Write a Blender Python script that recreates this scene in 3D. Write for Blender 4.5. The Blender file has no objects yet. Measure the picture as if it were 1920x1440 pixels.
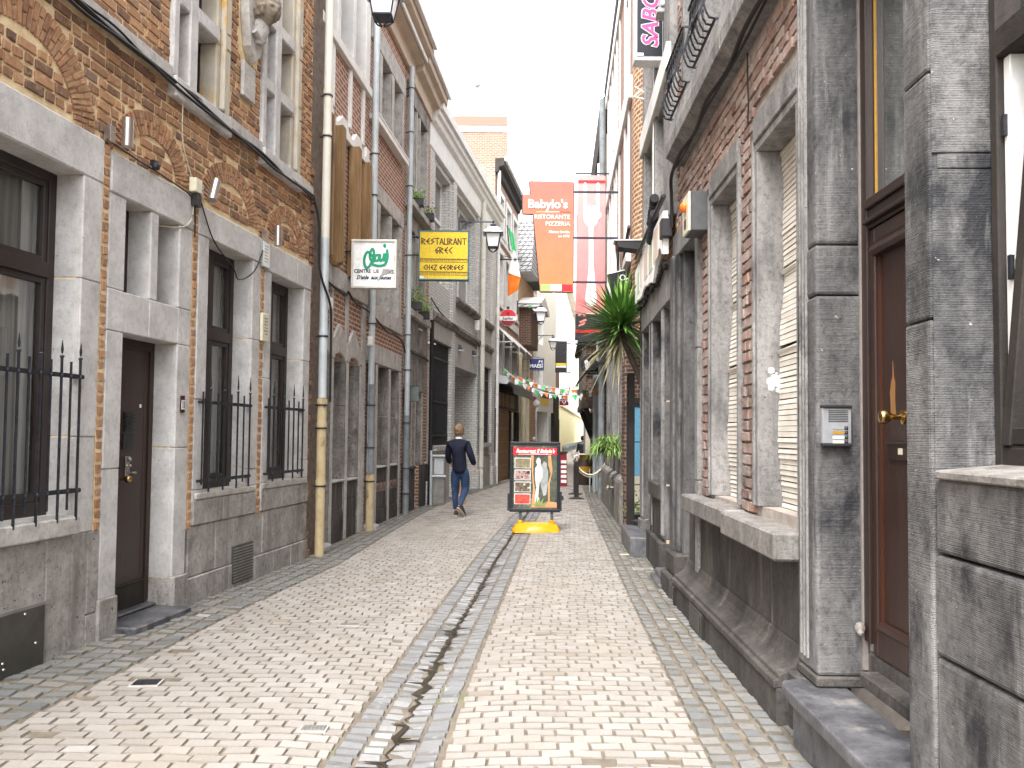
import bpy, bmesh, math, random
from mathutils import Vector, Matrix, noise
C = bpy.context.scene.collection
rad = math.radians
random.seed(11)
rnd = random.random
def rr(a, b): return a + (b - a) * random.random()

# ------------------------------------------------------------------ camera
PITCH, ROLL, EYE, FPX = rad(2.4), rad(.55), 1.6, 1554.
SHIFT = 94 - FPX * math.tan(PITCH)
cd = bpy.data.cameras.new('camera'); cam = bpy.data.objects.new('camera', cd); C.objects.link(cam)
cd.sensor_width = 36; cd.lens = 36 * FPX / 1920; cd.clip_start = .05; cd.clip_end = 2000; cd.shift_y = SHIFT / 1920
CM = Matrix.Translation((0, 0, EYE)) @ Matrix.Rotation(math.pi / 2 + PITCH, 4, 'X') @ Matrix.Rotation(ROLL, 4, 'Z')
cam.matrix_world = CM
S = bpy.context.scene
S.camera = cam
S.render.resolution_x, S.render.resolution_y = 1024, 768
# ------------------------------------------------------------------ light
SUN_EL, SUN_AZ = 58, 200            # azimuth: compass degrees clockwise from +Y
w = bpy.data.worlds.new("World"); S.world = w; w.use_nodes = True
nt = w.node_tree; bg = nt.nodes['Background']
sky = nt.nodes.new('ShaderNodeTexSky'); sky.sky_type = 'NISHITA'; sky.sun_disc = False
sky.sun_elevation = rad(SUN_EL); sky.sun_rotation = rad(SUN_AZ); sky.dust_density = 4; sky.air_density = 1.2
hs = nt.nodes.new('ShaderNodeHueSaturation'); hs.inputs['Saturation'].default_value = .12
hs.inputs['Value'].default_value = 1.35
nt.links.new(sky.outputs[0], hs.inputs['Color']); nt.links.new(hs.outputs[0], bg.inputs[0]); bg.inputs[1].default_value = .15
sl = bpy.data.lights.new('sun', 'SUN'); so = bpy.data.objects.new('sun', sl); C.objects.link(so)
sl.energy = 1.0; sl.angle = rad(35); sl.color = (1, .965, .925)
a, e = rad(SUN_AZ), rad(SUN_EL)
sd = Vector((math.sin(a) * math.cos(e), math.cos(a) * math.cos(e), math.sin(e)))
so.rotation_euler = sd.to_track_quat('Z', 'Y').to_euler()
S.view_settings.view_transform = 'Standard'; S.view_settings.look = 'None'; S.view_settings.gamma = 1
S.view_settings.exposure = 1.88
S.cycles.max_bounces = 7; S.cycles.diffuse_bounces = 5; S.cycles.use_denoising = True

HAZE = 0
# ------------------------------------------------------------------ helpers
def ray(px, py):
    v = Vector(((px - 960) / FPX, -(py - 720 - SHIFT) / FPX, -1))
    return (CM.to_3x3() @ v)
def at(px, py, Y):
    "point of the photograph's pixel at depth Y"
    d = ray(px, py); t = Y / d.y
    return Vector((d.x * t, Y, EYE + d.z * t))
def gz(Y): return -.009 * min(max(0, Y - 16), 29)

def tag(o, label=None, cat=None, group=None, kind=None):
    for k, v in (('label', label), ('category', cat), ('group', group), ('kind', kind)):
        if v: o[k] = v
    return o
def empty(name, loc, rz=0, **kw):
    o = bpy.data.objects.new(name, None); o.location = loc; o.rotation_euler = (0, 0, rz); C.objects.link(o)
    return tag(o, **kw)

class MB:
    def __init__(s, sg=1):
        s.v = []; s.f = []; s.t = []; s.mi = []; s.sg = sg; s.m = 0
    def p(s, u, w_, z): s.v.append((u, s.sg * w_, z)); return len(s.v) - 1
    def face(s, idx, t=0.):
        s.f.append(tuple(idx)); s.t.append(t); s.mi.append(s.m)
    def hexa(s, P, t=0.):
        i = [s.p(*q) for q in P]
        for q in ((0, 3, 2, 1), (4, 5, 6, 7), (0, 1, 5, 4), (1, 2, 6, 5), (2, 3, 7, 6), (3, 0, 4, 7)):
            s.face([i[k] for k in q], t)
    def box(s, u0, u1, w0, w1, z0, z1, t=0.):
        s.hexa([(u0, w0, z0), (u1, w0, z0), (u1, w1, z0), (u0, w1, z0), (u0, w0, z1), (u1, w0, z1), (u1, w1, z1), (u0, w1, z1)], t); return s
    def quad(s, a, b, c, d, t=0.): s.face([s.p(*a), s.p(*b), s.p(*c), s.p(*d)], t); return s
    def prism(s, poly, w0, w1, t=0.):
        "poly in (u,z), extruded along w"
        n = len(poly); A = [s.p(x, w0, z) for x, z in poly]; B = [s.p(x, w1, z) for x, z in poly]
        s.face(A, t); s.face(B[::-1], t)
        for i in range(n): j = (i + 1) % n; s.face([A[j], A[i], B[i], B[j]], t)
        return s
    def prof(s, poly, u0, u1, t=0.):
        "poly in (w,z), extruded along u"
        n = len(poly); A = [s.p(u0, x, z) for x, z in poly]; B = [s.p(u1, x, z) for x, z in poly]
        s.face(A, t); s.face(B[::-1], t)
        for i in range(n): j = (i + 1) % n; s.face([A[j], A[i], B[i], B[j]], t)
        return s
    def plan(s, poly, z0, z1, t=0.):
        n = len(poly); A = [s.p(x, y, z0) for x, y in poly]; B = [s.p(x, y, z1) for x, y in poly]
        s.face(A, t); s.face(B[::-1], t)
        for i in range(n): j = (i + 1) % n; s.face([A[j], A[i], B[i], B[j]], t)
        return s
    def tube(s, pts, r, n=8, t=0., cap=True):
        pts = [Vector(q) for q in pts]; rings = []
        rs = r if isinstance(r, (list, tuple)) else [r] * len(pts)
        for i, q in enumerate(pts):
            d = (pts[min(i + 1, len(pts) - 1)] - pts[max(i - 1, 0)])
            if d.length < 1e-9: d = Vector((0, 0, 1))
            d.normalize(); a_ = Vector((0, 0, 1)) if abs(d.z) < .9 else Vector((1, 0, 0))
            x = d.cross(a_).normalized(); y = d.cross(x)
            rings.append([s.p(*(q + (x * math.cos(2 * math.pi * k / n) + y * math.sin(2 * math.pi * k / n)) * rs[i])) for k in range(n)])
        for A, B in zip(rings, rings[1:]):
            for k in range(n): s.face([A[k], A[(k + 1) % n], B[(k + 1) % n], B[k]], t)
        if cap: s.face(rings[0][::-1], t); s.face(rings[-1], t)
        return s
    def lathe(s, prof, c, n=16, axis='z', t=0.):
        rings = []
        for r, h in prof:
            R = []
            for k in range(n):
                a_ = 2 * math.pi * k / n; x, y = r * math.cos(a_), r * math.sin(a_)
                q = (c[0] + x, c[1] + y, c[2] + h) if axis == 'z' else ((c[0] + x, c[1] + h, c[2] + y) if axis == 'w' else (c[0] + h, c[1] + x, c[2] + y))
                R.append(s.p(*q))
            rings.append(R)
        for A, B in zip(rings, rings[1:]):
            for k in range(n): s.face([A[k], A[(k + 1) % n], B[(k + 1) % n], B[k]], t)
        s.face(rings[0][::-1], t); s.face(rings[-1], t); return s
    def ball(s, c, r, n=12, sq=(1, 1, 1), t=0.):
        m = n // 2
        R = [[s.p(c[0] + sq[0] * r * math.sin(math.pi * i / m) * math.cos(2 * math.pi * k / n), c[1] + sq[1] * r * math.sin(math.pi * i / m) * math.sin(2 * math.pi * k / n), c[2] + sq[2] * r * math.cos(math.pi * i / m)) for k in range(n)] for i in range(m + 1)]
        for A, B in zip(R, R[1:]):
            for k in range(n): s.face([A[k], A[(k + 1) % n], B[(k + 1) % n], B[k]], t)
        return s
    def build(s, name, mats, parent=None, smooth=False, bevel=0, recalc=True, seg=1):
        me = bpy.data.meshes.new(name); me.from_pydata(s.v, [], s.f)
        mats = mats if isinstance(mats, (list, tuple)) else [mats]
        for m_ in mats: me.materials.append(m_)
        if any(s.mi): me.polygons.foreach_set('material_index', s.mi)
        if any(s.t):
            at_ = me.attributes.new('tint', 'FLOAT', 'FACE'); at_.data.foreach_set('value', s.t)
        if recalc:
            bm = bmesh.new(); bm.from_mesh(me)
            if smooth: bmesh.ops.remove_doubles(bm, verts=bm.verts, dist=1e-5)
            bmesh.ops.recalc_face_normals(bm, faces=bm.faces); bm.to_mesh(me); bm.free()
        if smooth:
            me.polygons.foreach_set('use_smooth', [True] * len(me.polygons))
            try: me.set_sharp_from_angle(angle=rad(40))
            except Exception: pass
        o = bpy.data.objects.new(name, me); C.objects.link(o)
        if parent: o.parent = parent
        if bevel:
            b = o.modifiers.new('bevel', 'BEVEL'); b.width = bevel; b.segments = seg; b.limit_method = 'ANGLE'; b.angle_limit = rad(40)
        return o

# ------------------------------------------------------------------ materials
def _mat(name, rough=.8, spec=.3, metal=0.):
    m = bpy.data.materials.new(name); m.use_nodes = True; n = m.node_tree; b = n.nodes['Principled BSDF']
    b.inputs['Roughness'].default_value = rough; b.inputs['Specular IOR Level'].default_value = spec; b.inputs['Metallic'].default_value = metal
    return m, n, b
def N(n, t, ins=None, **pr):
    x = n.nodes.new(t)
    for k, v in pr.items(): setattr(x, k, v)
    for k, v in (ins or {}).items():
        if hasattr(v, 'is_linked') or isinstance(v, bpy.types.NodeSocket): n.links.new(v, x.inputs[k])
        else: x.inputs[k].default_value = v
    return x
def c4(c): return (c[0], c[1], c[2], 1) if len(c) == 3 else c
def ramp(n, fac, stops):
    r = n.nodes.new('ShaderNodeValToRGB'); n.links.new(fac, r.inputs[0]); e_ = r.color_ramp.elements
    while len(e_) < len(stops): e_.new(.5)
    for q, (p_, c_) in zip(e_, stops): q.position = p_; q.color = c4(c_)
    return r.outputs[0]
def coords(n, st=(1, 1, 1)):
    tc = n.nodes.new('ShaderNodeTexCoord')
    mp = N(n, 'ShaderNodeMapping', {'Vector': tc.outputs['Object'], 'Scale': st}); return mp.outputs[0]
def mixc(n, fac, a_, b_, mode='MIX'):
    x = n.nodes.new('ShaderNodeMix'); x.data_type = 'RGBA'; x.blend_type = mode
    for s_, v in ((x.inputs[0], fac), (x.inputs[6], a_), (x.inputs[7], b_)):
        if isinstance(v, bpy.types.NodeSocket): n.links.new(v, s_)
        else: s_.default_value = v if isinstance(v, (int, float)) else c4(v)
    return x.outputs[2]
def fnoise(n, sc, st=(1, 1, 1), det=5, ro=.6):
    return N(n, 'ShaderNodeTexNoise', {'Vector': coords(n, st), 'Scale': sc, 'Detail': det, 'Roughness': ro}).outputs['Fac']
def bumpn(n, b, h, st, dist=.01, nrm=None):
    ins = {'Strength': st, 'Distance': dist, 'Height': h}
    if nrm is not None: ins['Normal'] = nrm
    x = N(n, 'ShaderNodeBump', ins); n.links.new(x.outputs[0], b.inputs['Normal']); return x.outputs[0]
def surf(name, c1, c2, sc=5, st=(1, 1, 1), rough=.8, spec=.3, metal=0., bump=.3, bsc=60, blot=None, speck=None, comb=0, combs=.5, bst=(1, 1, 1), drip=None, mott=0):
    m, n, b = _mat(name, rough, spec, metal)
    col = ramp(n, fnoise(n, sc, st), [(.3, c1), (.7, c2)])
    if mott: col = mixc(n, mott, col, ramp(n, fnoise(n, 24, (1, 1, .8), 9, .75), [(.36, (.35, .34, .34)), (.5, (.85, .85, .85)), (.66, (1.0, 1.0, 1.0))]), 'MULTIPLY')
    if blot:      # (colour, threshold, scale)
        f = ramp(n, fnoise(n, blot[2], (1, 1, .6), 8, .7), [(blot[1], (0, 0, 0)), (blot[1] + .12, (1, 1, 1))]); col = mixc(n, f, col, blot[0])
    if drip:      # vertical weathering runs
        f = ramp(n, fnoise(n, drip[2], (1, 1, .12), 6, .65), [(drip[1], (0, 0, 0)), (drip[1] + .2, (1, 1, 1))]); col = mixc(n, f, col, drip[0])
    if speck:
        f = ramp(n, fnoise(n, speck[2], (1, 1, 1), 3, .8), [(speck[1], (0, 0, 0)), (speck[1] + .05, (1, 1, 1))]); col = mixc(n, f, col, speck[0])
    n.links.new(col, b.inputs['Base Color'])
    nrm = None
    if bump: nrm = bumpn(n, b, fnoise(n, bsc, bst, 4, .7), bump, .008)
    if comb:
        wv = N(n, 'ShaderNodeTexWave', {'Vector': coords(n, (0.02, 0.02, 1)), 'Scale': comb, 'Distortion': 6, 'Detail': 3, 'Detail Scale': 2.5}, wave_type='BANDS', bands_direction='Z')
        bumpn(n, b, wv.outputs['Fac'], combs, .006, nrm)
    return m
def tinted(name, stops, sc=30, amt=.35, rough=.85, bump=.5, bsc=70, spec=.25, dirt=None, dsc=1.5):
    m, n, b = _mat(name, rough, spec)
    at_ = N(n, 'ShaderNodeAttribute', attribute_name='tint')
    col = ramp(n, at_.outputs['Fac'], stops)
    f = fnoise(n, sc, (1, 1, 1), 6, .7)
    col = mixc(n, amt, col, ramp(n, f, [(.25, (.25, .25, .25)), (.75, (1, 1, 1))]), 'MULTIPLY')
    if dirt:
        f2 = ramp(n, fnoise(n, dsc, (1, 1, 1), 7, .65), [(dirt[1], (0, 0, 0)), (dirt[1] + .2, (dirt[2],) * 3)]); col = mixc(n, f2, col, dirt[0])
    n.links.new(col, b.inputs['Base Color']); bumpn(n, b, fnoise(n, bsc, (1, 1, 1), 5, .7), bump, .008)
    return m
def bricktex(name, c1, c2, mo, bw=.21, bh=.073, ms=.012, rough=.9, bump=.6, blot=None, offs=.5, planar=False):
    m, n, b = _mat(name, rough, .2)
    tc = n.nodes.new('ShaderNodeTexCoord'); sp = N(n, 'ShaderNodeSeparateXYZ', {0: tc.outputs['Object']})
    if planar: cb = N(n, 'ShaderNodeCombineXYZ', {'X': sp.outputs['X'], 'Y': sp.outputs['Y']})
    else:
        ad = N(n, 'ShaderNodeMath', {0: sp.outputs['X'], 1: sp.outputs['Y']}, operation='ADD')
        cb = N(n, 'ShaderNodeCombineXYZ', {'X': ad.outputs[0], 'Y': sp.outputs['Z']})
    nz = N(n, 'ShaderNodeTexNoise', {'Vector': cb.outputs[0], 'Scale': 9., 'Detail': 2}); 
    v = N(n, 'ShaderNodeVectorMath', {0: cb.outputs[0]}, operation='ADD')
    sc = N(n, 'ShaderNodeVectorMath', {0: nz.outputs['Color'], 'Scale': .012}, operation='SCALE'); n.links.new(sc.outputs[0], v.inputs[1])
    bt = N(n, 'ShaderNodeTexBrick', {'Vector': v.outputs[0], 'Color1': c4(c1), 'Color2': c4(c2), 'Mortar': c4(mo), 'Scale': 1., 'Mortar Size': ms, 'Mortar Smooth': .3, 'Bias': 0., 'Brick Width': bw, 'Row Height': bh}, offset=offs)
    col = mixc(n, .5, bt.outputs['Color'], ramp(n, fnoise(n, 14, (1, 1, 1), 6, .7), [(.3, (.35, .33, .33)), (.7, (1, 1, 1))]), 'MULTIPLY')
    if blot:
        f = ramp(n, fnoise(n, blot[2], (1, 1, .6), 7, .65), [(blot[1], (0, 0, 0)), (blot[1] + .15, (.8, .8, .8))]); col = mixc(n, f, col, blot[0])
    n.links.new(col, b.inputs['Base Color'])
    inv = N(n, 'ShaderNodeMath', {0: 1., 1: bt.outputs['Fac']}, operation='SUBTRACT')
    nr = bumpn(n, b, inv.outputs[0], bump, .015); bumpn(n, b, fnoise(n, 55, (1, 1, 1), 5, .7), .35, .006, nr)
    return m
def flat(name, c, rough=.5, spec=.4, metal=0., emit=0):
    m, n, b = _mat(name, rough, spec, metal)
    col = ramp(n, fnoise(n, 18, (1, 1, 1), 5), [(.3, [x * .82 for x in c]), (.7, [min(1, x * 1.08) for x in c])])
    n.links.new(col, b.inputs['Base Color'])
    if emit: n.links.new(col, b.inputs['Emission Color']); b.inputs['Emission Strength'].default_value = emit
    return m
def glassmat(name, fac=.25, rough=.02, tint=(1, 1, 1)):
    m = bpy.data.materials.new(name); m.use_nodes = True; n = m.node_tree; n.nodes.clear()
    o = n.nodes.new('ShaderNodeOutputMaterial'); g = N(n, 'ShaderNodeBsdfGlossy', {'Roughness': rough, 'Color': (.9, .9, .9, 1)}); t = N(n, 'ShaderNodeBsdfTransparent', {'Color': c4(tint)})
    lw = N(n, 'ShaderNodeLayerWeight', {'Blend': .35}); mr = N(n, 'ShaderNodeMapRange', {'Value': lw.outputs['Fresnel'], 3: fac * .45, 4: min(1, fac * 2.2)})
    x = N(n, 'ShaderNodeMixShader', {0: mr.outputs[0], 1: t.outputs[0], 2: g.outputs[0]}); n.links.new(x.outputs[0], o.inputs[0]); return m

M = {}
M['lime'] = surf('limestone', (.43, .415, .405), (.64, .625, .615), 3.5, bump=.5, bsc=45, blot=((.17, .17, .185), .61, 2.2), speck=((.09, .09, .10), .69, 20), comb=40, combs=.08, mott=.38)
M['lime_low'] = surf('weathered_limestone', (.18, .165, .15), (.38, .355, .33), 4, bump=.9, bsc=38, blot=((.07, .065, .06), .53, 1.8), speck=((.04, .04, .04), .63, 16), drip=((.10, .09, .08), .50, 5), mott=.8)
M['lime_mid'] = surf('grey_limestone', (.25, .232, .215), (.44, .415, .39), 4, bump=.9, bsc=38, blot=((.12, .11, .10), .56, 1.8), speck=((.06, .06, .06), .65, 16), drip=((.17, .155, .14), .53, 5), mott=.7)
M['reveal'] = surf('limestone_reveal', (.17, .165, .165), (.33, .32, .315), 3, bump=.4, bsc=40, blot=((.08, .08, .09), .54, 2.4), comb=40, combs=.1)
M['blue'] = surf('bluestone', (.068, .066, .068), (.19, .184, .182), 4, (1, 1, .35), rough=.72, bump=1., bsc=38, blot=((.022, .022, .025), .50, 1.7), speck=((.45, .43, .41), .70, 24), comb=48, combs=.35, drip=((.27, .26, .255), .57, 6), mott=.7)
M['blue_light'] = surf('bluestone_face', (.16, .155, .15), (.35, .335, .325), 4, (1, 1, .3), rough=.8, bump=.9, bsc=42, blot=((.07, .068, .07), .55, 1.6), speck=((.05, .05, .05), .66, 26), comb=55, combs=.15, drip=((.10, .098, .098), .55, 8), mott=.7)
M['blue_low'] = surf('bluestone_plinth', (.036, .033, .031), (.105, .094, .086), 4, (1, 1, .3), bump=.9, bsc=36, blot=((.025, .023, .022), .54, 2), speck=((.28, .26, .24), .71, 26), drip=((.20, .18, .16), .58, 6), mott=.7)
M['sill'] = surf('sill_stone', (.36, .34, .32), (.56, .54, .51), 5, bump=.5, bsc=50, blot=((.20, .18, .16), .57, 4), speck=((.1, .09, .08), .68, 20), mott=.5)
M['sill_r'] = surf('brown_sill_stone', (.15, .14, .13), (.29, .27, .25), 5, (1, 1, .4), bump=.8, bsc=50, blot=((.11, .10, .09), .56, 4), speck=((.06, .05, .05), .66, 22), mott=.7)
M['step'] = surf('step_stone', (.045, .045, .05), (.15, .15, .16), 6, rough=.42, spec=.5, bump=.6, bsc=60, blot=((.28, .26, .24), .60, 3), speck=((.45, .45, .45), .72, 34), mott=.6)
M['brickL'] = tinted('old_brick', [(0, (.17, .10, .075)), (.3, (.31, .165, .10)), (.55, (.42, .225, .13)), (.8, (.52, .29, .16)), (1, (.25, .175, .15))], 26, .45, bump=1.0, bsc=40, dirt=((.56, .42, .27), .53, .6), dsc=16)
M['mortarL'] = surf('yellow_mortar', (.60, .44, .24), (.84, .68, .44), 12, bump=1.0, bsc=45, blot=((.24, .18, .12), .60, 2))
M['mortarD'] = surf('dark_mortar', (.10, .075, .06), (.2, .16, .13), 12, bump=1.0, bsc=50)
M['brickR'] = tinted('weathered_brick', [(0, (.16, .10, .085)), (.3, (.28, .17, .14)), (.6, (.36, .23, .185)), (.85, (.44, .32, .27)), (1, (.44, .22, .14))], 22, .6, bump=1.0, bsc=34, dirt=((.38, .34, .315), .44, .75), dsc=6)
M['mortarR'] = surf('grey_mortar', (.28, .24, .21), (.45, .40, .36), 12, bump=.8, bsc=50)
M['brick_tex'] = bricktex('red_brick', (.38, .185, .13), (.27, .125, .09), (.62, .53, .44), blot=((.12, .08, .07), .6, 1.2))
M['brick_dark'] = bricktex('sooty_brick', (.17, .085, .06), (.10, .055, .045), (.30, .24, .2), blot=((.05, .04, .035), .55, 1.3))
M['brick_pink'] = bricktex('pale_brick', (.40, .22, .165), (.31, .165, .12), (.48, .38, .32))
M['brick_orange'] = bricktex('yellow_jointed_brick', (.28, .14, .085), (.40, .21, .10), (.68, .54, .38), .2, .08, .016)
M['brick_white'] = bricktex('painted_brick', (.74, .73, .70), (.66, .65, .62), (.46, .45, .43), blot=((.28, .27, .25), .6, 1.5), bump=.8)
M['tile'] = bricktex('slate_tiles', (.55, .55, .56), (.45, .45, .46), (.1, .1, .1), .25, .22, .03)
M['white'] = surf('white_paint', (.62, .61, .59), (.76, .75, .73), 6, rough=.55, bump=.2, blot=((.45, .43, .40), .66, 3))
M['whitewall'] = surf('white_render', (.84, .83, .80), (.90, .89, .87), 2, bump=.2, blot=((.6, .57, .5), .62, 1))
M['yellowwall'] = surf('yellow_render', (.82, .72, .36), (.88, .82, .54), 1.2, (1, 1, .2), bump=.2, blot=((.45, .36, .18), .60, 1.5), drip=((.38, .30, .16), .60, 1.2))
M['cream'] = surf('cream_render', (.60, .53, .42), (.70, .65, .55), 2, bump=.2)
M['grey_render'] = surf('grey_render', (.33, .31, .29), (.44, .42, .40), 2, bump=.3, drip=((.25, .23, .21), .55, 3))
M['beige'] = surf('beige_soffit', (.42, .34, .26), (.52, .43, .34), 3, bump=.2, blot=((.3, .24, .18), .6, 3))
M['door'] = surf('brown_door_paint', (.026, .013, .010), (.042, .021, .016), 3, (6, 6, .5), rough=.32, spec=.5, bump=.25, bsc=30, bst=(5, 5, .4), speck=((.2, .14, .1), .80, 24))
M['door_frame'] = surf('dark_varnish', (.018, .010, .008), (.032, .017, .013), 4, (4, 4, .5), rough=.4, spec=.5, bump=.2)
M['bare'] = surf('bare_wood', (.22, .10, .035), (.30, .15, .05), 5, (5, 5, .5), bump=.2)
M['oak'] = surf('stained_boards', (.17, .095, .04), (.29, .18, .085), 5, (3, 3, .35), rough=.6, bump=.6, bsc=22, bst=(4, 4, .3), blot=((.08, .045, .02), .58, 1.8), speck=((.42, .29, .15), .70, 15))
M['frame'] = surf('plum_window_frame', (.016, .010, .010), (.030, .019, .018), 4, rough=.4, spec=.5, bump=.1)
M['timber'] = surf('black_timber', (.014, .012, .011), (.040, .033, .028), 5, (1, 1, .4), rough=.7, bump=.5, bsc=30)
M['iron'] = surf('black_iron', (.012, .013, .018), (.04, .042, .05), 20, rough=.42, spec=.5, metal=.4, bump=.4, bsc=80)
M['steel'] = surf('brushed_steel', (.36, .33, .31), (.5, .46, .43), 3, (40, 40, 1), rough=.32, metal=.9, bump=0)
M['zinc'] = surf('zinc_pipe', (.38, .42, .44), (.52, .56, .58), 4, rough=.5, metal=.15, bump=.15, blot=((.28, .3, .3), .62, 4))
M['cream_pipe'] = surf('cream_pipe', (.55, .53, .46), (.64, .62, .56), 4, rough=.5, bump=.1, blot=((.38, .35, .27), .62, 4))
M['rust_pipe'] = surf('peeling_pipe', (.40, .31, .17), (.52, .42, .26), 6, rough=.75, bump=.6, blot=((.17, .12, .07), .54, 5), speck=((.05, .045, .04), .68, 14))
M['grey_pipe'] = surf('dark_pipe', (.13, .145, .15), (.23, .25, .26), 5, rough=.6, bump=.3, blot=((.1, .08, .06), .6, 4))
M['cable'] = flat('black_cable', (.014, .014, .015), .5)
M['cable_w'] = flat('white_cable', (.5, .46, .38), .6)
M['glass'] = glassmat('window_glass', .3)
M['glass_g'] = glassmat('green_glass', .35, .03, (.75, .9, .85))
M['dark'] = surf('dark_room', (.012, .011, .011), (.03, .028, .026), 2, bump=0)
M['pane_far'] = surf('distant_pane', (.05, .052, .055), (.13, .135, .14), 1.3, rough=.12, spec=.7, bump=0)
M['pane_grey'] = surf('curtained_pane', (.13, .13, .128), (.24, .24, .235), .8, (1, 1, .5), rough=.15, spec=.7, bump=0)
M['curtain'] = surf('net_curtain', (.26, .26, .25), (.44, .44, .425), 3, (14, 14, .3), rough=.9, bump=.3, bsc=12, bst=(8, 8, .2))
M['slats'] = surf('shutter_slats', (.58, .53, .46), (.72, .68, .62), 6, rough=.6, bump=.15, blot=((.33, .25, .16), .66, 5))
M['grille'] = surf('hatch_metal', (.05, .048, .042), (.09, .085, .075), 4, rough=.45, metal=.3, bump=.15, speck=((.4, .4, .38), .77, 20))
M['hatch_frame'] = surf('hatch_frame', (.2, .195, .18), (.3, .29, .27), 8, rough=.5, metal=.5)
M['brass'] = flat('brass', (.45, .30, .11), .25, .5, 1.)
M['sand'] = tinted('sand_pavers', [(0, (.215, .188, .16)), (.012, (.215, .188, .16)), (.02, (.275, .25, .222)), (.4, (.305, .28, .254)), (.75, (.335, .312, .287)), (.93, (.365, .345, .322)), (1, (.27, .232, .19))], 60, .3, rough=.62, spec=.45, bump=.6, bsc=120, dirt=((.27, .225, .175), .54, .55), dsc=.9)
M['sett'] = tinted('stone_setts', [(0, (.125, .117, .10)), (.012, (.125, .117, .10)), (.02, (.15, .155, .16)), (.25, (.185, .19, .19)), (.5, (.22, .217, .21)), (.75, (.25, .235, .215)), (.93, (.29, .275, .25)), (1, (.8, .8, .8))], 40, .45, rough=.7, bump=.9, bsc=60, dirt=((.26, .245, .19), .60, .5), dsc=2.5)
M['gutter'] = tinted('gutter_setts', [(0, (.13, .125, .12)), (.012, (.13, .125, .12)), (.02, (.19, .193, .2)), (.35, (.22, .222, .226)), (.6, (.25, .248, .246)), (.8, (.29, .287, .285)), (1, (.36, .36, .362))], 34, .3, rough=.5, bump=.7, bsc=60, dirt=((.55, .55, .56), .60, .7), dsc=7)
M['joint'] = surf('joint_dirt', (.10, .083, .065), (.20, .168, .13), 8, bump=.8, bsc=60, blot=((.13, .15, .06), .58, 1.3))
M['water'] = surf('gutter_water', (.014, .011, .008), (.05, .04, .03), 8, rough=.12, spec=.8, bump=.3, bsc=30)
M['moss'] = surf('moss', (.09, .12, .03), (.24, .25, .10), 20, bump=1., bsc=60)
M['farroad'] = bricktex('distant_paving', (.36, .33, .295), (.31, .28, .25), (.2, .17, .145), .2, .11, .012, planar=True)
M['leafL'] = surf('yucca_leaf', (.05, .13, .03), (.15, .29, .06), 3, (1, 1, .4), rough=.4, spec=.45, bump=.1)
M['leafY'] = surf('young_yucca_leaf', (.15, .32, .05), (.28, .46, .09), 3, rough=.4, spec=.45, bump=.1)
M['leafD'] = surf('dry_leaf', (.16, .15, .08), (.30, .27, .16), 3, rough=.6, bump=.1)
M['fern'] = surf('fern_green', (.13, .20, .05), (.26, .34, .12), 6, rough=.6, bump=.1)
M['trunk'] = surf('trunk_bark', (.045, .035, .028), (.1, .08, .06), 8, bump=1., bsc=25)
M['lampglass'] = flat('frosted_glass', (.86, .87, .88), .35)
M['lamptop'] = flat('lamp_hood_paint', (.46, .46, .50), .5)
M['lampiron'] = flat('lamp_iron', (.03, .032, .05), .45)
for k_, c_ in {'s_white': (.82, .82, .81), 's_yellow': (.80, .56, .02), 's_green': (.0, .28, .14), 's_ink': (.02, .03, .05), 's_maroon': (.06, .012, .01), 's_navy': (.02, .03, .14), 's_red': (.62, .02, .03), 's_deepred': (.22, .005, .015), 's_pink': (.75, .08, .28), 's_black': (.012, .014, .02), 's_coral': (.55, .15, .11), 's_salmon': (.78, .24, .22), 's_charcoal': (.028, .026, .029), 's_blue': (.03, .14, .22), 's_orange': (.80, .18, .015), 's_flaggreen': (.08, .55, .20), 's_cardboard': (.42, .24, .10), 's_doorblue': (.16, .42, .62), 's_gold': (.42, .22, .02), 's_barrel': (.04, .028, .02), 's_cream': (.66, .62, .48), 's_grey': (.30, .31, .32), 's_shadow': (.25, .22, .2), 's_lightgrey': (.5, .52, .54), 's_lime': (.35, .65, .18)}.items():
    M[k_] = flat(k_[2:] + '_paint', c_, .45)

# ------------------------------------------------------------------ ground and paving
def lin(P, y):
    if y <= P[0][0]: a_, b_ = P[0], P[1]
    elif y >= P[-1][0]: a_, b_ = P[-2], P[-1]
    else:
        for a_, b_ in zip(P, P[1:]):
            if a_[0] <= y <= b_[0]: break
    return a_[1] + (b_[1] - a_[1]) * (y - a_[0]) / (b_[0] - a_[0])
WL = [(2, -3.72), (5.8, -3.23), (10.6, -2.62), (19.1, -2.03), (29, -.66), (44, 1.6), (60, 3.0)]
WR = [(2, 1.58), (8, 1.71), (11.5, 1.88), (15.2, 2.07), (21.3, 2.43), (33, 3.05), (60, 5)]
BL = [(4.4, -2.70), (5.5, -2.58), (7.6, -2.40), (10.1, -2.08), (14, -1.9), (19.1, -1.62), (29, -.25), (44, 1.9)]
BR = [(4, .99), (6, 1.08), (8.2, 1.18), (11.7, 1.38), (17.3, 1.68), (25, 2.2), (34, 2.8)]
GL = [(4, -.90), (6, -.77), (8, -.64), (11, -.44), (15, -.10), (22, .55), (34, 1.65)]
GR = [(4, -.345), (5.3, -.28), (6.7, -.18), (11.1, .13), (15, .42), (22, 1.0), (34, 2.05)]
def dip(x, y):
    a_, b_ = lin(GL, y), lin(GR, y); c_ = (a_ + b_) / 2; h = (b_ - a_) / 2 + .35; t = abs(x - c_) / h
    return -.035 * max(0, 1 - t) ** 1.2
def gh(x, y): return gz(y) + dip(x, y)
g = MB()
ys = [-3, 0, 2, 3] + [4 + i * .5 for i in range(64)] + [38, 42, 45, 60, 90, 140, 220, 400, 900]
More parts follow.
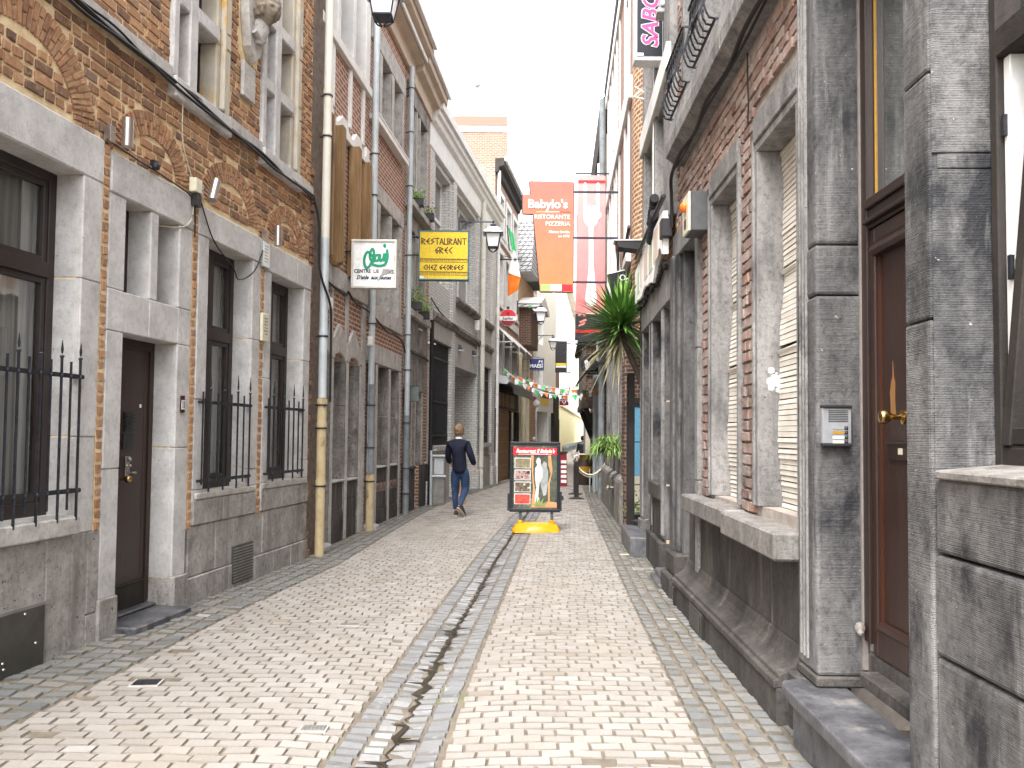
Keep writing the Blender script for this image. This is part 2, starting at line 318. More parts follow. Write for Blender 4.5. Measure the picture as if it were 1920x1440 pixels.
ts = [0, .04, .1, .2, .3, .36, .4, .44, .48, .52, .56, .6, .66, .75, .88, 1]
rows = []
for y in ys:
    x0, x1 = (lin(WL, y) - 1, lin(WR, y) + 1) if y < 60 else (-y * 2, y * 2)
    if y < 60: rows.append([g.p(x0 + (x1 - x0) * t_, y, gh(x0 + (x1 - x0) * t_, y) - .010) for t_ in ts])
    else: rows.append([g.p(x0 + (x1 - x0) * t_, y, gz(y) - .016) for t_ in ts])
for A, B in zip(rows, rows[1:]):
    for i in range(len(ts) - 1): g.face([A[i], A[i + 1], B[i + 1], B[i]])
for (xa, ya, xb, yb) in ((-400, -60, -2.9, 60), (2.4, -60, 400, 60)):   # land under and behind the houses
    g.quad((xa, ya, -.31), (xb, ya, -.31), (xb, yb, -.31), (xa, yb, -.31))
tag(g.build('ground', M['joint']), kind='structure')

def paver(m, x0, x1, y0, y1, t, j=.004, ch=.006, dz=.0, rj=.003):
    P = []
    for (x, y) in ((x0, y0), (x1, y0), (x1, y1), (x0, y1)):
        x += rr(-rj, rj); y += rr(-rj, rj); P.append((x, y, gh(x, y)))
    h = rr(-j, j) + dz; tx, ty = rr(-.003, .003), rr(-.003, .003); cx, cy = (x0 + x1) / 2, (y0 + y1) / 2
    lo = [m.p(x, y, z - .017) for x, y, z in P]; up = []
    for x, y, z in P:
        sx = 1 if x < cx else -1; sy = 1 if y < cy else -1
        up.append(m.p(x + sx * ch, y + sy * ch, z + h + (-tx if sx > 0 else tx) + (-ty if sy > 0 else ty)))
    m.face(up, t)
    for i in range(4): m.face([lo[i], lo[(i + 1) % 4], up[(i + 1) % 4], up[i]], .001)
def runs(m, xa, xb, y, dy, L, gap, t_fn, **kw):
    x = xa - rnd() * L * .95
    while x < xb:
        l = L * rr(.93, 1.07); a_, b_ = max(x, xa), min(x + l, xb)
        if b_ - a_ > L * .22: paver(m, a_, b_ - gap, y, y + dy - gap, t_fn(a_, y), **kw)
        x += l
sa = MB(); row = 0; y = 3.2; HOLES = ((-2.30, 5.35, .11, .09), (-.99, 5.95, .09, .06), (-1.98, 4.75, .1, .07))
def insand(x, y):
    v = noise.noise((x * .7, y * .5, 3)); return min(1, max(.03, .5 + v * .35 + rr(-.28, .25) + (.0 if rnd() > .03 else .5)))
while y < 33:
    L = .160; dy = .099; gap = .006
    for xa, xb in ((lin(BL, y), lin(GL, y) - .01), (lin(GR, y) + .01, lin(BR, y))):
        off = (row % 2) * L / 2 + rr(-.018, .018); x = xa - off
        while x < xb:
            l = L * rr(.97, 1.03); a_, b_ = max(x, xa), min(x + l, xb)
            if b_ - a_ > .035 and not any(abs((a_ + b_) / 2 - hx) < hw and abs(y + .05 - hy) < hh for hx, hy, hw, hh in HOLES[:1]):
                paver(sa, a_, b_ - gap * rr(.5, 1.4), y, y + dy - gap * rr(.8, 1.5), insand(a_, y), j=.0018, dz=(-.012 if rnd() < .008 else 0))
            x += l
    y += dy; row += 1
tag(sa.build('paving', M['sand'], recalc=False), kind='structure')
for nm, A_, B_, ncol in (('pavement_edge', WL, BL, 4), ('pavement_edge', BR, WR, 5)):
    st = MB(); y = 3.0
    while y < 30:
        for k in range(ncol):
            pass
        a0, b0 = lin(A_, y), lin(B_, y); wd = (b0 - a0) / ncol
        for k in range(ncol):
            yy = y + rr(-.012, .012) + (k % 2) * .05
            paver(st, a0 + k * wd, a0 + (k + 1) * wd - .016, yy, yy + .108, min(.97, max(.03, rr(0, .95) * .6 + .35 * (.5 + noise.noise((k * 3, y * 2, 1))))), j=.006, ch=.012, rj=.007)
        y += .125
    tag(st.build(nm, M['sett'], recalc=False), kind='structure')
gt = MB(); y = 3.0
while y < 30:
    a0, b0 = lin(GL, y), lin(GR, y); wd = (b0 - a0) / 4
    for k in range(4):
        yy = y + rr(-.01, .01) + (k % 2) * .04; inner = k in (1, 2)
        t_ = rr(.1, .55) if not inner else (rr(.2, .7) if k == 2 else rr(.4, 1.))
        gap = .010 if k != 1 else .02
        paver(gt, a0 + k * wd, a0 + (k + 1) * wd - gap, yy, yy + .092, max(.03, t_), j=.005, ch=.010, rj=.006)
    y += .103
tag(gt.build('gutter', M['gutter'], recalc=False), kind='structure')
wa = MB(); y = 3.4
while y < 26:
    l = rr(.08, .34); c_ = (lin(GL, y) + lin(GR, y)) / 2 + .0 + .008 * math.sin(y * 1.7); wd = rr(.004, .020) * (1.9 if rnd() > .8 else 1)
    n_ = 12; pts = []
    for k in range(n_):
        a_ = 2 * math.pi * k / n_; r_ = rr(.6, 1.35)
        pts.append((c_ + math.cos(a_) * wd * r_ + .02 * math.sin(a_ * 3), y + l / 2 + math.sin(a_) * l * .55 * rr(.8, 1.15)))
    wa.face([wa.p(px_, py_, gh(px_, py_) + .0065) for px_, py_ in pts])
    if rnd() < .5:
        for q in range(3):
            yy = y + rr(0, l); dx = rr(.03, .15) * (-1 if rnd() < .65 else 1)
            pts = [(c_, yy), (c_ + dx, yy + .006), (c_ + dx * .9, yy + .02), (c_, yy + .03)]
            wa.face([wa.p(px_, py_, gh(px_, py_) + .0075) for px_, py_ in pts])
    y += l * rr(.6, 1.05)
tag(wa.build('gutter_water', M['water'], recalc=False), kind='stuff', label='dark water and mud lying in the central gutter')
fr = MB()
for y0, y1 in ((29.9, 38), (38, 45), (45, 60), (60, 90), (90, 160)):
    q = []
    for y in (y0, y1):
        q.append(((lin(WL, y) if y < 60 else 3 + (y - 60) * .1) - .3, y)); q.append(((lin(WR, y) if y < 60 else 5 + (y - 60) * .14) + .3, y))
    (a_, b_), (c_, d_) = (q[0], q[1]), (q[3], q[2])
    fr.quad((a_[0], a_[1], gz(a_[1]) + .001), (b_[0], b_[1], gz(b_[1]) + .001), (c_[0], c_[1], gz(c_[1]) + .001), (d_[0], d_[1], gz(d_[1]) + .001))
tag(fr.build('street', M['farroad']), kind='structure')
ms = MB()      # moss along the foot of the walls and in the joints near them
for i in range(5200):
    left = rnd() < .55; y = 3.3 + rnd() ** 1.5 * 11
    if left:
        if y < 4: continue
        dens = .5 + .5 * noise.noise((y * .9, 7, 0)); x = lin(WL, y) + .02 + abs(random.gauss(0, .07)); 
    else: dens = .35 + .5 * noise.noise((y * 1.1, 2, 0)); x = lin(WR, y) - .02 - abs(random.gauss(0, .05))
    if rnd() > dens: continue
    z = gh(x, y) - .004; s_ = rr(.003, .009); a_ = rr(0, 6.28); d_ = Vector((math.cos(a_), math.sin(a_), 0)) * s_; h = rr(.003, .012)
    ms.face([ms.p(x - d_.x, y - d_.y, z), ms.p(x + d_.x, y + d_.y, z), ms.p(x + rr(-.004, .004), y + rr(-.004, .004), z + h)])
tag(ms.build('moss', M['moss'], recalc=False), kind='stuff', label='green moss growing along the foot of the walls')
def cover(px, py, wx, wy, rz, label):
    d = ray(px, py); t = (0 - EYE) / d.z; x, y = d.x * t, d.y * t
    o = empty('drain_cover', (x, y, gh(x, y)), rz, label=label, cat='drain cover', group='iron covers in the paving')
    m = MB(); m.box(-wx, wx, -wy, wy, -.01, .006); m.build('cover_frame', M['sett'] if 0 else M['grey_render'], o)
    m = MB(); m.box(-wx * .86, wx * .86, -wy * .8, wy * .8, -.008, .009)
    for k in range(6): m.box(-wx * .7 + k * wx * .28, -wx * .7 + k * wx * .28 + wx * .1, -wy * .6, wy * .6, .009, .012)
    m.build('lid', M['iron'] if wx > .085 and px < 400 else M['hatch_frame'], o)
cover(275, 1281, .09, .075, .1, 'small dark square cover in the sandy pavers at lower left')
cover(588, 1365, .075, .05, 0, 'pale grey cover in the sandy pavers left of the gutter')
cover(1205, 1066, .12, .06, 0, 'flat grey cover on the right edge strip before the stone doorway')
cover(655, 1172, .09, .045, 0, 'faint grey cover in the left pavers beside the gutter')

# ------------------------------------------------------------------ house kit
class House:
    def __init__(s, name, label, x, y, dx, dy, left, cat='house', group=None):
        s.rz = math.atan2(dy, dx); s.sg = -1 if left else 1; s.left = left
        L = math.hypot(dx, dy); s.o = Vector((x, y)); s.d = Vector((dx / L, dy / L)); s.n = Vector((s.d.y, -s.d.x)) if left else Vector((-s.d.y, s.d.x))
        s.root = empty(name, (x, y, 0), s.rz, label=label, cat=cat, group=group)
    def mb(s): return MB(s.sg)
    def W(s, u, w_, z):
        q = s.o + s.d * u + s.n * w_; return Vector((q.x, q.y, z))
    def part(s, m, name, mat, parent=None, **k): return m.build(name, mat, parent or s.root, **k)
def cellwall(m, u0, u1, z0, z1, w_, ops, depth, body=6., t=0.):
    us = sorted({u0, u1, *[min(max(v, u0), u1) for o in ops for v in o[:2]]}); zs = sorted({z0, z1, *[min(max(v, z0), z1) for o in ops for v in o[2:4]]})
    for a_, b_ in zip(us, us[1:]):
        for c_, d_ in zip(zs, zs[1:]):
            if b_ - a_ < 1e-5 or d_ - c_ < 1e-5: continue
            cu, cz = (a_ + b_) / 2, (c_ + d_) / 2
            if any(o[0] < cu < o[1] and o[2] < cz < o[3] for o in ops): continue
            m.quad((a_, w_, c_), (b_, w_, c_), (b_, w_, d_), (a_, w_, d_), t)
    for o in ops:
        a_, b_, c_, d_ = max(o[0], u0), min(o[1], u1), max(o[2], z0), min(o[3], z1); e_ = w_ - depth
        a_ -= .005; b_ += .005; d_ += .005; c_ -= .005
        m.quad((a_, w_, c_), (a_, e_, c_), (a_, e_, d_), (a_, w_, d_), t); m.quad((b_, w_, c_), (b_, e_, c_), (b_, e_, d_), (b_, w_, d_), t)
        m.quad((a_, w_, d_), (b_, w_, d_), (b_, e_, d_), (a_, e_, d_), t)
        if c_ > z0 + .01: m.quad((a_, w_, c_), (b_, w_, c_), (b_, e_, c_), (a_, e_, c_), t)
    if body:
        m.box(u0, u1, w_ - body, w_ - depth - .7, z0, z1 - .02, t)
        for u in (u0, u1): m.quad((u, w_, z0), (u, w_ - depth - .7, z0), (u, w_ - depth - .7, z1), (u, w_, z1), t)
        m.quad((u0, w_, z1), (u1, w_, z1), (u1, w_ - depth - .7, z1), (u0, w_ - depth - .7, z1), t)
    return m
def window(h, u0, u1, z0, z1, w_, mull=(), bars=(), fw=.06, fm='frame', pane='pane_far', th=.05, name='window', **kw):
    m = h.mb(); a_, b_ = w_, w_ + th
    m.box(u0, u0 + fw, a_, b_, z0, z1); m.box(u1 - fw, u1, a_, b_, z0, z1)
    m.box(u0 + fw, u1 - fw, a_, b_, z1 - fw, z1); m.box(u0 + fw, u1 - fw, a_, b_, z0, z0 + fw)
    for u in mull: m.box(u - fw * .5, u + fw * .5, a_ + .004, b_ + .006, z0 + fw, z1 - fw)
    for z in bars: m.box(u0 + fw, u1 - fw, a_ + .002, b_ + .009, z - fw * .5, z + fw * .5)
    f = h.part(m, name, M[fm]); tag(f, **kw)
    p_ = h.mb().quad((u0 + .01, w_ + .018, z0 + .01), (u1 - .01, w_ + .018, z0 + .01), (u1 - .01, w_ + .018, z1 - .01), (u0 + .01, w_ + .018, z1 - .01))
    p_.build('pane', M[pane], f); return f
def blocks(m, u0, u1, w0, w1, z0, z1, cuts=()):
    zs = [z0, *cuts, z1]
    for a_, b_ in zip(zs, zs[1:]): m.box(u0 + rr(0, .002), u1 - rr(0, .002), w0, w1 + rr(-.004, .004), a_ + .0015, b_ - .0015)
def hblocks(m, us, w0, w1, z0, z1):
    for a_, b_ in zip(us, us[1:]): m.box(a_ + .002, b_ - .002, w0, w1 + rr(-.005, .005), z0 + .001, z1 - .001)
def bricks(m, rects, ok, w_=0., bl=.205, bh=.068, gap=.014, out=.014, jit=.004, rough=.003, tf=None, step=.012):
    for (u0, u1, z0, z1) in rects:
        n_ = max(1, round((z1 - z0) / (bh + gap))); pitch = (z1 - z0) / n_
        for r in range(n_):
            za = z0 + r * pitch + gap / 2; zb = za + pitch - gap; zc = (za + zb) / 2
            u = u0 - (r % 2) * bl * .5 - rr(0, .03)
            hd = (r % 2 == 1)
            while u < u1:
                l = (bl * .52 if rnd() < .35 else bl) * rr(.9, 1.1); a_, b_ = max(u, u0) + gap / 2, min(u + l, u1) - gap / 2; u += l
                if b_ - a_ < .025: continue
                if ok:   # shrink to the allowed span
                    k = int((b_ - a_) / step) + 1; sm = [a_ + (b_ - a_) * (i + .5) / k for i in range(k)]
                    good = [s_ for s_ in sm if ok(s_, za) and ok(s_, zb)]
                    if not good: continue
                    a_, b_ = max(a_, good[0] - step / 2), min(b_, good[-1] + step / 2)
                    if b_ - a_ < .02: continue
                o_ = out + rr(-jit, jit); P = []
                for (x, z) in ((a_, za), (b_, za), (b_, zb), (a_, zb)): P.append((x + rr(-rough, rough), z + rr(-rough, rough)))
                t = tf(a_, zc) if tf else rr(.02, .98)
                ibrick(m, P, w_, o_, t)
def ibrick(m, P, w_, o_, t, c_=.006):
    cx = sum(q[0] for q in P) / 4; cz = sum(q[1] for q in P) / 4
    lo = [m.p(x, w_ - .01, z) for x, z in P]; mid = [m.p(x, w_ + o_ - c_, z) for x, z in P]; up = []
    for x, z in P:
        dx, dz = cx - x, cz - z; L = math.hypot(dx, dz); f = c_ * 1.3 / L
        up.append(m.p(x + dx * f, w_ + o_ + rr(-.0015, .0015), z + dz * f))
    m.face(up, t)
    for i in range(4):
        j = (i + 1) % 4; m.face([lo[i], lo[j], mid[j], mid[i]], t); m.face([mid[i], mid[j], up[j], up[i]], t)
def spear_grille(h, u0, u1, n_, z0, z1, zlo, zhi, w_, name='window_grille'):
    m = h.mb()
    for z in (z0, z1): m.box(u0 - .03, u1 + .03, w_ - .006, w_ + .006, z - .016, z + .016)
    for z in (z0, z1):
        for u in (u0 - .03, u1 + .03): m.box(u - .012, u + .012, -.02, w_ + .006, z - .012, z + .012)
    for i in range(n_):
        u = u0 + (u1 - u0) * i / (n_ - 1) + rr(-.006, .006)
        if i % 2 == 0: m.tube([(u, w_, zlo + .05 + rr(0, .05)), (u, w_, z1 + .10)], .0095, 6)
        else:
            m.tube([(u, w_, zlo), (u, w_, z1 + .13)], .0105, 6); m.ball((u, w_, z1 + .13), .017, 8, (1, 1, .7))
            m.tube([(u, w_, z1 + .15), (u, w_, z1 + .18), (u, w_, zhi + .03)], [.006, .011, .002], 6)
        for z in (z0, z1): m.ball((u, w_ + .006, z), .014, 6)
    return h.part(m, name, M['iron'], smooth=False)
def pipe(h, u, w_, z0, z1, r, mat, joints=(), name='downpipe', parent=None, bend=None, coll='iron'):
    m = h.mb(); m.tube([(u, w_, z0), (u, w_, z1)] + (bend or []), r, 12)
    for z in joints: m.tube([(u, w_, z - .03), (u, w_, z + .03)], r * 1.12, 12)
    o = h.part(m, name, M[mat], parent, smooth=True)
    m = h.mb()
    for z in joints:
        m.tube([(u, w_, z - .055), (u, w_, z - .04)], r * 1.2, 12); m.box(u - .01, u + .01, 0, w_ - r, z - .055, z - .04)
    if joints: m.build('bracket', M[coll], o)
    return o

# ================================================================== LEFT 1: old brick and limestone house
h = House('brick_house', 'old limestone and orange brick house with barred windows, nearest on the left', -3.23, 5.8, .1293, .9916, True)
A1, B1, C1, D1 = (-1.5, .265, .98, 3.49), (.81, 1.625, .0, 2.385), (2.155, 3.125, 1.02, 3.455), (3.625, 4.60, 1.03, 3.41)
m = h.mb(); OPS = [A1, B1, (.8, 1.17, 2.70, 3.46), (1.285, 1.625, 2.70, 3.46), C1, D1, (1.53, 2.28, 4.75, 7.4), (3.36, 4.2, 4.75, 7.4)]
cellwall(m, -4.6, 4.83, -.3, 9.5, -.03, OPS, .30); h.part(m, 'wall', M['mortarL'])
m = h.mb()      # ground-floor stone framing, every block separate with a visible joint
for a_, b_, z0, z1, cuts in ((.265, .495, .84, 3.49, (1.55, 2.72)), (.59, .81, .30, 3.46, (1.3, 2.38, 2.71)), (1.625, 1.85, .30, 3.46, (1.45, 2.38, 2.71)), (1.17, 1.285, 2.71, 3.46, ()), (1.955, 2.155, .72, 3.455, (1.05, 1.9)), (3.125, 3.325, .72, 3.455, (1.02, 1.2, 2.6)), (3.435, 3.625, .72, 3.41, (1.03, 2.2)), (4.60, 4.82, .72, 3.41, (1.03, 1.25, 2.5))):
    blocks(m, a_, b_, -.30, .012, z0, z1, cuts)
m.box(.812, 1.168, -.30, .010, 2.382, 2.708); m.box(1.168, 1.623, -.30, .012, 2.382, 2.708)
h.part(m, 'stone_frame', M['lime'], bevel=.008)
m = h.mb()
for a_, b_, z0, z1 in ((-1.2, .5, 3.49, 3.83), (.59, 1.855, 3.462, 3.782), (1.955, 3.325, 3.457, 3.742), (3.435, 4.35, 3.412, 3.732), (4.354, 4.822, 3.412, 3.732)): m.box(a_, b_, -.30, .018, z0, z1)
tag(h.part(m, 'lintel', M['lime'], bevel=.012), 'pale stained stone lintels over the ground floor openings')
m = h.mb(); m.box(-1.5, .262, -.30, .075, .845, .98); m.box(2.0, 3.28, -.30, .03, .955, 1.018); m.box(3.47, 4.78, -.30, .03, .96, 1.028)
h.part(m, 'sill', M['sill'], bevel=.012)
m = h.mb()
hblocks(m, (-1.6, -.62, -.02, .245), -.15, .02, -.1, .843)
for a_, b_, z0, z1 in ((.25, .44, -.1, .84), (.44, .59, .22, .84), (.44, .59, -.1, .218)): m.box(a_ + .002, b_ - .002, -.15, .012, z0, z1)
hblocks(m, (1.90, 2.42, 2.92, 3.5, 4.15, 4.82), -.15, .014, .245, .715); hblocks(m, (1.852, 2.25, 2.70, 3.3, 3.8, 4.3, 4.83), -.15, .026, -.1, .243)
hblocks(m, (1.96, 2.55, 3.32), -.15, .02, .717, .953); hblocks(m, (3.44, 4.0, 4.82), -.15, .02, .717, .958)
m.box(.565, .81, -.28, .035, -.1, .305); m.box(1.623, 1.862, -.28, .045, -.1, .305)
h.part(m, 'plinth', M['lime_mid'], bevel=.01)
# relieving arches: centre, half width inside, rise, base z, ring
ARCH = [(-.38, .56, .46, 3.84, .25), (1.22, .36, .26, 3.84, .21), (2.66, .42, .30, 3.83, .21), (4.10, .38, .30, 3.80, .20)]
def inring(u, z, e_=0.):
    for c_, a_, b_, zb, t_ in ARCH:
        if z < zb - .0: 
            if a_ - e_ < abs(u - c_) < a_ + t_ * .8 + e_ and z > zb - .1: return True
            continue
        ri = ((u - c_) / max(.01, a_ - e_)) ** 2 + ((z - zb) / max(.01, b_ - e_)) ** 2; ro = ((u - c_) / (a_ + t_ + e_)) ** 2 + ((z - zb) / (b_ + t_ + e_)) ** 2
        if ri > 1 and ro < 1: return True
    return False
OB = [(-1.2, .505, 0, 3.835), (.585, 1.86, 0, 3.787), (1.95, 3.33, 0, 3.747), (3.43, 4.83, 0, 3.737), (1.42, 2.50, 4.7, 7.5), (3.27, 4.38, 4.6, 7.5), (2.78, 3.06, 5.12, 5.52), (2.72, 3.20, 5.62, 6.5), (-4.6, -1.19, 0, 3.5)]
def okL1(u, z): return not inring(u, z, .004) and not any(o[0] < u < o[1] and o[2] < z < o[3] for o in OB)
m = h.mb()
tf = lambda u, z: min(.98, max(.02, .48 + .3 * noise.noise((u * 2, z * 2, 5)) + rr(-.42, .42)))
bricks(m, [(-1.6, 4.83, 3.72, 4.66), (-4.6, 4.83, 4.82, 8.0)], okL1, -.03, .195, .060, .024, .014, .005, .006, tf)
bricks(m, [(-4.6, -1.3, 3.4, 4.66)], None, -.03, .195, .066, .018, .03, .006, .004, tf)
for u0, u1, z0, z1 in ((.503, .585, .84, 3.78), (1.86, 1.95, .70, 3.72), (3.333, 3.428, .70, 3.72)):       # brick strips between stone jambs
    z = z0; m.m = 2; m.box(u0 + .002, u1 - .002, -.06, .004, z0, z1); m.m = 0
    while z < z1:
        hh = rr(.05, .072); P = [(u0 + .013 + rr(-.004, .006), z), (u1 - .013 + rr(-.006, .004), z + rr(-.006, .006)), (u1 - .008 + rr(-.006, .004), z + hh + rr(-.006, .006)), (u0 + .008, z + hh)]
        ibrick(m, P, .004, .011 + rr(-.003, .003), rr(.3, .95), .005); z += hh + rr(.022, .034)
m.m = 1
for c_, a_, b_, zb, t_ in ARCH:
    n_ = int(math.pi * (a_ + b_ + t_) / 2 / .052) + 4
    for k in range(n_):
        f0, f1 = math.pi * (k + .17) / n_, math.pi * (k + .83) / n_
        def E(f, s_): return (c_ + math.cos(f) * (a_ + t_ * s_), zb + math.sin(f) * (b_ + t_ * s_))
        for s0, s1 in (((.02, .62), (.66, .98)) if k % 2 else ((.02, .36), (.40, .98))):
            P = [E(f0, s0), E(f0, s1), E(f1, s1), E(f1, s0)]; P = [(x + rr(-.002, .002), z + rr(-.002, .002)) for x, z in P]
            ibrick(m, P, -.03, .017 + rr(-.004, .004), rr(.3, .9), .004)
h.part(m, 'brickwork', [M['brickL'], M['brickL'], M['mortarL']], recalc=False)
# first-floor cross windows and string course
m = h.mb()
m.box(-4.6, 1.418, -.05, .03, 4.70, 4.82); m.box(2.502, 3.268, -.05, .028, 4.66, 4.80); m.box(4.382, 4.83, -.05, .02, 4.62, 4.76)
tag(h.part(m, 'string_course', M['sill'], bevel=.012), 'peeling pale string course above the cables')
M['ochre'] = surf('ochre_stone', (.40, .36, .29), (.55, .50, .42), 4, bump=.6, bsc=40, blot=((.50, .31, .08), .56, 3.5), drip=((.28, .26, .22), .58, 7), comb=40, combs=.1)
for u0, u1, um in ((1.42, 2.50, 1.70), (3.27, 4.38, 3.60)):
    m = h.mb()
    m.box(u0, u0 + .10, -.30, .02, 4.752, 7.4); m.box(um, um + .15, -.27, .02, 4.752, 7.4)
    for z in (5.44, 6.20): 
        m.box(u0 + .102, um - .002, -.26, .018, z, z + .15); m.box(um + .152, u1 - .232, -.26, .018, z, z + .15)
    h.part(m, 'cross_frame', M['lime'], bevel=.014)
    m = h.mb(); blocks(m, u1 - .23, u1 - .09, -.28, -.02, 4.752, 7.4, (5.44, 5.6, 6.2, 6.36)); blocks(m, u1 - .09, u1, -.12, .02, 4.752, 7.4, (5.44, 5.6, 6.2, 6.36)); m.tube([(u1 - .13, .0, 4.8), (u1 - .13, .0, 7.4)], .035, 8)
    h.part(m, 'window_jamb', M['ochre'], bevel=.012)
    m = h.mb(); m.box(u0, u1 - .002, -.30, .055, 4.56, 4.75); h.part(m, 'upper_sill', M['lime'], bevel=.014)
    window(h, u0 + .09, u1 - .2, 4.76, 7.4, -.24, (um + .07,), (5.5, 6.27), fw=.05)
# ground-floor windows with real glass, curtains and room behind
for (u0, u1, z0, z1), mu, zt in ((A1, (-.62,), 2.76), (C1, (2.60,), 2.59), (D1, (4.08,), 2.59)):
    m = h.mb(); a_, b_ = -.26, -.20; f = .075
    m.box(u0, u0 + f, a_, b_, z0, z1); m.box(u1 - f, u1, a_, b_, z0, z1); m.box(u0 + f, u1 - f, a_, b_, z1 - f, z1); m.box(u0 + f, u1 - f, a_, b_, z0, z0 + .10)
    m.box(u0 + f, u1 - f, a_, b_ + .018, zt - .055, zt + .055)
    for u in mu:
        m.box(u - .05, u + .05, a_, b_ + .008, z0 + .1, z1 - f)
        for s0, s1 in ((u0 + f, u - .05), (u + .05, u1 - f)):
            for za, zb in ((z0 + .10, zt - .055), (zt + .055, z1 - f)):
                for q in ((s0, s0 + .045, za, zb), (s1 - .045, s1, za, zb), (s0 + .045, s1 - .045, za, za + .045), (s0 + .045, s1 - .045, zb - .045, zb)): m.box(q[0], q[1], a_ + .005, b_ - .01, q[2], q[3])
    w_ = h.part(m, 'window', M['frame'], bevel=.004)
    h.mb().quad((u0, -.238, z0), (u1, -.238, z0), (u1, -.238, z1), (u0, -.238, z1)).build('pane', M['glass'], w_)
    m = h.mb(); n_ = 60; pts = [(u0 + .02 + (u1 - u0 - .04) * i / n_, -.33 + .012 * math.sin(i * 1.25) + .008 * math.sin(i * .5)) for i in range(n_ + 1)]
    for (x0, y0), (x1, y1) in zip(pts, pts[1:]):
        if mu and abs((x0 + x1) / 2 - mu[0]) < .02: continue
        m.quad((x0, y0, z0 + .03), (x1, y1, z0 + .03), (x1, y1, z1 - .05), (x0, y0, z1 - .05))
    m.build('curtain', M['curtain'], w_)
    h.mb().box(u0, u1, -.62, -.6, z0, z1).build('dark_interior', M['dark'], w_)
for u0, u1 in ((.8, 1.17), (1.285, 1.625)): window(h, u0, u1, 2.71, 3.46, -.25, fw=.05)
spear_grille(h, -.93, .21, 12, 1.165, 1.985, .95, 2.2, .07)
spear_grille(h, 2.06, 3.06, 8, 1.13, 1.875, 1.02, 2.15, .045)
spear_grille(h, 3.53, 4.55, 8, 1.13, 1.875, 1.04, 2.15, .045)
# door
m = h.mb(); m.box(.81, .86, -.26, -.20, .10, 2.385); m.box(1.565, 1.625, -.26, -.20, .10, 2.385); m.box(.86, 1.565, -.26, -.20, 2.30, 2.385)
h.part(m, 'door_frame', M['door_frame'], bevel=.004)
m = h.mb(); m.box(.86, 1.565, -.26, -.215, .30, 2.30); m.box(1.50, 1.508, -.217, -.210, .35, 2.0)
dr = h.part(m, 'door', M['door'], bevel=.004)
m = h.mb(); m.box(.86, 1.565, -.26, -.205, .04, .30); m.box(.86, 1.565, -.205, -.197, .285, .30); m.build('kick_board', M['timber'], dr, bevel=.005)
m = h.mb(); m.box(1.19, 1.34, -.215, -.203, 1.44, 1.575)
for k in range(5): m.box(1.20, 1.33, -.20, -.188, 1.60 + k * .032, 1.614 + k * .032)
m.box(1.205, 1.325, -.214, -.206, 1.59, 1.76); m.build('mail_slot', M['iron'], dr)
m = h.mb(); m.box(1.235, 1.295, -.215, -.203, 1.17, 1.38); m.ball((1.265, -.19, 1.355), .022, 8); m.ball((1.24, -.195, 1.30), .014, 6); m.ball((1.29, -.195, 1.30), .014, 6); m.tube([(1.265, -.20, 1.24), (1.265, -.15, 1.24), (1.30, -.15, 1.24)], .012, 6); m.build('lock_plate', M['steel'], dr, bevel=.003)
m = h.mb(); m.tube([(1.19, -.215, 1.19), (1.19, -.17, 1.19)], .012, 8); m.ball((1.19, -.15, 1.19), .032, 12); m.build('door_knob', M['brass'], dr, smooth=True)
m = h.mb(); m.box(1.43, 1.45, -.215, -.208, 1.80, 1.83); m.build('paper_label', M['s_white'], dr)
m = h.mb(); m.box(.79, 1.66, -.28, .20, -.02, .055); m.box(.79, 1.64, -.28, -.12, .055, .085)
h.part(m, 'doorstep', M['step'], bevel=.018)
m = h.mb(); m.box(-.55, -.02, -.01, .035, -.02, .425)
q_ = h.part(m, 'meter_hatch', M['hatch_frame'], bevel=.004)
m = h.mb(); m.box(-.53, -.045, .035, .042, .0, .40); m.build('hatch_door', M['grille'], q_)
m = h.mb()
for u, z in ((-.24, .375), (-.13, .16), (-.43, .10), (-.42, .06)): m.ball((u, .044, z), .011, 8)
m.build('rivet', M['steel'], q_)
m = h.mb(); m.box(2.77, 3.24, 0, .032, .035, .42)
q_ = h.part(m, 'vent_grille', M['grille'])
m = h.mb()
for k in range(12): m.box(2.79, 3.22, .032, .04, .055 + k * .03, .068 + k * .03)
m.build('louvre', M['hatch_frame'], q_)
pipe(h, 5.06, .10, 2.05, 9.5, .055, 'cream_pipe', (5.55, 6.1, 8.2), coll='iron')
pipe(h, 5.06, .10, 2.06, 4.15, .0555, 'zinc', (2.9,), 'downpipe_joint')
pipe(h, 5.06, .10, .0, 2.04, .062, 'rust_pipe', (.95, 1.7, 2.0), 'rusty_downpipe')
m = h.mb(); z = 0
while z < 5:                                     # ragged broken brick edge beside the pipe
    hh = rr(.05, .1); ibrick(m, [(4.83, z), (4.83 + rr(.06, .14), z), (4.83 + rr(.06, .14), z + hh), (4.83, z + hh)], -.08, .05 + rr(0, .04), rr(0, .5)); z += hh + .015
h.part(m, 'broken_brick_edge', M['brickL'], recalc=False)
m = h.mb(); m.box(4.83, 5.35, -.5, -.06, -.3, 9.4); h.part(m, 'side_wall', M['mortarD'])
H1 = h
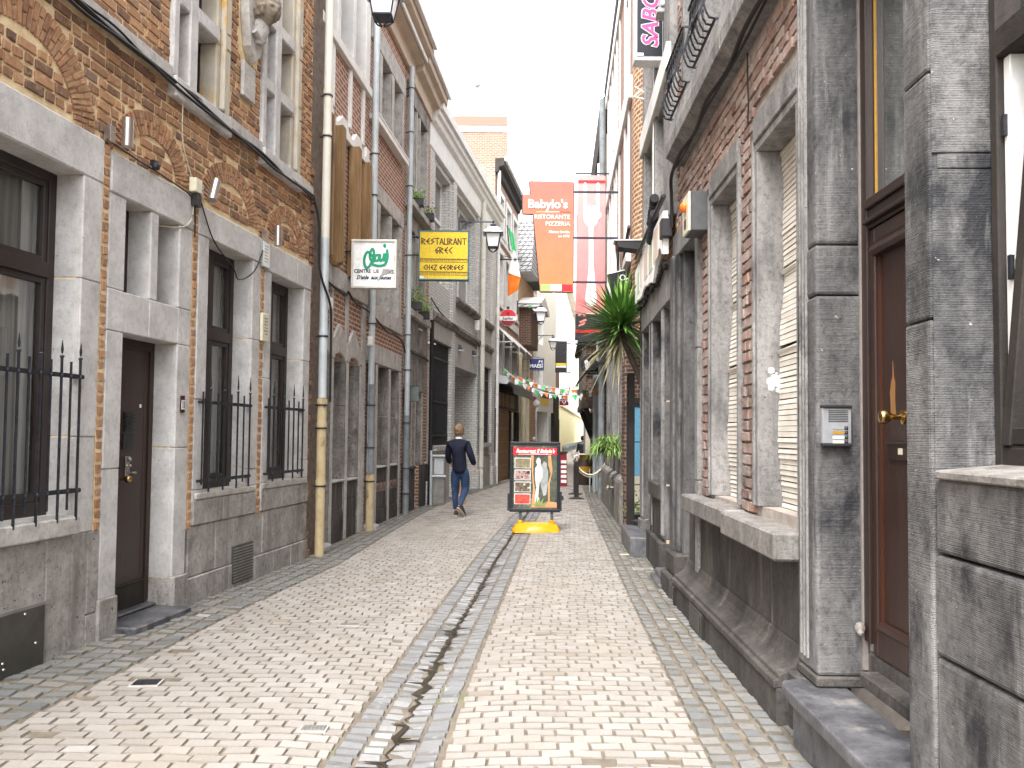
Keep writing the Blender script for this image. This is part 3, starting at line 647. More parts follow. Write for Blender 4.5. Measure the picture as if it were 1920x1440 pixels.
# ================================================================== LEFT 2: stone and brick house with boarded bays
h = House('stone_fronted_house', 'house with boarded first floor bays and narrow arched stone doorways beyond the first downpipe', -2.61, 11.63, .087, .996, True); H2 = h
D_ = .30
ops = [(-.42, .125, -.1, 2.70), (.268, .875, .885, 2.70), (1.025, 1.628, .87, 2.70), (-.45, .17, 7.33, 9.6), (.32, .98, 7.33, 9.6), (1.12, 1.70, 7.33, 9.6)]
m = h.mb(); cellwall(m, -.92, 2.02, -.3, 11.0, -.02, ops, D_); h.part(m, 'wall', M['brick_tex'])
m = h.mb()
blocks(m, -.95, -.42, -.3, .01, -.1, 2.72, (.9, 1.8)); blocks(m, .125, .268, -.3, .012, -.1, 2.70, (.9, 1.5, 2.1)); blocks(m, .875, 1.025, -.3, .01, .0, 2.70, (1.2, 2.0)); blocks(m, 1.628, 1.80, -.3, .012, -.1, 2.70, (.9, 1.7))
h.part(m, 'stone_frame', M['lime_low'], bevel=.008)
m = h.mb()
for a_, b_ in ((-.93, -.43), (.135, .258), (.885, 1.015), (1.638, 1.79)): m.box(a_, b_, .018, .026, .0, 2.66)
h.part(m, 'pale_mullion_face', M['sill'], bevel=.003)  # paler plates: fronts lighter than the reveals, put into the stone colour
m = h.mb()       # shouldered arch stones with pointed tops
for a_, b_ in ((-.42, .125), (.268, .875), (1.025, 1.628)):
    c_ = (a_ + b_) / 2; wd = b_ - a_
    m.prism([(a_ - .072, 2.70), (a_, 2.66), (a_ + .09, 2.735), (a_ + wd * .35, 2.765), (c_, 2.77), (c_, 3.18), (c_ - .04, 3.2), (a_ + .0, 2.98), (a_ - .072, 2.96)], -.3, .02)
    m.prism([(c_ + .003, 2.77), (b_ - wd * .35, 2.765), (b_ - .09, 2.735), (b_, 2.66), (b_ + .07, 2.70), (b_ + .07, 2.96), (b_, 2.98), (c_ + .05, 3.18), (c_ + .003, 3.2)], -.3, .02)
h.part(m, 'arch_stones', M['sill'], bevel=.008)
m = h.mb(); hblocks(m, (-.9, -.1, .42, .9, 1.55, 2.03), -.1, .03, 3.70, 3.99); h.part(m, 'stone_band', M['sill'], bevel=.01)
m = h.mb()
for u in (.12, .90): m.box(u, u + .12, -.05, .012, 2.98, 3.70)
m.box(1.80, 2.02, -.05, .012, -.1, 3.70); h.part(m, 'stone_strip', M['sill'], bevel=.006)
m = h.mb(); blocks(m, .262, .88, -.25, .0, -.1, .87, (.45,)); blocks(m, 1.02, 1.635, -.25, .0, -.1, .86, (.3, .6)); h.part(m, 'plinth', M['blue_low'], bevel=.008)
m = h.mb(); m.box(.255, .885, -.28, .03, .872, .90); m.box(1.015, 1.64, -.28, .03, .862, .89); h.part(m, 'sill', M['sill'], bevel=.006)
m = h.mb(); m.plan([(-.4, -.3), (.12, -.3), (.12, .02), (.0, .12), (-.25, .16), (-.4, .1)], -.02, .05); h.part(m, 'doorstep', M['sill'], bevel=.01)
m = h.mb(); m.box(-.42, .125, -.32, -.28, 0, 2.72); h.part(m, 'door', M['door'])
for a_, b_, z in ((.268, .875, .9), (1.025, 1.628, .89)): window(h, a_, b_, z, 2.72, -.30, fw=.07, fm='door')
m = h.mb(); m.box(.345, .43, -.01, .003, .12, .42); h.part(m, 'air_hole', M['dark'])
for i, (a_, b_, o_) in enumerate(((-.46, -.34, .16), (.02, .15, .17), (.905, 1.03, .16), (1.64, 1.76, .13))):
    m = h.mb(); m.box(a_, b_, .0, o_, 3.995, 5.98); m.box(a_ + .02, b_ - .02, o_, o_ + .015, 4.02, 5.95)
    n_ = 4
    for k in range(1, 1): m.box(a_ + (b_ - a_) * k / n_ - .004, a_ + (b_ - a_) * k / n_ + .004, o_ + .015, o_ + .02, 4.02, 5.95)
    m.box(a_ - .03, b_ + .02, .0, o_ * .72, 3.97, 4.03); m.box(a_ - .012, a_, .0, .03, 4.0, 6.0); m.box(a_ - .010, a_, o_ - .03, o_, 4.0, 5.98)
    h.part(m, 'boarded_bay', M['oak'], bevel=.004)
m = h.mb()       # white stepped lintels, strips, beam and mullions above
for a_, b_ in ((-.55, .10), (.10, .88), (.88, 1.62), (1.62, 2.02)):
    c_ = (a_ + b_) / 2; m.prism([(a_, 5.985), (b_, 5.985), (b_, 6.08), (b_ - .12, 6.12), (c_ + .1, 6.26), (c_ - .1, 6.26), (a_ + .1, 6.12), (a_, 6.08)], -.05, .05)
for u in (-.02, .86, 1.60): m.box(u, u + .11, -.05, .02, 6.26, 7.18)
m.box(-.62, 2.0, -.1, .06, 7.18, 7.33)
for a_, b_ in ((-.62, -.45), (.17, .32), (.98, 1.12), (1.70, 1.98)): m.box(a_, b_, -.3, .02, 7.33, 9.6)
m.box(-.62, 1.98, -.1, .03, 9.6, 9.9)
h.part(m, 'white_frame', M['white'], bevel=.008)
for a_, b_ in ((-.45, .17), (.32, .98), (1.12, 1.70)): window(h, a_, b_, 7.33, 9.6, -.28, fw=.05)
pipe(h, 2.06, .10, .95, 9.9, .055, 'zinc', (3.45, 4.3, 5.6, 6.3), coll='iron')
pipe(h, 2.06, .11, .93, 2.4, .062, 'grey_pipe', (1.4, 2.1), 'grey_downpipe'); pipe(h, 2.06, .11, -.02, .92, .066, 'rust_pipe', (.85,), 'rusty_downpipe')
# ================================================================== LEFT 3
h = House('brick_house', 'red brick house with three rows of stone mullioned windows between two grey downpipes', -2.61, 11.63, .087, .996, True); H3 = h
ops = [(2.18, 2.65, -.1, 2.8), (2.82, 3.62, 1.0, 2.8), (3.79, 4.49, 1.0, 2.8), (2.25, 2.62, 3.83, 5.63), (2.81, 3.55, 3.83, 5.63), (3.68, 4.38, 3.83, 5.63), (2.28, 2.6, 7.0, 8.28), (2.80, 3.5, 7.0, 8.28), (3.72, 4.39, 7.0, 8.28)]
m = h.mb(); cellwall(m, 2.03, 4.95, -.3, 10.0, -.02, ops, .30); h.part(m, 'wall', M['brick_tex'])
def rowstone(h, us, z0, z1, mat='lime_low', w_=.012, cuts=()):
    m = h.mb()
    for a_, b_ in us: blocks(m, a_, b_, -.3, w_, z0, z1, cuts)
    h.part(m, 'mullion', M[mat], bevel=.008)
    m = h.mb()
    for a_, b_ in us: m.box(a_ + .008, b_ - .008, w_ + .006, w_ + .014, z0 + .01, z1 - .01)
    h.part(m, 'pale_mullion_face', M['sill'], bevel=.003)  # light front against dark reveal, done with a paler stone colour
rowstone(h, ((2.65, 2.82), (3.62, 3.79), (4.49, 4.66)), -.1, 2.79, 'lime_low', cuts=(1.0, 1.9))
rowstone(h, ((2.62, 2.81), (3.55, 3.68), (4.38, 4.56)), 3.83, 5.62, 'sill', cuts=(4.6,)); rowstone(h, ((2.6, 2.80), (3.5, 3.72), (4.39, 4.56)), 7.0, 8.27, 'sill')
m = h.mb(); hblocks(m, (2.1, 2.75, 3.25, 3.75, 4.67), -.3, .02, 2.80, 3.12); h.part(m, 'lintel', M['sill'], bevel=.01)
m = h.mb(); hblocks(m, (2.1, 2.7, 3.3, 4.0, 4.67), -.2, .03, 3.52, 3.825); hblocks(m, (2.1, 2.9, 3.7, 4.67), -.2, .03, 5.63, 5.94); hblocks(m, (2.1, 3.4, 4.67), -.2, .03, 8.28, 8.66); h.part(m, 'stone_band', M['sill'], bevel=.01)
m = h.mb(); m.box(2.1, 4.62, -.02, .12, 6.88, 6.98); m.box(2.1, 4.62, .09, .13, 6.98, 7.02); h.part(m, 'gutter', M['white'], bevel=.006)
m = h.mb(); hblocks(m, (2.825, 3.62, 4.5), -.25, .0, .72, .98); hblocks(m, (2.825, 3.7, 4.6), -.25, .0, .27, .55); hblocks(m, (2.80, 3.3, 3.9, 4.66), -.25, .02, -.1, .265)
h.part(m, 'plinth', M['blue_low'], bevel=.008)
m = h.mb(); bricks(m, [(2.83, 4.6, .555, .715)], None, -.02, .2, .045, .01, .018, .003, .002, lambda u, z: rr(0, .4)); h.part(m, 'brick_course', M['brickR'], recalc=False)
m = h.mb(); m.box(2.81, 3.625, -.28, .03, .982, 1.01); m.box(3.78, 4.5, -.28, .03, .982, 1.01); h.part(m, 'sill', M['sill'], bevel=.006)
m = h.mb(); m.plan([(2.15, -.3), (2.66, -.3), (2.72, .0), (2.6, .14), (2.2, .18)], -.02, .045); h.part(m, 'doorstep', M['sill'], bevel=.01)
m = h.mb(); m.box(2.18, 2.65, -.33, -.29, 0, 2.8); h.part(m, 'door', M['door_frame'])
for o in ops[1:]: window(h, o[0], o[1], o[2], o[3], -.29, fw=.055, fm='frame')
m = h.mb()       # bracketed cornice running over this house and the next
for a_, b_, k_, dz in ((1.9, 5.4, 1., 0), (5.403, 7.75, .84, -.12)): m.prof([(x * k_ if x > 0 else x, z + dz) for x, z in ((-.02, 9.0), (.06, 9.0), (.08, 9.25), (.26, 9.3), (.29, 9.42), (.42, 9.45), (.43, 9.62), (.47, 9.66), (.47, 9.8), (-.02, 9.8))], a_, b_)
h.part(m, 'cornice', M['beige'], bevel=.01)
m = h.mb(); m.prof([(.44, 9.58), (.52, 9.58), (.53, 9.72), (.44, 9.72)], 1.9, 5.4); m.prof([(.28, 9.31), (.32, 9.31), (.32, 9.41), (.28, 9.41)], 1.9, 5.4); m.prof([(.37, 9.48), (.44, 9.48), (.45, 9.60), (.37, 9.60)], 5.41, 7.75); h.part(m, 'gutter', M['white'], bevel=.004)
pipe(h, 4.86, .10, 1.95, 9.0, .052, 'zinc', (2.9, 3.6, 5.2, 6.6, 7.7, 8.6), coll='iron'); pipe(h, 4.86, .10, -.02, 1.94, .062, 'grey_pipe', (.45, .95, 1.85), 'grey_downpipe')
# ================================================================== LEFT 4
h = House('brick_house', 'narrow brick house with leafy window boxes and a small glass sign over its door', -2.61, 11.63, .087, .996, True); H4 = h
ops = [(4.98, 5.62, -.1, 2.5), (6.12, 6.72, -.1, 2.45), (5.08, 5.75, 4.15, 5.8), (6.2, 6.9, 4.15, 5.8), (5.1, 5.75, 6.35, 8.45), (6.2, 6.95, 6.35, 8.45)]
m = h.mb(); cellwall(m, 4.96, 7.6, -.3, 10.0, -.02, ops, .3); h.part(m, 'wall', M['brick_tex'])
rowstone(h, ((5.62, 5.74), (6.02, 6.12), (6.72, 6.9)), .9, 2.5, 'lime_low'); rowstone(h, ((4.98, 5.08), (5.75, 5.9), (6.08, 6.2), (6.9, 7.05)), 4.15, 5.8, 'sill'); rowstone(h, ((5.0, 5.1), (5.75, 5.88), (6.1, 6.2), (6.95, 7.1)), 6.35, 8.45, 'sill')
m = h.mb(); hblocks(m, (4.97, 5.3, 5.7, 6.2, 6.7, 7.2), -.2, .02, 2.50, 3.25); hblocks(m, (4.97, 5.6, 6.3, 7.2), -.2, .04, 3.32, 4.1); hblocks(m, (4.97, 6.1, 7.2), -.2, .03, 5.8, 6.1); m.box(4.97, 7.2, -.2, .03, 8.45, 8.8); h.part(m, 'stone_band', M['lime_low'], bevel=.01)
m = h.mb(); m.box(4.97, 7.15, -.2, .16, 6.2, 6.33); m.box(4.97, 7.15, -.2, .14, 3.98, 4.12); h.part(m, 'ledge', M['sill'], bevel=.01)
m = h.mb(); m.box(4.97, 5.0, -.28, .02, -.1, 1.0); m.box(5.62, 6.1, -.28, .02, -.1, .85); m.box(6.74, 7.6, -.28, .02, -.1, .9); m.box(5.62, 6.1, -.1, .05, .85, .9); h.part(m, 'plinth', M['blue_low'], bevel=.008)
for a_, b_ in ((4.98, 5.62), (6.12, 6.72)):
    m = h.mb(); m.box(a_, b_, -.33, -.29, 0, 2.5); h.part(m, 'door', M['door_frame'])
for o in ops[2:]: window(h, o[0], o[1], o[2], o[3], -.29, fw=.055, fm='s_grey')
m = h.mb(); m.tube([(7.35, .12, -.1), (7.35, .12, 1.1), (7.35, .12, 4.2)], .05, 8); h.part(m, 'black_pipe', M['cable'])
# ================================================================== LEFT 5: white painted brick
h = House('painted_brick_building', 'pale painted brick building with a garage opening and barred windows, white pipe down its front', -2.04, 19.14, .14, .99, True, 'building'); H5 = h
ops = [(.62, 2.7, 1.3, 3.88), (3.2, 6.4, -.3, 3.42), (7.5, 9.0, 1.3, 3.80), (.95, 2.65, 5.35, 8.2), (3.45, 6.3, 5.35, 8.2), (7.25, 9.0, 5.35, 8.2)]
m = h.mb(); cellwall(m, -.1, 9.85, -.4, 9.25, -.02, ops, .35, body=7); h.part(m, 'wall', M['brick_white'])
m = h.mb()
for a_, b_ in ((-.1, .55), (2.75, 3.15), (6.45, 7.0), (9.2, 9.85)): m.box(a_, b_, -.1, .06, .95, 8.6); m.box(a_ - .03, b_ + .03, -.1, .10, .5, .95); m.box(a_ - .04, b_ + .04, -.1, .14, -.4, .5)
h.part(m, 'pilaster', M['brick_white'], bevel=.01)
m = h.mb(); m.box(.56, 2.74, -.1, .045, 3.88, 4.32); m.box(3.16, 6.44, -.1, .045, 3.42, 4.2); m.box(7.02, 9.18, -.1, .045, 3.8, 4.3); m.box(.56, 2.74, -.1, .03, -.3, .9); m.box(7.02, 9.18, -.1, .03, -.3, .9); h.part(m, 'render_panel', M['cream'] if 0 else M['grey_render'])
m = h.mb(); m.prof([(-.02, 4.32), (.08, 4.32), (.14, 4.42), (.14, 4.5), (-.02, 4.56)], .56, 9.19); m.prof([(-.02, 5.1), (.10, 5.12), (.16, 5.2), (.16, 5.27), (-.02, 5.33)], 3.16, 6.44); m.prof([(-.02, 5.1), (.10, 5.12), (.16, 5.2), (.16, 5.27), (-.02, 5.33)], 7.0, 9.19); h.part(m, 'ledge', M['lime_low'], bevel=.006)
m = h.mb(); m.prof([(-.02, 8.35), (.08, 8.35), (.10, 8.85), (.20, 8.92), (.23, 9.02), (.30, 9.06), (.31, 9.24), (-.02, 9.26)], -.05, 9.85); h.part(m, 'cornice', M['white'], bevel=.01)
m = h.mb(); m.prof([(.30, 9.18), (.38, 9.18), (.40, 9.36), (.30, 9.36)], -.05, 9.85); h.part(m, 'gutter', M['white'], bevel=.006)
for a_, b_, c_, d_ in ((.62, 2.7, 1.3, 3.88), (7.5, 9.0, 1.3, 3.80)):
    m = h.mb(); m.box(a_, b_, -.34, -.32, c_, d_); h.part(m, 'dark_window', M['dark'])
    m = h.mb(); n_ = int((b_ - a_) / .085)
    for k in range(n_ + 1): u = a_ + .04 + (b_ - a_ - .08) * k / n_; m.box(u - .011, u + .011, -.05, -.028, c_ + .02, d_ - .02)
    for z in (c_ + .25, c_ + (d_ - c_) * .42, d_ - .42): m.box(a_, b_, -.06, -.02, z - .02, z + .02)
    h.part(m, 'window_bars', M['iron'])
    m = h.mb(); m.box(a_ - .06, b_ + .06, -.2, .12, c_ - .13, c_); h.part(m, 'sill', M['sill'], bevel=.008)
m = h.mb(); m.box(3.2, 6.4, -3.0, -2.9, -.3, 3.42); m.box(3.2, 6.4, -3.0, -.36, 3.40, 3.43); m.box(3.19, 3.21, -3, -.36, -.3, 3.42); m.box(6.4, 6.42, -3, -.36, -.3, 3.42); h.part(m, 'garage_recess', M['brick_white'])
m = h.mb(); m.box(3.3, 4.6, -2.9, -2.86, -.3, 3.3); h.part(m, 'garage_door', M['grey_pipe'])
for o in ops[3:]: window(h, o[0], o[1], o[2], o[3], -.3, ((o[0] + o[1]) / 2,), (7.1,), fw=.09, fm='white', pane='pane_grey')
pipe(h, 6.72, .16, -.1, 8.9, .075, 'cream_pipe', (.6, 1.8, 3.0, 4.4, 5.8, 7.1, 8.3), 'white_downpipe', coll='zinc')
m = h.mb(); m.box(6.50, 6.58, .02, .10, -.1, 4.0); h.part(m, 'cable_duct', M['grey_pipe'])
m = h.mb(); m.box(6.0, 6.18, .05, .18, 4.75, 5.05); h.part(m, 'white_box', M['white'])
# ================================================================== LEFT 6: pub
def plain_house(name, label, x, y, dx, dy, left, u0, u1, ztop, wins, wall, z0=-.6, depth=.25, pane='pane_far', fm='s_grey', dressing=None, body=7., cat='house', roof=None, mull=True):
    h = House(name, label, x, y, dx, dy, left, cat)
    m = h.mb(); cellwall(m, u0, u1, z0, ztop, 0, wins, depth, body=body); h.part(m, 'wall', M[wall])
    for o in wins:
        if o[2] < .2:
            m = h.mb(); m.box(o[0], o[1], -depth - .02, -depth + .01, o[2], o[3]); h.part(m, 'door', M['door_frame'])
        else: window(h, o[0], o[1], o[2], o[3], -depth + .01, ((o[0] + o[1]) / 2,) if mull and o[1] - o[0] > .8 else (), (o[2] + (o[3] - o[2]) * .65,), fw=.06, fm=fm, pane=pane)
    if dressing:
        mat, jw, lt, sl, pr = dressing
        m = h.mb()
        for o in wins:
            m.box(o[0] - jw, o[0], -.2, pr, o[2], o[3]); m.box(o[1], o[1] + jw, -.2, pr, o[2], o[3]); m.box(o[0] - jw, o[1] + jw, -.2, pr + .005, o[3], o[3] + lt)
            if o[2] > .2: m.box(o[0] - jw - .03, o[1] + jw + .03, -.2, pr + .06, o[2] - sl, o[2])
        h.part(m, 'window_surround', M[mat], bevel=.008)
    return h
h = plain_house('pub_building', 'tall brick pub with white window frames, striped awnings and a dark timber front', -.66, 28.89, .146, .99, True, -.05, 5.95, 11.1,
    [(.5, 1.7, 3.75, 5.3), (2.3, 3.6, 3.75, 5.3), (4.2, 5.6, 3.75, 5.3), (.5, 1.9, 6.3, 8.2), (2.5, 3.9, 6.3, 8.2), (4.4, 5.6, 6.3, 8.2), (.7, 1.9, 8.9, 10.3), (2.6, 3.7, 8.9, 10.3), (4.4, 5.5, 8.9, 10.3)], 'brick_tex', dressing=('white', .18, .2, .12, .03)); H6 = h
m = h.mb(); m.box(-.05, 5.95, .005, .06, 2.55, 3.2); m.box(-.05, 5.95, .005, .05, 3.2, 3.7)
for u in (.0, 3.6, 5.2, 5.75): m.box(u, u + .18, .0, .10, -.5, 2.5)
h.part(m, 'timber_fascia', M['timber'], bevel=.006)
m = h.mb()
for k in range(22): m.box(.2, 3.5, .01, .035, -.3 + k * .125, -.19 + k * .125)
tag(h.part(m, 'plank_shutter', M['oak']), 'brown plank shutter closing the shop front')
m = h.mb(); m.box(3.8, 5.15, .005, .03, -.4, 2.45); m.box(5.40, 5.7, .005, .03, .4, 2.45); h.part(m, 'shop_window', M['pane_far'])
m = h.mb()
for a_, b_ in ((.3, 1.3), (1.5, 2.0), (2.2, 3.2), (3.4, 4.6)): m.box(a_, b_, .06, .085, 2.62, 3.12)
h.part(m, 'name_board', M['oak'])
m = h.mb(); m.prof([(.02, 3.42), (.42, 3.36), (.5, 3.45), (.45, 3.62), (.02, 3.72)], .35, .62); m.prof([(.02, 3.5), (.4, 3.45), (.42, 3.5), (.02, 3.62)], .62, 5.9); 
aw = h.part(m, 'awning_box', M['s_lightgrey'])
m = h.mb(); m.prof([(.1, 3.45), (.62, 3.36), (.66, 3.05), (.62, 3.04), (.58, 3.32), (.1, 3.4)], .62, 5.85); m.build('valance', M['s_charcoal'], aw)
for a_, b_ in ((.4, 1.8), (2.2, 3.7), (4.1, 5.7)):
    m = h.mb(); m.quad((a_, .03, 5.45), (b_, .03, 5.45), (b_, .62, 4.85), (a_, .62, 4.85)); m.quad((a_, .62, 4.85), (b_, .62, 4.85), (b_, .62, 4.7), (a_, .62, 4.7)); aw = h.part(m, 'window_awning', M['s_charcoal'], recalc=False)
    m = h.mb()
    for u in (a_, b_): m.tube([(u, .62, 4.86), (u, .02, 4.86)], .018, 5); m.tube([(u, .02, 5.46), (u, .63, 4.86)], .03, 5)
    m.build('awning_arm', M['white'], aw)
m = h.mb(); m.prof([(0, 10.8), (.12, 10.85), (.15, 11.0), (.32, 11.05), (.34, 11.3), (0, 11.3)], -.1, 5.6); h.part(m, 'cornice', M['timber'])
m = h.mb(); m.prof([(.34, 11.2), (.42, 11.2), (.42, 11.35), (.34, 11.35)], -.1, 5.6); h.part(m, 'gutter', M['white'])
m = h.mb(); hblocks(m, (-.05, 2.2, 4.2, 5.95), 0, .06, 5.75, 6.05); hblocks(m, (-.05, 2.2, 4.2, 5.95), 0, .06, 8.6, 8.85); h.part(m, 'stone_band', M['white'])
pipe(h, .10, .12, -.4, 10.9, .06, 'white', (2, 5, 8), 'downpipe', coll='zinc')
# chimney block rising behind the painted building
o = empty('chimney_block', (-1.5, 34, 0), 0, label='big square brick stack with an orange and white capping behind the roofs', cat='chimney')
m = MB(); m.box(-1.1, 1.17, 0, 3, 6, 14.15); m.build('stack', M['brick_pink'], o); m = MB(); m.box(-1.1, 1.17, -.03, 3, 14.15, 14.40); m.build('white_band', M['whitewall'], o); m = MB(); m.box(-1.1, 1.19, -.05, 3, 14.40, 14.8); m.build('orange_cap', M['s_coral'], o)
o = empty('church_spire', (-12.8, 260, 0), 0, label='very pale thin church spire far beyond the chimney block', cat='spire')
m = MB(); m.tube([(0, 0, 60), (.6, 0, 103), (.75, 0, 112)], [7, .9, .25], 8); m.build('spire_roof', M['s_lightgrey'], o); m = MB(); m.ball((.75, 0, 113), 1.1, 10); m.tube([(.75, 0, 113), (.75, 0, 121)], .12, 5); m.build('finial', M['s_lightgrey'], o)  # distance haze put into the spire's pale grey colour
# ================================================================== LEFT 7-9
h = House('tiled_roof_house', 'low house with a pale grey tiled roof slope facing the street end', .24, 35.0, .146, .99, True)
m = h.mb(); m.box(.0, 5.3, -5, .0, -.6, 8.6); h.part(m, 'wall', M['brick_orange'])
m = h.mb(); m.hexa([(-.1, -5, 8.5), (-.1, .55, 8.5), (5.3, .55, 8.6), (5.3, -5, 8.6), (2.6, -5, 11.4), (2.6, .35, 11.4), (2.9, .35, 11.4), (2.9, -5, 11.4)]); h.part(m, 'roof', M['tile'])
m = h.mb(); m.prism([(-.05, 7.2), (1.2, 7.6), (3.2, 7.2), (3.2, 7.0), (-.05, 7.0)], 0, 1.0); h.part(m, 'eave_board', M['white'])
m = h.mb(); m.box(.3, 2.9, .0, .5, 5.4, 7.0); h.part(m, 'timber_oriel', M['brick_dark'])
m = h.mb()
for u in (.3, 1.6, 2.8): m.box(u, u + .3, .0, .12, -.5, 5.4)
h.part(m, 'post', M['s_cream'])
h = plain_house('brick_house', 'narrow tall brick house with white vertical stone strips before the street bends', .98, 40.3, .13, .99, True, 0, 1.75, 10.9, [(.25, .65, 3.6, 8.4), (1.05, 1.45, 3.6, 8.4)], 'brick_tex', dressing=('white', .14, .2, .15, .04), pane='pane_grey', mull=False)
h = House('corner_shop', 'white fronted shop with a yellow name strip, dark doorway and panelled white pillar', 1.15, 42.0, 1.02, 4.0, True, 'shop')
m = h.mb(); cellwall(m, 0, 5.4, -.6, 9.5, 0, [(.15, 2.6, -.6, 2.75), (.5, 1.9, 3.9, 5.6), (.5, 1.9, 6.3, 8.0)], .5, body=5); h.part(m, 'wall', M['whitewall'])
for z in (3.9, 6.3): window(h, .5, 1.9, z, z + 1.7, -.4, (1.2,), (z + .6,), fw=.08, fm='white', pane='pane_grey')
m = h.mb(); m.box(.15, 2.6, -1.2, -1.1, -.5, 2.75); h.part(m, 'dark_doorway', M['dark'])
m = h.mb(); m.box(.1, 4.0, 0, .15, 2.78, 3.75); m.box(2.62, 3.35, 0, .16, -.5, 2.78); m.box(0, .12, 0, .1, -.5, 2.78); f_ = h.part(m, 'fascia', M['white'], bevel=.01)
m = h.mb(); m.box(2.75, 3.2, .16, .18, .3, 1.2); m.box(2.75, 3.2, .16, .18, 1.5, 2.6); m.build('panel', M['s_lightgrey'], f_)
m = h.mb(); m.box(.7, 2.6, .15, .17, 3.5, 3.68); m.build('dark_strip', M['s_charcoal'], f_)
m = h.mb(); m.box(.7, 2.6, .15, .175, 3.15, 3.48); m.build('yellow_strip', M['s_yellow'], f_)
m = h.mb(); m.box(4.0, 5.3, -.2, .2, -.5, 3.7); h.part(m, 'black_pillar', M['timber'])
m = h.mb(); m.prof([(0, 3.75), (.3, 3.78), (.32, 3.88), (0, 3.95)], 0, 4.4); h.part(m, 'cornice', M['s_grey'])
HS = h
h = House('brick_shop', 'small reddish brick shop side between the black pillar and the yellow wall', 2.5, 47.4, .12, .99, True, 'shop')
m = h.mb(); m.box(0, 3.2, -5, 0, -.6, 6.2); h.part(m, 'wall', M['brick_pink'])
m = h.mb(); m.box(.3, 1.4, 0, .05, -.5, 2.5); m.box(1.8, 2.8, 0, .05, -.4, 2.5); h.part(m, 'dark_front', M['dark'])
h = House('white_building', 'long white building with a yellow ground floor where the street bends away', 5.0, 86, .115, 1, True, 'building')
m = h.mb(); m.box(-9, 75, -12, 0, 4.6, 19); m.box(-40, 0, -16, -3.6, -1, 22); h.part(m, 'wall', M['whitewall'])
m = h.mb(); m.box(-9, 75, -8, .05, -.8, 4.6); h.part(m, 'yellow_base', M['yellowwall'])
m = h.mb(); m.box(-2, 75, 0, .35, 4.5, 4.75); m.box(-2, 75, 0, .7, 18.6, 19.2); h.part(m, 'cornice', M['cream'])
for i in range(7):
    u = 1 + i * 9; m = h.mb(); m.box(u, u + 1.6, 0, .14, 6.5, 9.6); m.box(u - .2, u + 1.8, .0, .2, 9.6, 9.9); f_ = h.part(m, 'window', M['cream'])
    m = h.mb(); m.box(u + .15, u + 1.45, .14, .16, 6.65, 9.45); m.build('pane', M['s_lightgrey'], f_)
for i in range(9):
    m = MB(); x, y = 5.85 + i * .81, 90 + i * 7.; m.lathe([(.0, 0), (.38, 0), (.34, .3), (.4, .35), (.36, .6), (.2, .75), (0, .78)], (x, y, gz(y)), 8)
    tag(m.build('bollard', M['grey_pipe']), ('dark stone bollard at the foot of the yellow wall, nearest of its row' if i == 0 else 'dark stone bollard in the row along the far yellow wall'), 'bollard', 'stone bollards along the yellow wall')
m = MB()
# ================================================================== RIGHT 1: near bluestone building (window, door) and the brick house
def moulded(h, u0, u1, z0, z1, t, mat, name='moulded_frame', depth=.24, sill=False, split=None):
    "two-step stone architrave round an opening, returned as three parts"
    for a_, b_, s_ in ((u0 - t, u0, 1), (u1, u1 + t, -1)):
        m = h.mb(); k = t * .38
        o_, i_ = (a_, b_) if s_ > 0 else (b_, a_)
        m.box(min(o_, o_ + s_ * k), max(o_, o_ + s_ * k), -depth, .016, z0, z1 + t * .999); m.box(min(o_ + s_ * k, i_), max(o_ + s_ * k, i_), -depth, .004, z0, z1)
        m.tube([(o_ + s_ * k, .005, z0), (o_ + s_ * k, .005, z1)], .010, 6)
        h.part(m, name, M[mat], bevel=.008)
    m = h.mb(); m.box(u0 - t * .62, u1 + t * .62, -depth, .0165, z1 + t * .62, z1 + t * 2.4); m.box(u0 - t * .62, u1 + t * .62, -depth, .003, z1, z1 + t * .62); h.part(m, 'lintel', M[mat], bevel=.008)
h = House('brick_house', 'red brick and bluestone house with shuttered windows, brown door and iron balconies, on the right', 1.65, 5.01, .022, 1., False); R2 = h
W2, W1 = (-.235, .585, 1.13, 3.55), (1.155, 2.005, 1.10, 3.575)
DR, D3 = (-1.69, -.66, .36, 4.3), (2.60, 3.29, .0, 3.47)
UW = [(1.38, 2.16, 4.78, 7.6), (2.46, 3.17, 4.78, 7.6)]
m = h.mb(); cellwall(m, -.36, 3.8, -.3, 9.5, -.03, [W2, W1, D3] + UW, .26, body=5); h.part(m, 'wall', M['mortarR'])
RX = [(-.36, .705, 1.0, 3.85), (1.04, 2.13, 1.0, 3.83), (2.44, 3.8, -.3, 3.72), (-2, 4, 4.39, 4.77), (1.28, 2.26, 4.7, 7.8), (2.36, 3.27, 4.7, 7.8)]
m = h.mb(); bricks(m, [(-.36, 2.46, 1.07, 4.40), (2.40, 3.8, 3.65, 4.40), (-.36, 3.80, 4.76, 8.2)], lambda u, z: not any(o[0] < u < o[1] and o[2] < z < o[3] for o in RX), -.03, .20, .066, .016, .026, .006, .005, lambda u, z: min(.98, max(.02, (.50 if z > 2.2 else .42) + .35 * noise.noise((u * 2, z * 2, 9)) + rr(-.33, .33) + (.35 if rnd() < .06 else 0))))
bricks(m, [(-.37, -.34, .3, 3.9)], None, -.03, .2, .07, .012, .03, .006, .005)
h.part(m, 'brickwork', M['brickR'], recalc=False)
moulded(h, *W2, .105, 'blue_light'); moulded(h, *W1, .105, 'blue_light')
m = h.mb(); m.box(-.34, .96, -.25, .17, .90, 1.062); m.box(.964, 2.62, -.25, .15, .925, 1.07); h.part(m, 'sill', M['sill_r'], bevel=.014)
m = h.mb(); hblocks(m, (-.335, .26, .73, 1.22, 1.75, 2.12, 2.55, 2.98), -.2, .0, .42, .90)
h.part(m, 'dado', M['blue_low'], bevel=.003)
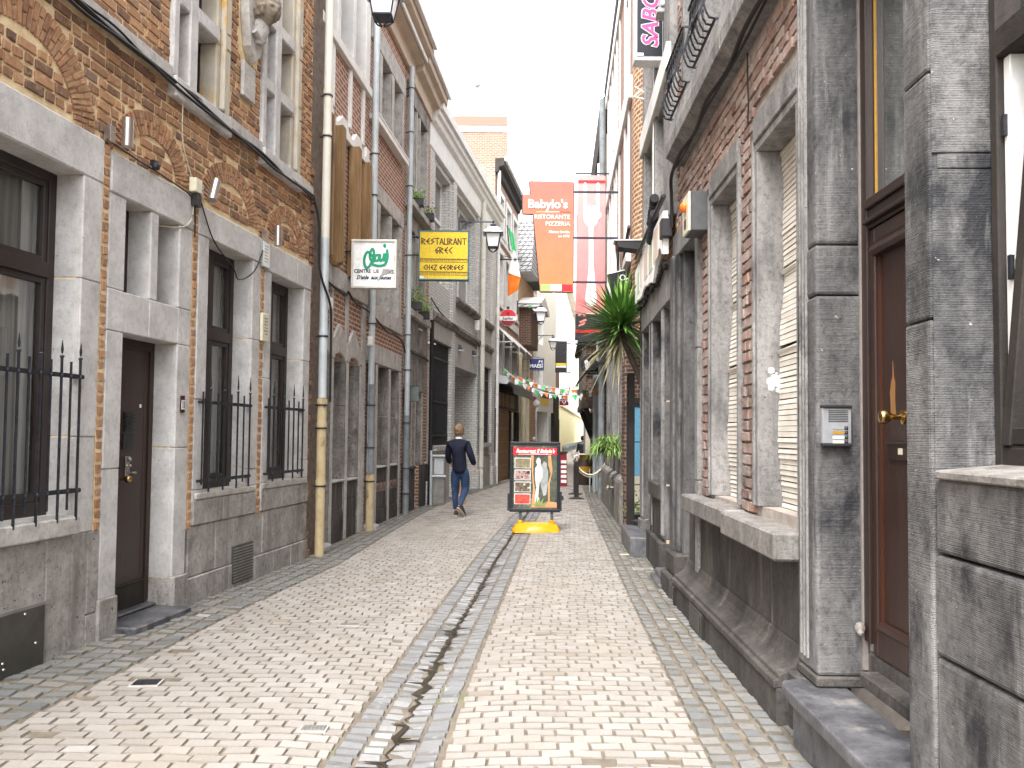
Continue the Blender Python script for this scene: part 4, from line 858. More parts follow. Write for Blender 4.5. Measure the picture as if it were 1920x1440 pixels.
m = h.mb(); m.prof([(-.1, .42), (.012, .42), (.02, .395), (.03, .36), (.055, .32), (.10, .285), (.14, .27), (.142, .245), (.168, .24), (.17, .20), (-.1, .20)], -.33, 3.02); m.box(-.33, .9, -.1, .155, -.3, .198); m.box(.904, 3.02, -.1, .153, -.3, .198)
pl = h.part(m, 'plinth', M['blue_low'], bevel=.004)
m = h.mb(); m.box(1.6, 2.1, .155, .175, .0, .19); m.box(1.66, 2.04, .175, .185, .02, .165); m.build('cellar_hatch', M['grille'], pl, bevel=.003); m = h.mb(); m.box(1.56, 1.62, .155, .172, -.02, .17); m.box(2.85, 2.9, .155, .17, 0, .16); m.build('vent_slot', M['dark'], pl)
for (u0, u1, z0, z1) in (W2, W1):         # roller shutters, sagging a little
    m = h.mb(); n_ = int((z1 - z0) / .036)
    for k in range(n_):
        za = z0 + k * (z1 - z0) / n_; sg = .02 * math.sin((za - z0) * 2.6) + .006 * math.sin(za * 9) + rr(-.002, .002); tl = rr(-.004, .004) + (.02 if abs(za - z0 - 1.05) < .03 or abs(za - z0 - 1.6) < .02 else 0)
        m.hexa([(u0, -.17 + sg, za), (u1, -.17 + sg + tl, za - tl), (u1, -.155 + sg + tl, za), (u0, -.155 + sg, za), (u0, -.17 + sg, za + .03), (u1, -.17 + sg, za + .03 - tl), (u1, -.158 + sg, za + .03 - tl), (u0, -.158 + sg, za + .03)])
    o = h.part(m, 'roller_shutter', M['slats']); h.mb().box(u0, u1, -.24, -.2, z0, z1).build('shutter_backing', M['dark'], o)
m = h.mb(); m.m = 0
for k in range(26): a_ = rr(0, 6.28); r_ = abs(random.gauss(0, .035)); m.ball((W2[1] + .002, -.12 + math.cos(a_) * r_ * .7, 1.98 + math.sin(a_) * r_), rr(.008, .028), 6, (.3, 1, 1))
tag(h.part(m, 'paint_splash', M['s_white']), 'white paint splash on the window reveal')
# string course / ledge with cables
m = h.mb(); m.prof([(-.05, 4.40), (.05, 4.40), (.12, 4.47), (.15, 4.48), (.155, 4.60), (.13, 4.78), (-.05, 4.78)], -.36, 1.05); m.prof([(-.05, 4.40), (.05, 4.40), (.12, 4.47), (.15, 4.48), (.155, 4.60), (.13, 4.78), (-.05, 4.78)], 1.054, 3.52)
h.part(m, 'ledge', M['blue_light'], bevel=.008)
for (u0, u1, z0, z1) in UW:
    m = h.mb(); m.box(u0 - .10, u0, -.24, .03, z0, z1 + .2); m.box(u1, u1 + .12, -.24, .03, z0, z1 + .2); m.box(u0, u1, -.24, .03, z1, z1 + .2); h.part(m, 'window_surround', M['blue_light'], bevel=.01)
    window(h, u0, u1, z0, z1, -.22, ((u0 + u1) / 2,), (6.9,), fw=.06, fm='white', pane='pane_grey')
for u0, u1 in ((1.33, 2.2), (2.5, 3.42)):      # bowed balcony grilles
    m = h.mb(); z0, z1 = 4.86, 5.38
    def bow(t, bz): return .06 + (.10 + .0 * bz)
    for z, r_, o_ in ((z0, .013, .12), (z1, .014, .16)): m.tube([(u0, .0, z), (u0, o_, z), (u1, o_, z), (u1, .0, z)], r_, 6)
    m.tube([(u0, .15, z1 - .08), (u1, .15, z1 - .08)], .009, 6); n_ = 8
    for k in range(n_ + 1):
        u = u0 + (u1 - u0) * k / n_; m.tube([(u, .15, z1), (u, .15, z1 - .10), (u, .16, z1 - .20), (u, .19, z1 - .32), (u, .21, z1 - .40), (u, .19, z1 - .47), (u, .17, z0 + .01), (u, .12, z0)], .009, 6)
        if k < n_: um = u + (u1 - u0) / n_ / 2; m.lathe([(.022, 0), (.03, .006), (.022, .012)], (um, .15, z1 - .04), 8, 'w')
    uc = (u0 + u1) / 2
    for s_ in (-1, 1):
        for q in (.10, .17): m.tube([(uc + s_ * .01, .22, z1 - .42), (uc + s_ * q, .21, z1 - .36), (uc + s_ * q * .9, .19, z1 - .27), (uc + s_ * .03, .18, z1 - .26)], .010, 6)
    m.ball((uc, .21, z1 - .34), .04, 8, (1, .5, 1)); h.part(m, 'balcony_grille', M['iron'], smooth=True)
# third doorway (beside the far shop)
m = h.mb(); blocks(m, 2.46, 2.60, -.3, .03, .0, 3.47, (1.2, 2.4)); m.box(2.44, 3.76, -.3, .032, 3.47, 3.72)
h.part(m, 'stone_frame', M['blue_light'], bevel=.008)
m = h.mb(); m.box(3.29, 3.44, -.34, .0, .42, 3.47); m.box(3.44, 3.58, -.3, .035, .42, 3.47); m.box(3.58, 3.78, -.3, .06, .42, 3.47); m.tube([(3.44, .01, .42), (3.44, .01, 3.47)], .016, 6); m.tube([(3.59, .045, .42), (3.59, .045, 3.47)], .018, 6); h.part(m, 'pilaster', M['blue'], bevel=.01)
m = h.mb(); m.box(3.27, 3.80, -.34, .10, .2, .42); m.box(3.25, 3.82, -.34, .15, -.1, .2); h.part(m, 'pilaster_base', M['blue_low'], bevel=.02)
m = h.mb(); m.box(2.6, 3.29, -.4, -.36, 0, 3.47); h.part(m, 'door', M['door_frame']); m = h.mb(); m.box(2.6, 3.25, -.36, .13, -.05, .13); h.part(m, 'doorstep', M['step'], bevel=.03, seg=3)
# --- near door with its pillars (same house front)
m = h.mb()
def pillar(m, u0, u1, z0, z1, cuts, near):
    zs = [z0, *cuts, z1]
    for a_, b_ in zip(zs, zs[1:]): 
        j = rr(-.003, .003); m.prof([(-.24, a_ + .002), (.035 + j, a_ + .002), (.035 + j, b_ - .002), (-.24, b_ - .002)], u0 + rr(0, .002), u1 - rr(0, .002))
pillar(m, -.66, -.35, .36, 4.3, (2.35, 2.62), 0); h.part(m, 'pillar', M['blue'], bevel=.018, seg=2)
m = h.mb()
for u in (-.42, -.47, -.52): m.tube([(u, .036, .42), (u, .036, 4.3)], .012, 6)
h.part(m, 'pillar_moulding', M['blue_light'])
m = h.mb(); m.box(-.67, -.34, -.24, .045, .304, .36); m.box(-.498, -.336, -.2, .09, -.1, .302); h.part(m, 'pillar_base', M['blue_low'], bevel=.01)
m = h.mb(); m.box(-1.70, -.35, -.3, .04, 4.302, 4.8); h.part(m, 'lintel', M['blue'], bevel=.012)
m = h.mb(); m.box(-1.72, -.34, -2, -.05, 4.8, 9); h.part(m, 'upper_wall', M['brick_tex'])
m = h.mb(); m.box(-1.69, -.66, -.30, -.22, .30, .495); m.box(-1.60, -.80, -.22, -.12, .36, .43); h.part(m, 'threshold', M['blue_low'], bevel=.01)
m = h.mb(); m.box(-.74, -.662, -.29, -.20, .55, 4.3); m.box(-1.69, -1.61, -.29, -.20, .55, 4.3); m.box(-1.61, -.74, -.29, -.205, 2.68, 2.84); m.box(-1.61, -.74, -.205, -.175, 2.70, 2.72); m.box(-1.61, -.74, -.205, -.185, 2.78, 2.83); m.box(-1.61, -.74, -.29, -.2, 4.22, 4.3)
df = h.part(m, 'door_frame', M['door_frame'], bevel=.005)
m = h.mb(); m.box(-.672, -.655, -.22, -.19, .4, 4.3); m.build('mortar_line', M['s_shadow'], df)
m = h.mb(); m.quad((-1.61, -.25, 2.84), (-.74, -.25, 2.84), (-.74, -.25, 4.22), (-1.61, -.25, 4.22)); m.build('fanlight_pane', M['glass_g'], df); m = h.mb(); m.box(-1.61, -.74, -.9, -.88, 2.7, 4.25); m.build('hall_wall', M['pane_grey'], df)
m = h.mb(); m.box(-.750, -.744, -.25, -.243, 2.85, 4.22); m.build('gilt_strip', M['s_gold'], df)
m = h.mb()
for a_, b_, c_, d_ in ((-.80, -.742, .50, 2.675), (-1.608, -1.55, .50, 2.675), (-1.55, -.80, .50, .64), (-1.55, -.80, 2.60, 2.675)): m.box(a_, b_, -.27, -.215, c_, d_)
m.box(-1.55, -.80, -.27, -.245, .64, 2.60)
dr = h.part(m, 'door', M['door'], bevel=.006)
m = h.mb(); m.prof([(-.246, 2.53), (-.20, 2.53), (-.185, 2.55), (-.19, 2.57), (-.21, 2.585), (-.205, 2.60), (-.246, 2.60)], -1.55, -.80); m.prof([(-.246, .64), (-.205, .64), (-.215, .665), (-.24, .68)], -1.55, -.80); m.build('panel_moulding', M['door'], dr, bevel=.003)
m = h.mb(); m.box(-.812, -.80, -.245, -.232, .64, 2.60); m.build('worn_edge', surf('worn_red_paint', (.05, .020, .012), (.075, .030, .018), 6, (4, 4, .5), rough=.3, bump=.2), dr)
m = h.mb(); m.prism([(-.965, 1.70), (-.91, 1.70), (-.905, 1.8), (-.90, 1.82), (-.915, 1.88), (-.93, 1.90), (-.935, 1.98), (-.945, 1.9), (-.96, 1.86), (-.955, 1.78)], -.2455, -.2435); m.prism([(-1.16, 1.72), (-1.08, 1.72), (-1.09, 1.76), (-1.10, 1.79), (-1.13, 1.84), (-1.15, 1.78)], -.2455, -.2435)
tag(m.build('bare_patch', M['bare'], dr), 'patch of bare orange wood where the paint has flaked')
m = h.mb(); m.lathe([(.036, 0), (.036, .008), (.014, .014), (.012, .05), (.022, .068), (.034, .082), (.036, .098), (.028, .112), (.004, .118)], (-1.045, -.245, 1.70), 20, 'w'); m.build('door_knob', M['brass'], dr, smooth=True)
m = h.mb(); m.box(-1.13, -.90, -.246, -.232, 1.49, 1.575); m.box(-1.135, -.895, -.232, -.222, 1.567, 1.58); dl = m.build('letter_box', M['door_frame'], dr, bevel=.003); m = h.mb(); m.box(-1.06, -1.02, -.232, -.228, 1.52, 1.55); m.build('name_tag', M['s_cream'], dl)
# step
m = h.mb(); m.plan([(-2.15, -.12), (-.50, -.12), (-.50, .12), (-.53, .18), (-.60, .205), (-1.95, .205), (-2.1, .18), (-2.15, .1)], .235, .302); m.plan([(-2.08, -.12), (-.60, -.12), (-.60, .15), (-2.0, .15), (-2.08, .1)], -.1, .235)
h.part(m, 'doorstep', M['step'], bevel=.012, seg=2)
m = h.mb(); m.ball((-.69, -.17, .62), .028, 8, (1, 1, 1.1)); m.ball((-.71, -.165, .60), .018, 8); h.part(m, 'mortar_lump', M['s_shadow'], smooth=True)
# ================================================================== RIGHT 0: nearest building with the open window
h = House('bluestone_building', 'dark weathered bluestone front with an open black window at the right edge', 1.65, 5.01, .022, 1., False, 'building'); R1 = h
m = h.mb(); pillar(m, -1.90, -1.69, .30, 6.5, (2.05, 3.0, 4.2), 0); h.part(m, 'pillar', M['blue'], bevel=.014, seg=2)
m = h.mb()
for a_, b_ in zip((1.47, 2.62, 2.68, 3.4, 4.6), (2.62, 2.68, 3.4, 4.6, 6.5)):
    c_ = .02 if (a_, b_) == (2.62, 2.68) else 0
    m.plan([(-1.902, .025 - c_), (-1.902, -.24), (-1.914, -.24), (-1.914, -.02 - c_), (-1.908, .02 - c_)], a_ + .002, b_ - .002)
h.part(m, 'window_jamb', M['blue'], bevel=.006)
m = h.mb(); m.box(-6, -2.4, -.24, .0, -.3, 1.15); h.part(m, 'low_wall', M['blue_low'])
m = h.mb()
for u0, u1, z0, z1 in ((-2.6, -1.903, 1.175, 1.455), (-3.6, -2.603, 1.175, 1.455), (-3.2, -1.903, .80, 1.170), (-4.2, -3.203, .80, 1.170), (-2.9, -1.903, -.1, .795), (-4.4, -2.903, -.1, .795)): m.box(u0 + .002, u1 - .002, -.24, .03 + rr(-.004, .004), z0 + .003, z1 - .003)
h.part(m, 'stone_block', M['blue'], bevel=.016, seg=2)
m = h.mb(); m.hexa([(-4.2, -.24, 1.46), (-1.95, -.24, 1.46), (-1.95, .05, 1.45), (-4.2, .05, 1.45), (-4.2, -.24, 1.51), (-1.95, -.24, 1.51), (-1.95, .05, 1.482), (-4.2, .05, 1.482)]); h.part(m, 'sill', M['sill_r'], bevel=.006)
m = h.mb(); m.box(-1.965, -1.916, -.29, -.19, 1.50, 6.3); m.box(-3.4, -1.965, -.29, -.19, 1.50, 1.57); m.box(-3.4, -1.965, -.29, -.185, 3.02, 3.13)
wf = h.part(m, 'window_frame', M['timber'], bevel=.006)
m = h.mb(); m.box(-2.01, -1.967, -.30, -.215, 1.57, 3.02); m.build('inner_frame', M['white'], wf, bevel=.004)
m = h.mb(); m.box(-1.99, -1.975, -.215, -.20, 2.72, 2.80); m.box(-2.02, -2.0, -.215, -.20, 2.18, 2.27); m.build('hinge', M['iron'], wf)
m = h.mb(); m.hexa([(-2.03, -.24, 1.575), (-1.975, -.24, 1.575), (-1.975, -.18, 1.575), (-2.03, -.18, 1.575), (-2.16, -.30, 3.0), (-2.10, -.30, 3.0), (-2.10, -.24, 3.0), (-2.16, -.24, 3.0)]); m.box(-3.3, -2.03, -.25, -.19, 1.58, 1.64); m.build('tilted_casement', M['timber'], wf, bevel=.004)
m = h.mb(); m.quad((-3.3, -.36, 1.6), (-2.1, -.36, 1.6), (-2.1, -.36, 4.3), (-3.3, -.36, 4.3)); m.build('blind', M['s_lightgrey'], wf)
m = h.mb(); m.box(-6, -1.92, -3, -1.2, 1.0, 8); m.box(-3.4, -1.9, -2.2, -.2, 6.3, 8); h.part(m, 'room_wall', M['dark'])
m = h.mb(); m.box(-6.5, -1.7, -4, -3, -.3, 9); h.part(m, 'rear_wall', M['brick_tex'])
# ================================================================== RIGHT 3: shop with three narrow openings
h = House('stone_shopfront', 'bluestone front with three narrow tall openings and a tattered pinkish sign strip above', 1.73, 9.02, .057, .998, False, 'shop'); R3 = h
ops = [(-.3, .53, -.1, 3.08), (.68, 1.70, 1.03, 3.08), (1.98, 2.88, .05, 3.08), (.20, 1.02, 4.1, 5.45), (1.40, 2.35, 4.1, 5.45), (.20, 1.02, 6.0, 7.9), (1.40, 2.35, 6.0, 7.9)]
m = h.mb(); cellwall(m, -.33, 3.2, -.3, 10.4, -.02, ops, .33, body=5); h.part(m, 'wall', M['brick_orange'])
m = h.mb(); blocks(m, .53, .68, -.33, .01, .40, 3.08, (1.03, 2.0)); blocks(m, 1.70, 1.98, -.33, .015, .05, 3.08, (.9,)); blocks(m, 2.88, 3.20, -.33, .02, .4, 3.08, ()); m.box(2.86, 3.22, -.33, .05, -.1, .40); h.part(m, 'stone_frame', M['blue'], bevel=.012)
m = h.mb()
for u in (.54, .67, 1.71, 1.97, 2.89, 3.19): m.tube([(u, .012, .45), (u, .012, 3.08)], .014, 6)
h.part(m, 'pale_edge_strip', M['blue_light'])  # light front edges against dark reveals, put in as paler strips
m = h.mb(); m.box(.531, 1.0, -.33, .065, -.1, .37); m.box(1.003, 1.978, -.33, .06, -.1, .37); m.box(.69, 1.69, -.3, .005, .37, .845); h.part(m, 'plinth', M['blue_low'], bevel=.012)
m = h.mb(); m.box(.67, 1.71, -.33, .06, .848, 1.03); h.part(m, 'sill', M['blue_low'], bevel=.01)
m = h.mb(); hblocks(m, (-.33, .15, .45, .8, 1.2, 1.6, 2.05, 2.5, 3.2), -.33, .03, 3.082, 3.50); h.part(m, 'fascia_boards', M['blue_light'], bevel=.005)
for o in (ops[0], ops[2]): m = h.mb(); m.box(o[0], o[1], -.37, -.34, -.1, 3.08); h.part(m, 'door', M['door_frame'])
window(h, .68, 1.70, 1.03, 3.08, -.36, fw=.06, fm='timber')
m = h.mb(); m.box(-.28, .5, -.3, .11, -.05, .10); m.box(-.28, .5, -.3, .17, -.1, .04); h.part(m, 'doorstep', M['step'], bevel=.014)
m = h.mb(); m.box(1.95, 3.5, .0, .27, -.05, .26); h.part(m, 'stone_step', M['step'], bevel=.02, seg=2)
m = h.mb()
for a_, b_ in ((-.33, .20), (1.02, 1.18), (1.22, 1.40), (2.35, 2.6)): m.box(a_, b_, -.33, .06, 3.95, 8.2)
m.box(.2, 2.35, -.33, .03, 5.45, 5.5); h.part(m, 'stone_pilaster', M['blue_light'], bevel=.012)
m = h.mb(); m.box(-.33, 2.6, -.2, .10, 5.52, 5.82); m.box(-.33, 3.0, -.2, .08, 8.2, 8.6); m.box(1.18, 1.22, .02, .07, 3.95, 8.2); h.part(m, 'white_band', M['white'], bevel=.01)
for o in ops[3:]: window(h, o[0], o[1], o[2], o[3], -.32, (), (), fw=.05, fm='s_grey', pane='dark')
# striped coils of bird wire / cable
m = h.mb()
for k in range(14): m.lathe([(.05, 0), (.056, .005), (.05, .01)], (.72 + k * .03, .10, 4.42 - k * .016 + .02 * math.sin(k)), 10, 'u')
for k in range(12): m.lathe([(.05, 0), (.056, .005), (.05, .01)], (.55 + k * .035, .12, 4.18 - k * .02), 10, 'u')
h.part(m, 'spiral_wire', M['iron'])
# tattered sign strip
m = h.mb(); top = [( -.20, 4.02), (1.0, 4.05), (2.2, 4.03), (3.12, 4.0)]; bot = []
u = 3.12
while u > -.2: bot.append((u, 3.50 + .10 * noise.noise((u * 2, 0, 0)) + rr(-.035, .035) + (.12 if u < .6 else 0))); u -= .11
m.prism(top + bot, .05, .11); t_ = h.part(m, 'sign_strip', M['whitewall'])
m = h.mb()
for a_, b_ in ((.25, .7), (1.35, 1.75), (2.1, 2.25)): m.box(a_, b_, .11, .114, 3.62, 3.98)
m.build('faded_panel', surf('faded_pink', (.62, .45, .36), (.72, .62, .55), 4), t_); m = h.mb(); m.box(.8, 1.2, .11, .115, 3.6, 3.95); m.box(2.4, 2.7, .11, .115, 3.6, 3.9); m.build('faded_green_panel', surf('faded_green', (.5, .55, .42), (.62, .66, .55), 4), t_)
m = h.mb()
for k in range(260): u = rr(-.2, 3.1); z = 3.50 + .10 * noise.noise((u * 2, 0, 0)) - rr(.0, .10); m.hexa([(u + a_, .03 + b_ + rr(0, .05), z + c_) for a_, b_, c_ in ((0, 0, 0), (.03, 0, rr(-.02, .02)), (.03, .02, 0), (0, .02, 0), (0, 0, .02), (.03, 0, .03), (.03, .02, .02), (0, .02, .03))])
m.build('torn_edge', M['timber'], t_)
m = h.mb(); m.box(-.28, -.10, .02, .14, 3.72, 3.92); m.tube([(-.3, .12, 4.15), (2.6, .14, 4.10)], .03, 8); h.part(m, 'awning_rail', M['s_charcoal'], bevel=.01)
# ================================================================== RIGHT 4: passage, rounded brick corner and pink upper floors
h = House('corner_house', 'house with a rounded orange brick corner and pink upper floors beyond the gate', 2.07, 15.17, .058, .998, False); R4 = h
GW = [(.15, .75, 1.30, 4.2), (1.65, 3.2, 1.30, 4.0), (4.0, 5.3, 1.30, 4.0)]
UP = [(-.7, .0, 4.9, 7.2), (-.7, .0, 7.9, 9.6), (1.6, 2.2, 4.9, 7.3), (1.6, 2.2, 8.2, 9.9), (3.1, 3.8, 4.9, 7.3), (3.1, 3.8, 8.2, 9.9), (4.8, 5.5, 4.9, 7.3), (4.8, 5.5, 8.2, 9.9)]
m = h.mb(); cellwall(m, -.65, 6.2, -.3, 4.3, 0, GW, .3, body=3); h.part(m, 'wall', M['brick_dark'])
m = h.mb(); cellwall(m, -1.4, 6.2, 4.3, 10.6, 0, UP, .25, body=5); h.part(m, 'upper_wall', M['brick_pink'])
m = h.mb(); N_ = 10; P = []
for k in range(N_ + 1): a_ = math.pi / 2 * k / N_; P.append((-1.4 - .95 * math.sin(a_) * 1.0, -.95 + .95 * math.cos(a_)))
P = [(-1.4, .0)] + P[1:] + [(-3.3, -.95), (-3.3, -1.6), (-1.4, -1.6)]
m.plan(P, 3.15, 10.6); h.part(m, 'rounded_corner', M['brick_orange'], smooth=False)
m = h.mb(); hblocks(m, (-.6, .9, 2.6, 4.2, 6.1), -.2, .03, .86, 1.28); m.prof([(-.1, .86), (.03, .86), (.12, .80), (.14, .74), (.14, -.3), (-.1, -.3)], -.6, 2.3); m.prof([(-.1, .86), (.03, .86), (.12, .80), (.14, .74), (.14, -.3), (-.1, -.3)], 2.31, 6.1); h.part(m, 'plinth', M['lime_low'], bevel=.008)
m = h.mb()
for a_, b_ in ((-.62, .15), (.75, .95), (1.45, 1.65), (3.2, 3.45), (3.8, 4.0), (5.3, 5.6)): m.box(a_, b_, -.25, .03, 1.32, 4.2)
m.box(-.62, 5.6, -.25, .035, 4.2, 4.3) if 0 else None
h.part(m, 'stone_strip', M['blue_light'], bevel=.01)
for o in GW: window(h, o[0], o[1], o[2], o[3], -.29, ((o[0] + o[1]) / 2,), (), fw=.06, fm='timber')
for o in UP: window(h, o[0], o[1], o[2], o[3], -.24, (), (), fw=.06, fm='white', pane='dark')
m = h.mb()
for a_ in (-.7, 1.6, 3.1, 4.8): m.box(a_ - .17, a_, -.2, .03, 4.7, 10.1); m.box(a_ + .7, a_ + .87, -.2, .03, 4.7, 10.1)
m.box(-1.2, 6.15, -.1, .09, 4.55, 4.7); m.box(-1.35, 6.15, -.1, .07, 7.32, 7.72); m.box(-1.35, 6.15, -.1, .06, 10.1, 10.4); h.part(m, 'white_surround', M['white'], bevel=.008)
m = h.mb(); m.prof([(0, 10.45), (.07, 10.5), (.09, 10.62), (.0, 10.7), (-.6, 10.9), (-.6, 10.4)], -1.4, 6.3); h.part(m, 'roof_edge', M['timber'])
pipe(h, 6.25, .12, -.2, 10.4, .085, 'grey_pipe', (1.5, 3.5, 5.5), 'downpipe', coll='iron')
m = h.mb(); m.tube([(-1.3, .05, 3.3), (.2, .06, 4.2), (1.2, .05, 4.6), (1.3, .06, 5.4)], .05, 6); m.tube([(-1.4, .05, 5.1), (-1.0, .06, 4.95), (.2, .08, 4.4), (1.6, .06, 4.2), (6, .06, 4.25)], .03, 6); h.part(m, 'cable_run', M['cable'])
# gate and passage
g_ = empty('courtyard_gate', (1.98, 12.5, 0), 0, label='black iron gate post and rails closing the passage with the pale blue door', cat='gate')
m = MB(); m.box(-.22, -.11, .10, .19, 0, 2.55); m.build('gate_post', M['timber'], g_, bevel=.006)
m = MB(); m.tube([(.04, .15, .0), (.04, .15, 2.1)], .018, 6)
for z in (.55, .85, 1.5, 2.08): m.tube([(-.1, .15, z), (.25, .15, z)], .010, 6)
m.build('gate_rail', M['iron'], g_)
p_ = empty('blue_door', (2.3, 14.3, 0), 0, label='pale blue painted door at the back of the gated passage', cat='door')
m = MB(); m.box(-.19, .6, 0, .06, .9, 2.1); m.build('blue_panel', M['s_doorblue'], p_); m = MB(); m.box(-.19, .6, 0, .06, 0, .9); m.build('cream_panel', M['s_cream'], p_); m = MB(); m.box(-.19, .8, -.02, .08, 2.1, 2.25); m.build('head', M['timber'], p_)
m = MB(); m.box(1.96, 3.2, 14.4, 14.8, -.2, 3.2); m.box(2.06, 3.2, 12.1, 14.8, 3.15, 3.3); tag(m.build('passage_wall', M['brick_dark']), 'brick back wall of the gated passage', 'wall')
# ================================================================== RIGHT 5+: timber jetty house, far houses
h = House('timber_jetty_house', 'old house whose brick filled timber upper floor juts out on dark brackets', 2.46, 21.6, .055, 1., False); R5 = h
m = h.mb(); cellwall(m, .1, 13, -.6, 9.0, -.1, [(.8, 2.2, 1.0, 3.2), (2.9, 4.2, -.5, 2.4)], .3, body=5); h.part(m, 'wall', M['brick_dark'])
window(h, .8, 2.2, 1.0, 3.2, -.38, (1.5,), (2.4,), fm='timber')
m = h.mb(); m.box(3.6, 8.5, -.2, .50, 2.55, 4.3); h.part(m, 'jetty', M['brick_dark'])
m = h.mb()
for w0, w1 in ((-.08, .05), (.40, .53)): m.box(3.55, 3.68, w0, w1, 2.45, 4.5)
m.box(3.54, 8.6, .40, .55, 2.40, 2.58); m.box(3.545, 3.70, -.1, .53, 2.40, 2.57); m.box(3.545, 3.66, -.1, .53, 4.3, 4.45); m.box(3.545, 3.66, -.1, .53, 3.4, 3.48)
for u in (4.6, 5.8, 7.2): m.box(u, u + .15, .46, .54, 2.5, 4.4)
M['old_timber'] = surf('old_timber', (.06, .048, .038), (.14, .115, .09), 5, (1, 1, .4), bump=.8, bsc=30)
h.part(m, 'timber_frame', M['old_timber'], bevel=.006)
m = h.mb()
for u in (3.6, 6.0, 8.3): m.hexa([(u, -.1, 1.3), (u + .14, -.1, 1.3), (u + .14, .04, 1.3), (u, .04, 1.3), (u, .32, 2.40), (u + .14, .32, 2.40), (u + .14, .48, 2.40), (u, .48, 2.40)]); m.box(u, u + .16, -.1, .06, -.5, 2.4)
h.part(m, 'bracket', M['timber'], bevel=.006)
m = h.mb(); m.prof([(-.1, 4.45), (.62, 4.4), (.66, 4.5), (-.1, 5.2)], 3.4, 8.8); h.part(m, 'jetty_roof', M['timber'])
m = h.mb(); m.box(.2, .5, .0, .5, 6.0, 6.15); m.box(.4, 3.2, -.08, .4, 3.4, 3.55); m.quad((.4, .4, 3.45), (3.2, .4, 3.45), (3.2, .75, 3.0), (.4, .75, 3.0)); h.part(m, 'canopy', M['s_charcoal'], recalc=False)
m = h.mb(); m.box(3.3, 3.5, .0, .2, -.5, 3.6); m.tube([(2.6, .18, -.4), (2.6, .18, 2.4)], .03, 6); m.tube([(3.0, .30, -.4), (3.0, .30, .6)], .02, 6); h.part(m, 'post', M['zinc'])
m = h.mb(); m.prof([(0, 9.6), (.16, 9.7), (.2, 10.4), (.1, 10.6), (-.1, 10.6)], .1, 13); m.box(.1, 13, -5, -.1, 9, 10.4); h.part(m, 'cornice', M['timber'])
m = h.mb(); m.box(.12, 13, -.1, .03, 4.6, 9.6); h.part(m, 'upper_render', M['cream'])
for u in (1.0, 3.0, 5.4, 8.0, 10.5): window(h, u, u + .9, 5.4, 7.6, .035, (u + .45,), (6.9,), fm='white', th=.04)
pipe(h, .75, .14, 3.6, 9.0, .09, 'white', (4.5, 6.5, 8.5), 'white_downpipe', coll='zinc')
h = House('cream_house', 'cream house with ornate plaster under its cornice at the far right', 3.35, 34.8, .085, 1., False)
m = h.mb(); m.box(0, 30, -6, .25, -.6, 10.9); h.part(m, 'wall', M['cream'])
m = h.mb(); m.box(-.15, 30, -6, .7, 10.9, 11.3); m.box(-.05, 30, -6, .45, 10.5, 10.9)
h.part(m, 'cornice', M['s_lightgrey'])
for i in range(8):
    u = 1 + i * 3.4; m = h.mb(); m.box(u, u + 1.2, .25, .32, 4.2, 6.6); m.box(u, u + 1.2, .25, .32, 7.6, 9.6); m.box(u, u + 1.2, .25, .32, .6, 2.8); h.part(m, 'window', M['pane_grey'])
h = House('grey_stone_house', 'low grey stone buildings closing the view at the end of the street', 5.9, 65, .13, 1., False)
m = h.mb(); m.box(0, 60, -8, 0, -.8, 5.2); h.part(m, 'wall', M['grey_render'])
m = h.mb()
for i in range(8): m.box(2 + i * 5, 3.4 + i * 5, 0, .05, -.5, 2.8)
h.part(m, 'door', M['pane_grey'])
h = House('white_gable', 'bright rendered block far off that closes the bend of the street', 16, 165, -1, .15, True, 'building')
m = h.mb(); m.box(-30, 14, -10, 0, -1, 9.5); h.part(m, 'wall', M['whitewall'])

# ================================================================== signs
def text(parent, s_, x, y, z, size, mat, name='lettering', extr=.002, off=0., align='CENTER', rot=None, sx=1., shear=0., spacing=1., left=False):
    cu = bpy.data.curves.new(name, 'FONT'); cu.body = s_; cu.size = size; cu.extrude = extr; cu.offset = off; cu.align_x = align; cu.align_y = 'CENTER'; cu.shear = shear; cu.space_character = spacing; cu.resolution_u = 3
    t = bpy.data.objects.new('tmp', cu); C.objects.link(t); bpy.context.view_layer.update()
    me = bpy.data.meshes.new_from_object(t); bpy.data.objects.remove(t)
    me.name = name; me.materials.clear(); me.materials.append(M[mat])
    R = rot if rot is not None else Matrix.Rotation(math.pi / 2, 4, 'X')
    me.transform(Matrix.Translation((x, y, z)) @ R @ Matrix.Scale(sx, 4, (1, 0, 0)))
    o = bpy.data.objects.new(name, me); C.objects.link(o); o.parent = parent; return o
def strokes(m, L, wd, y, th=.003, closed=False):
    "flat pen strokes (x,z) lying on a plane facing -Y"
    q_n = 0
    for pts in L:
        for (x0, z0), (x1, z1) in zip(pts, pts[1:]):
            q_n += 1
            d = Vector((x1 - x0, z1 - z0)); l = d.length
            if l < 1e-6: continue
            d /= l; n_ = Vector((-d.y, d.x)) * wd / 2; e_ = d * wd * .38
            m.prism([(x0 - e_.x + n_.x, z0 - e_.y + n_.y), (x0 - e_.x - n_.x, z0 - e_.y - n_.y), (x1 + e_.x - n_.x, z1 + e_.y - n_.y), (x1 + e_.x + n_.x, z1 + e_.y + n_.y)], y - th - .00025 * (q_n % 24), y)
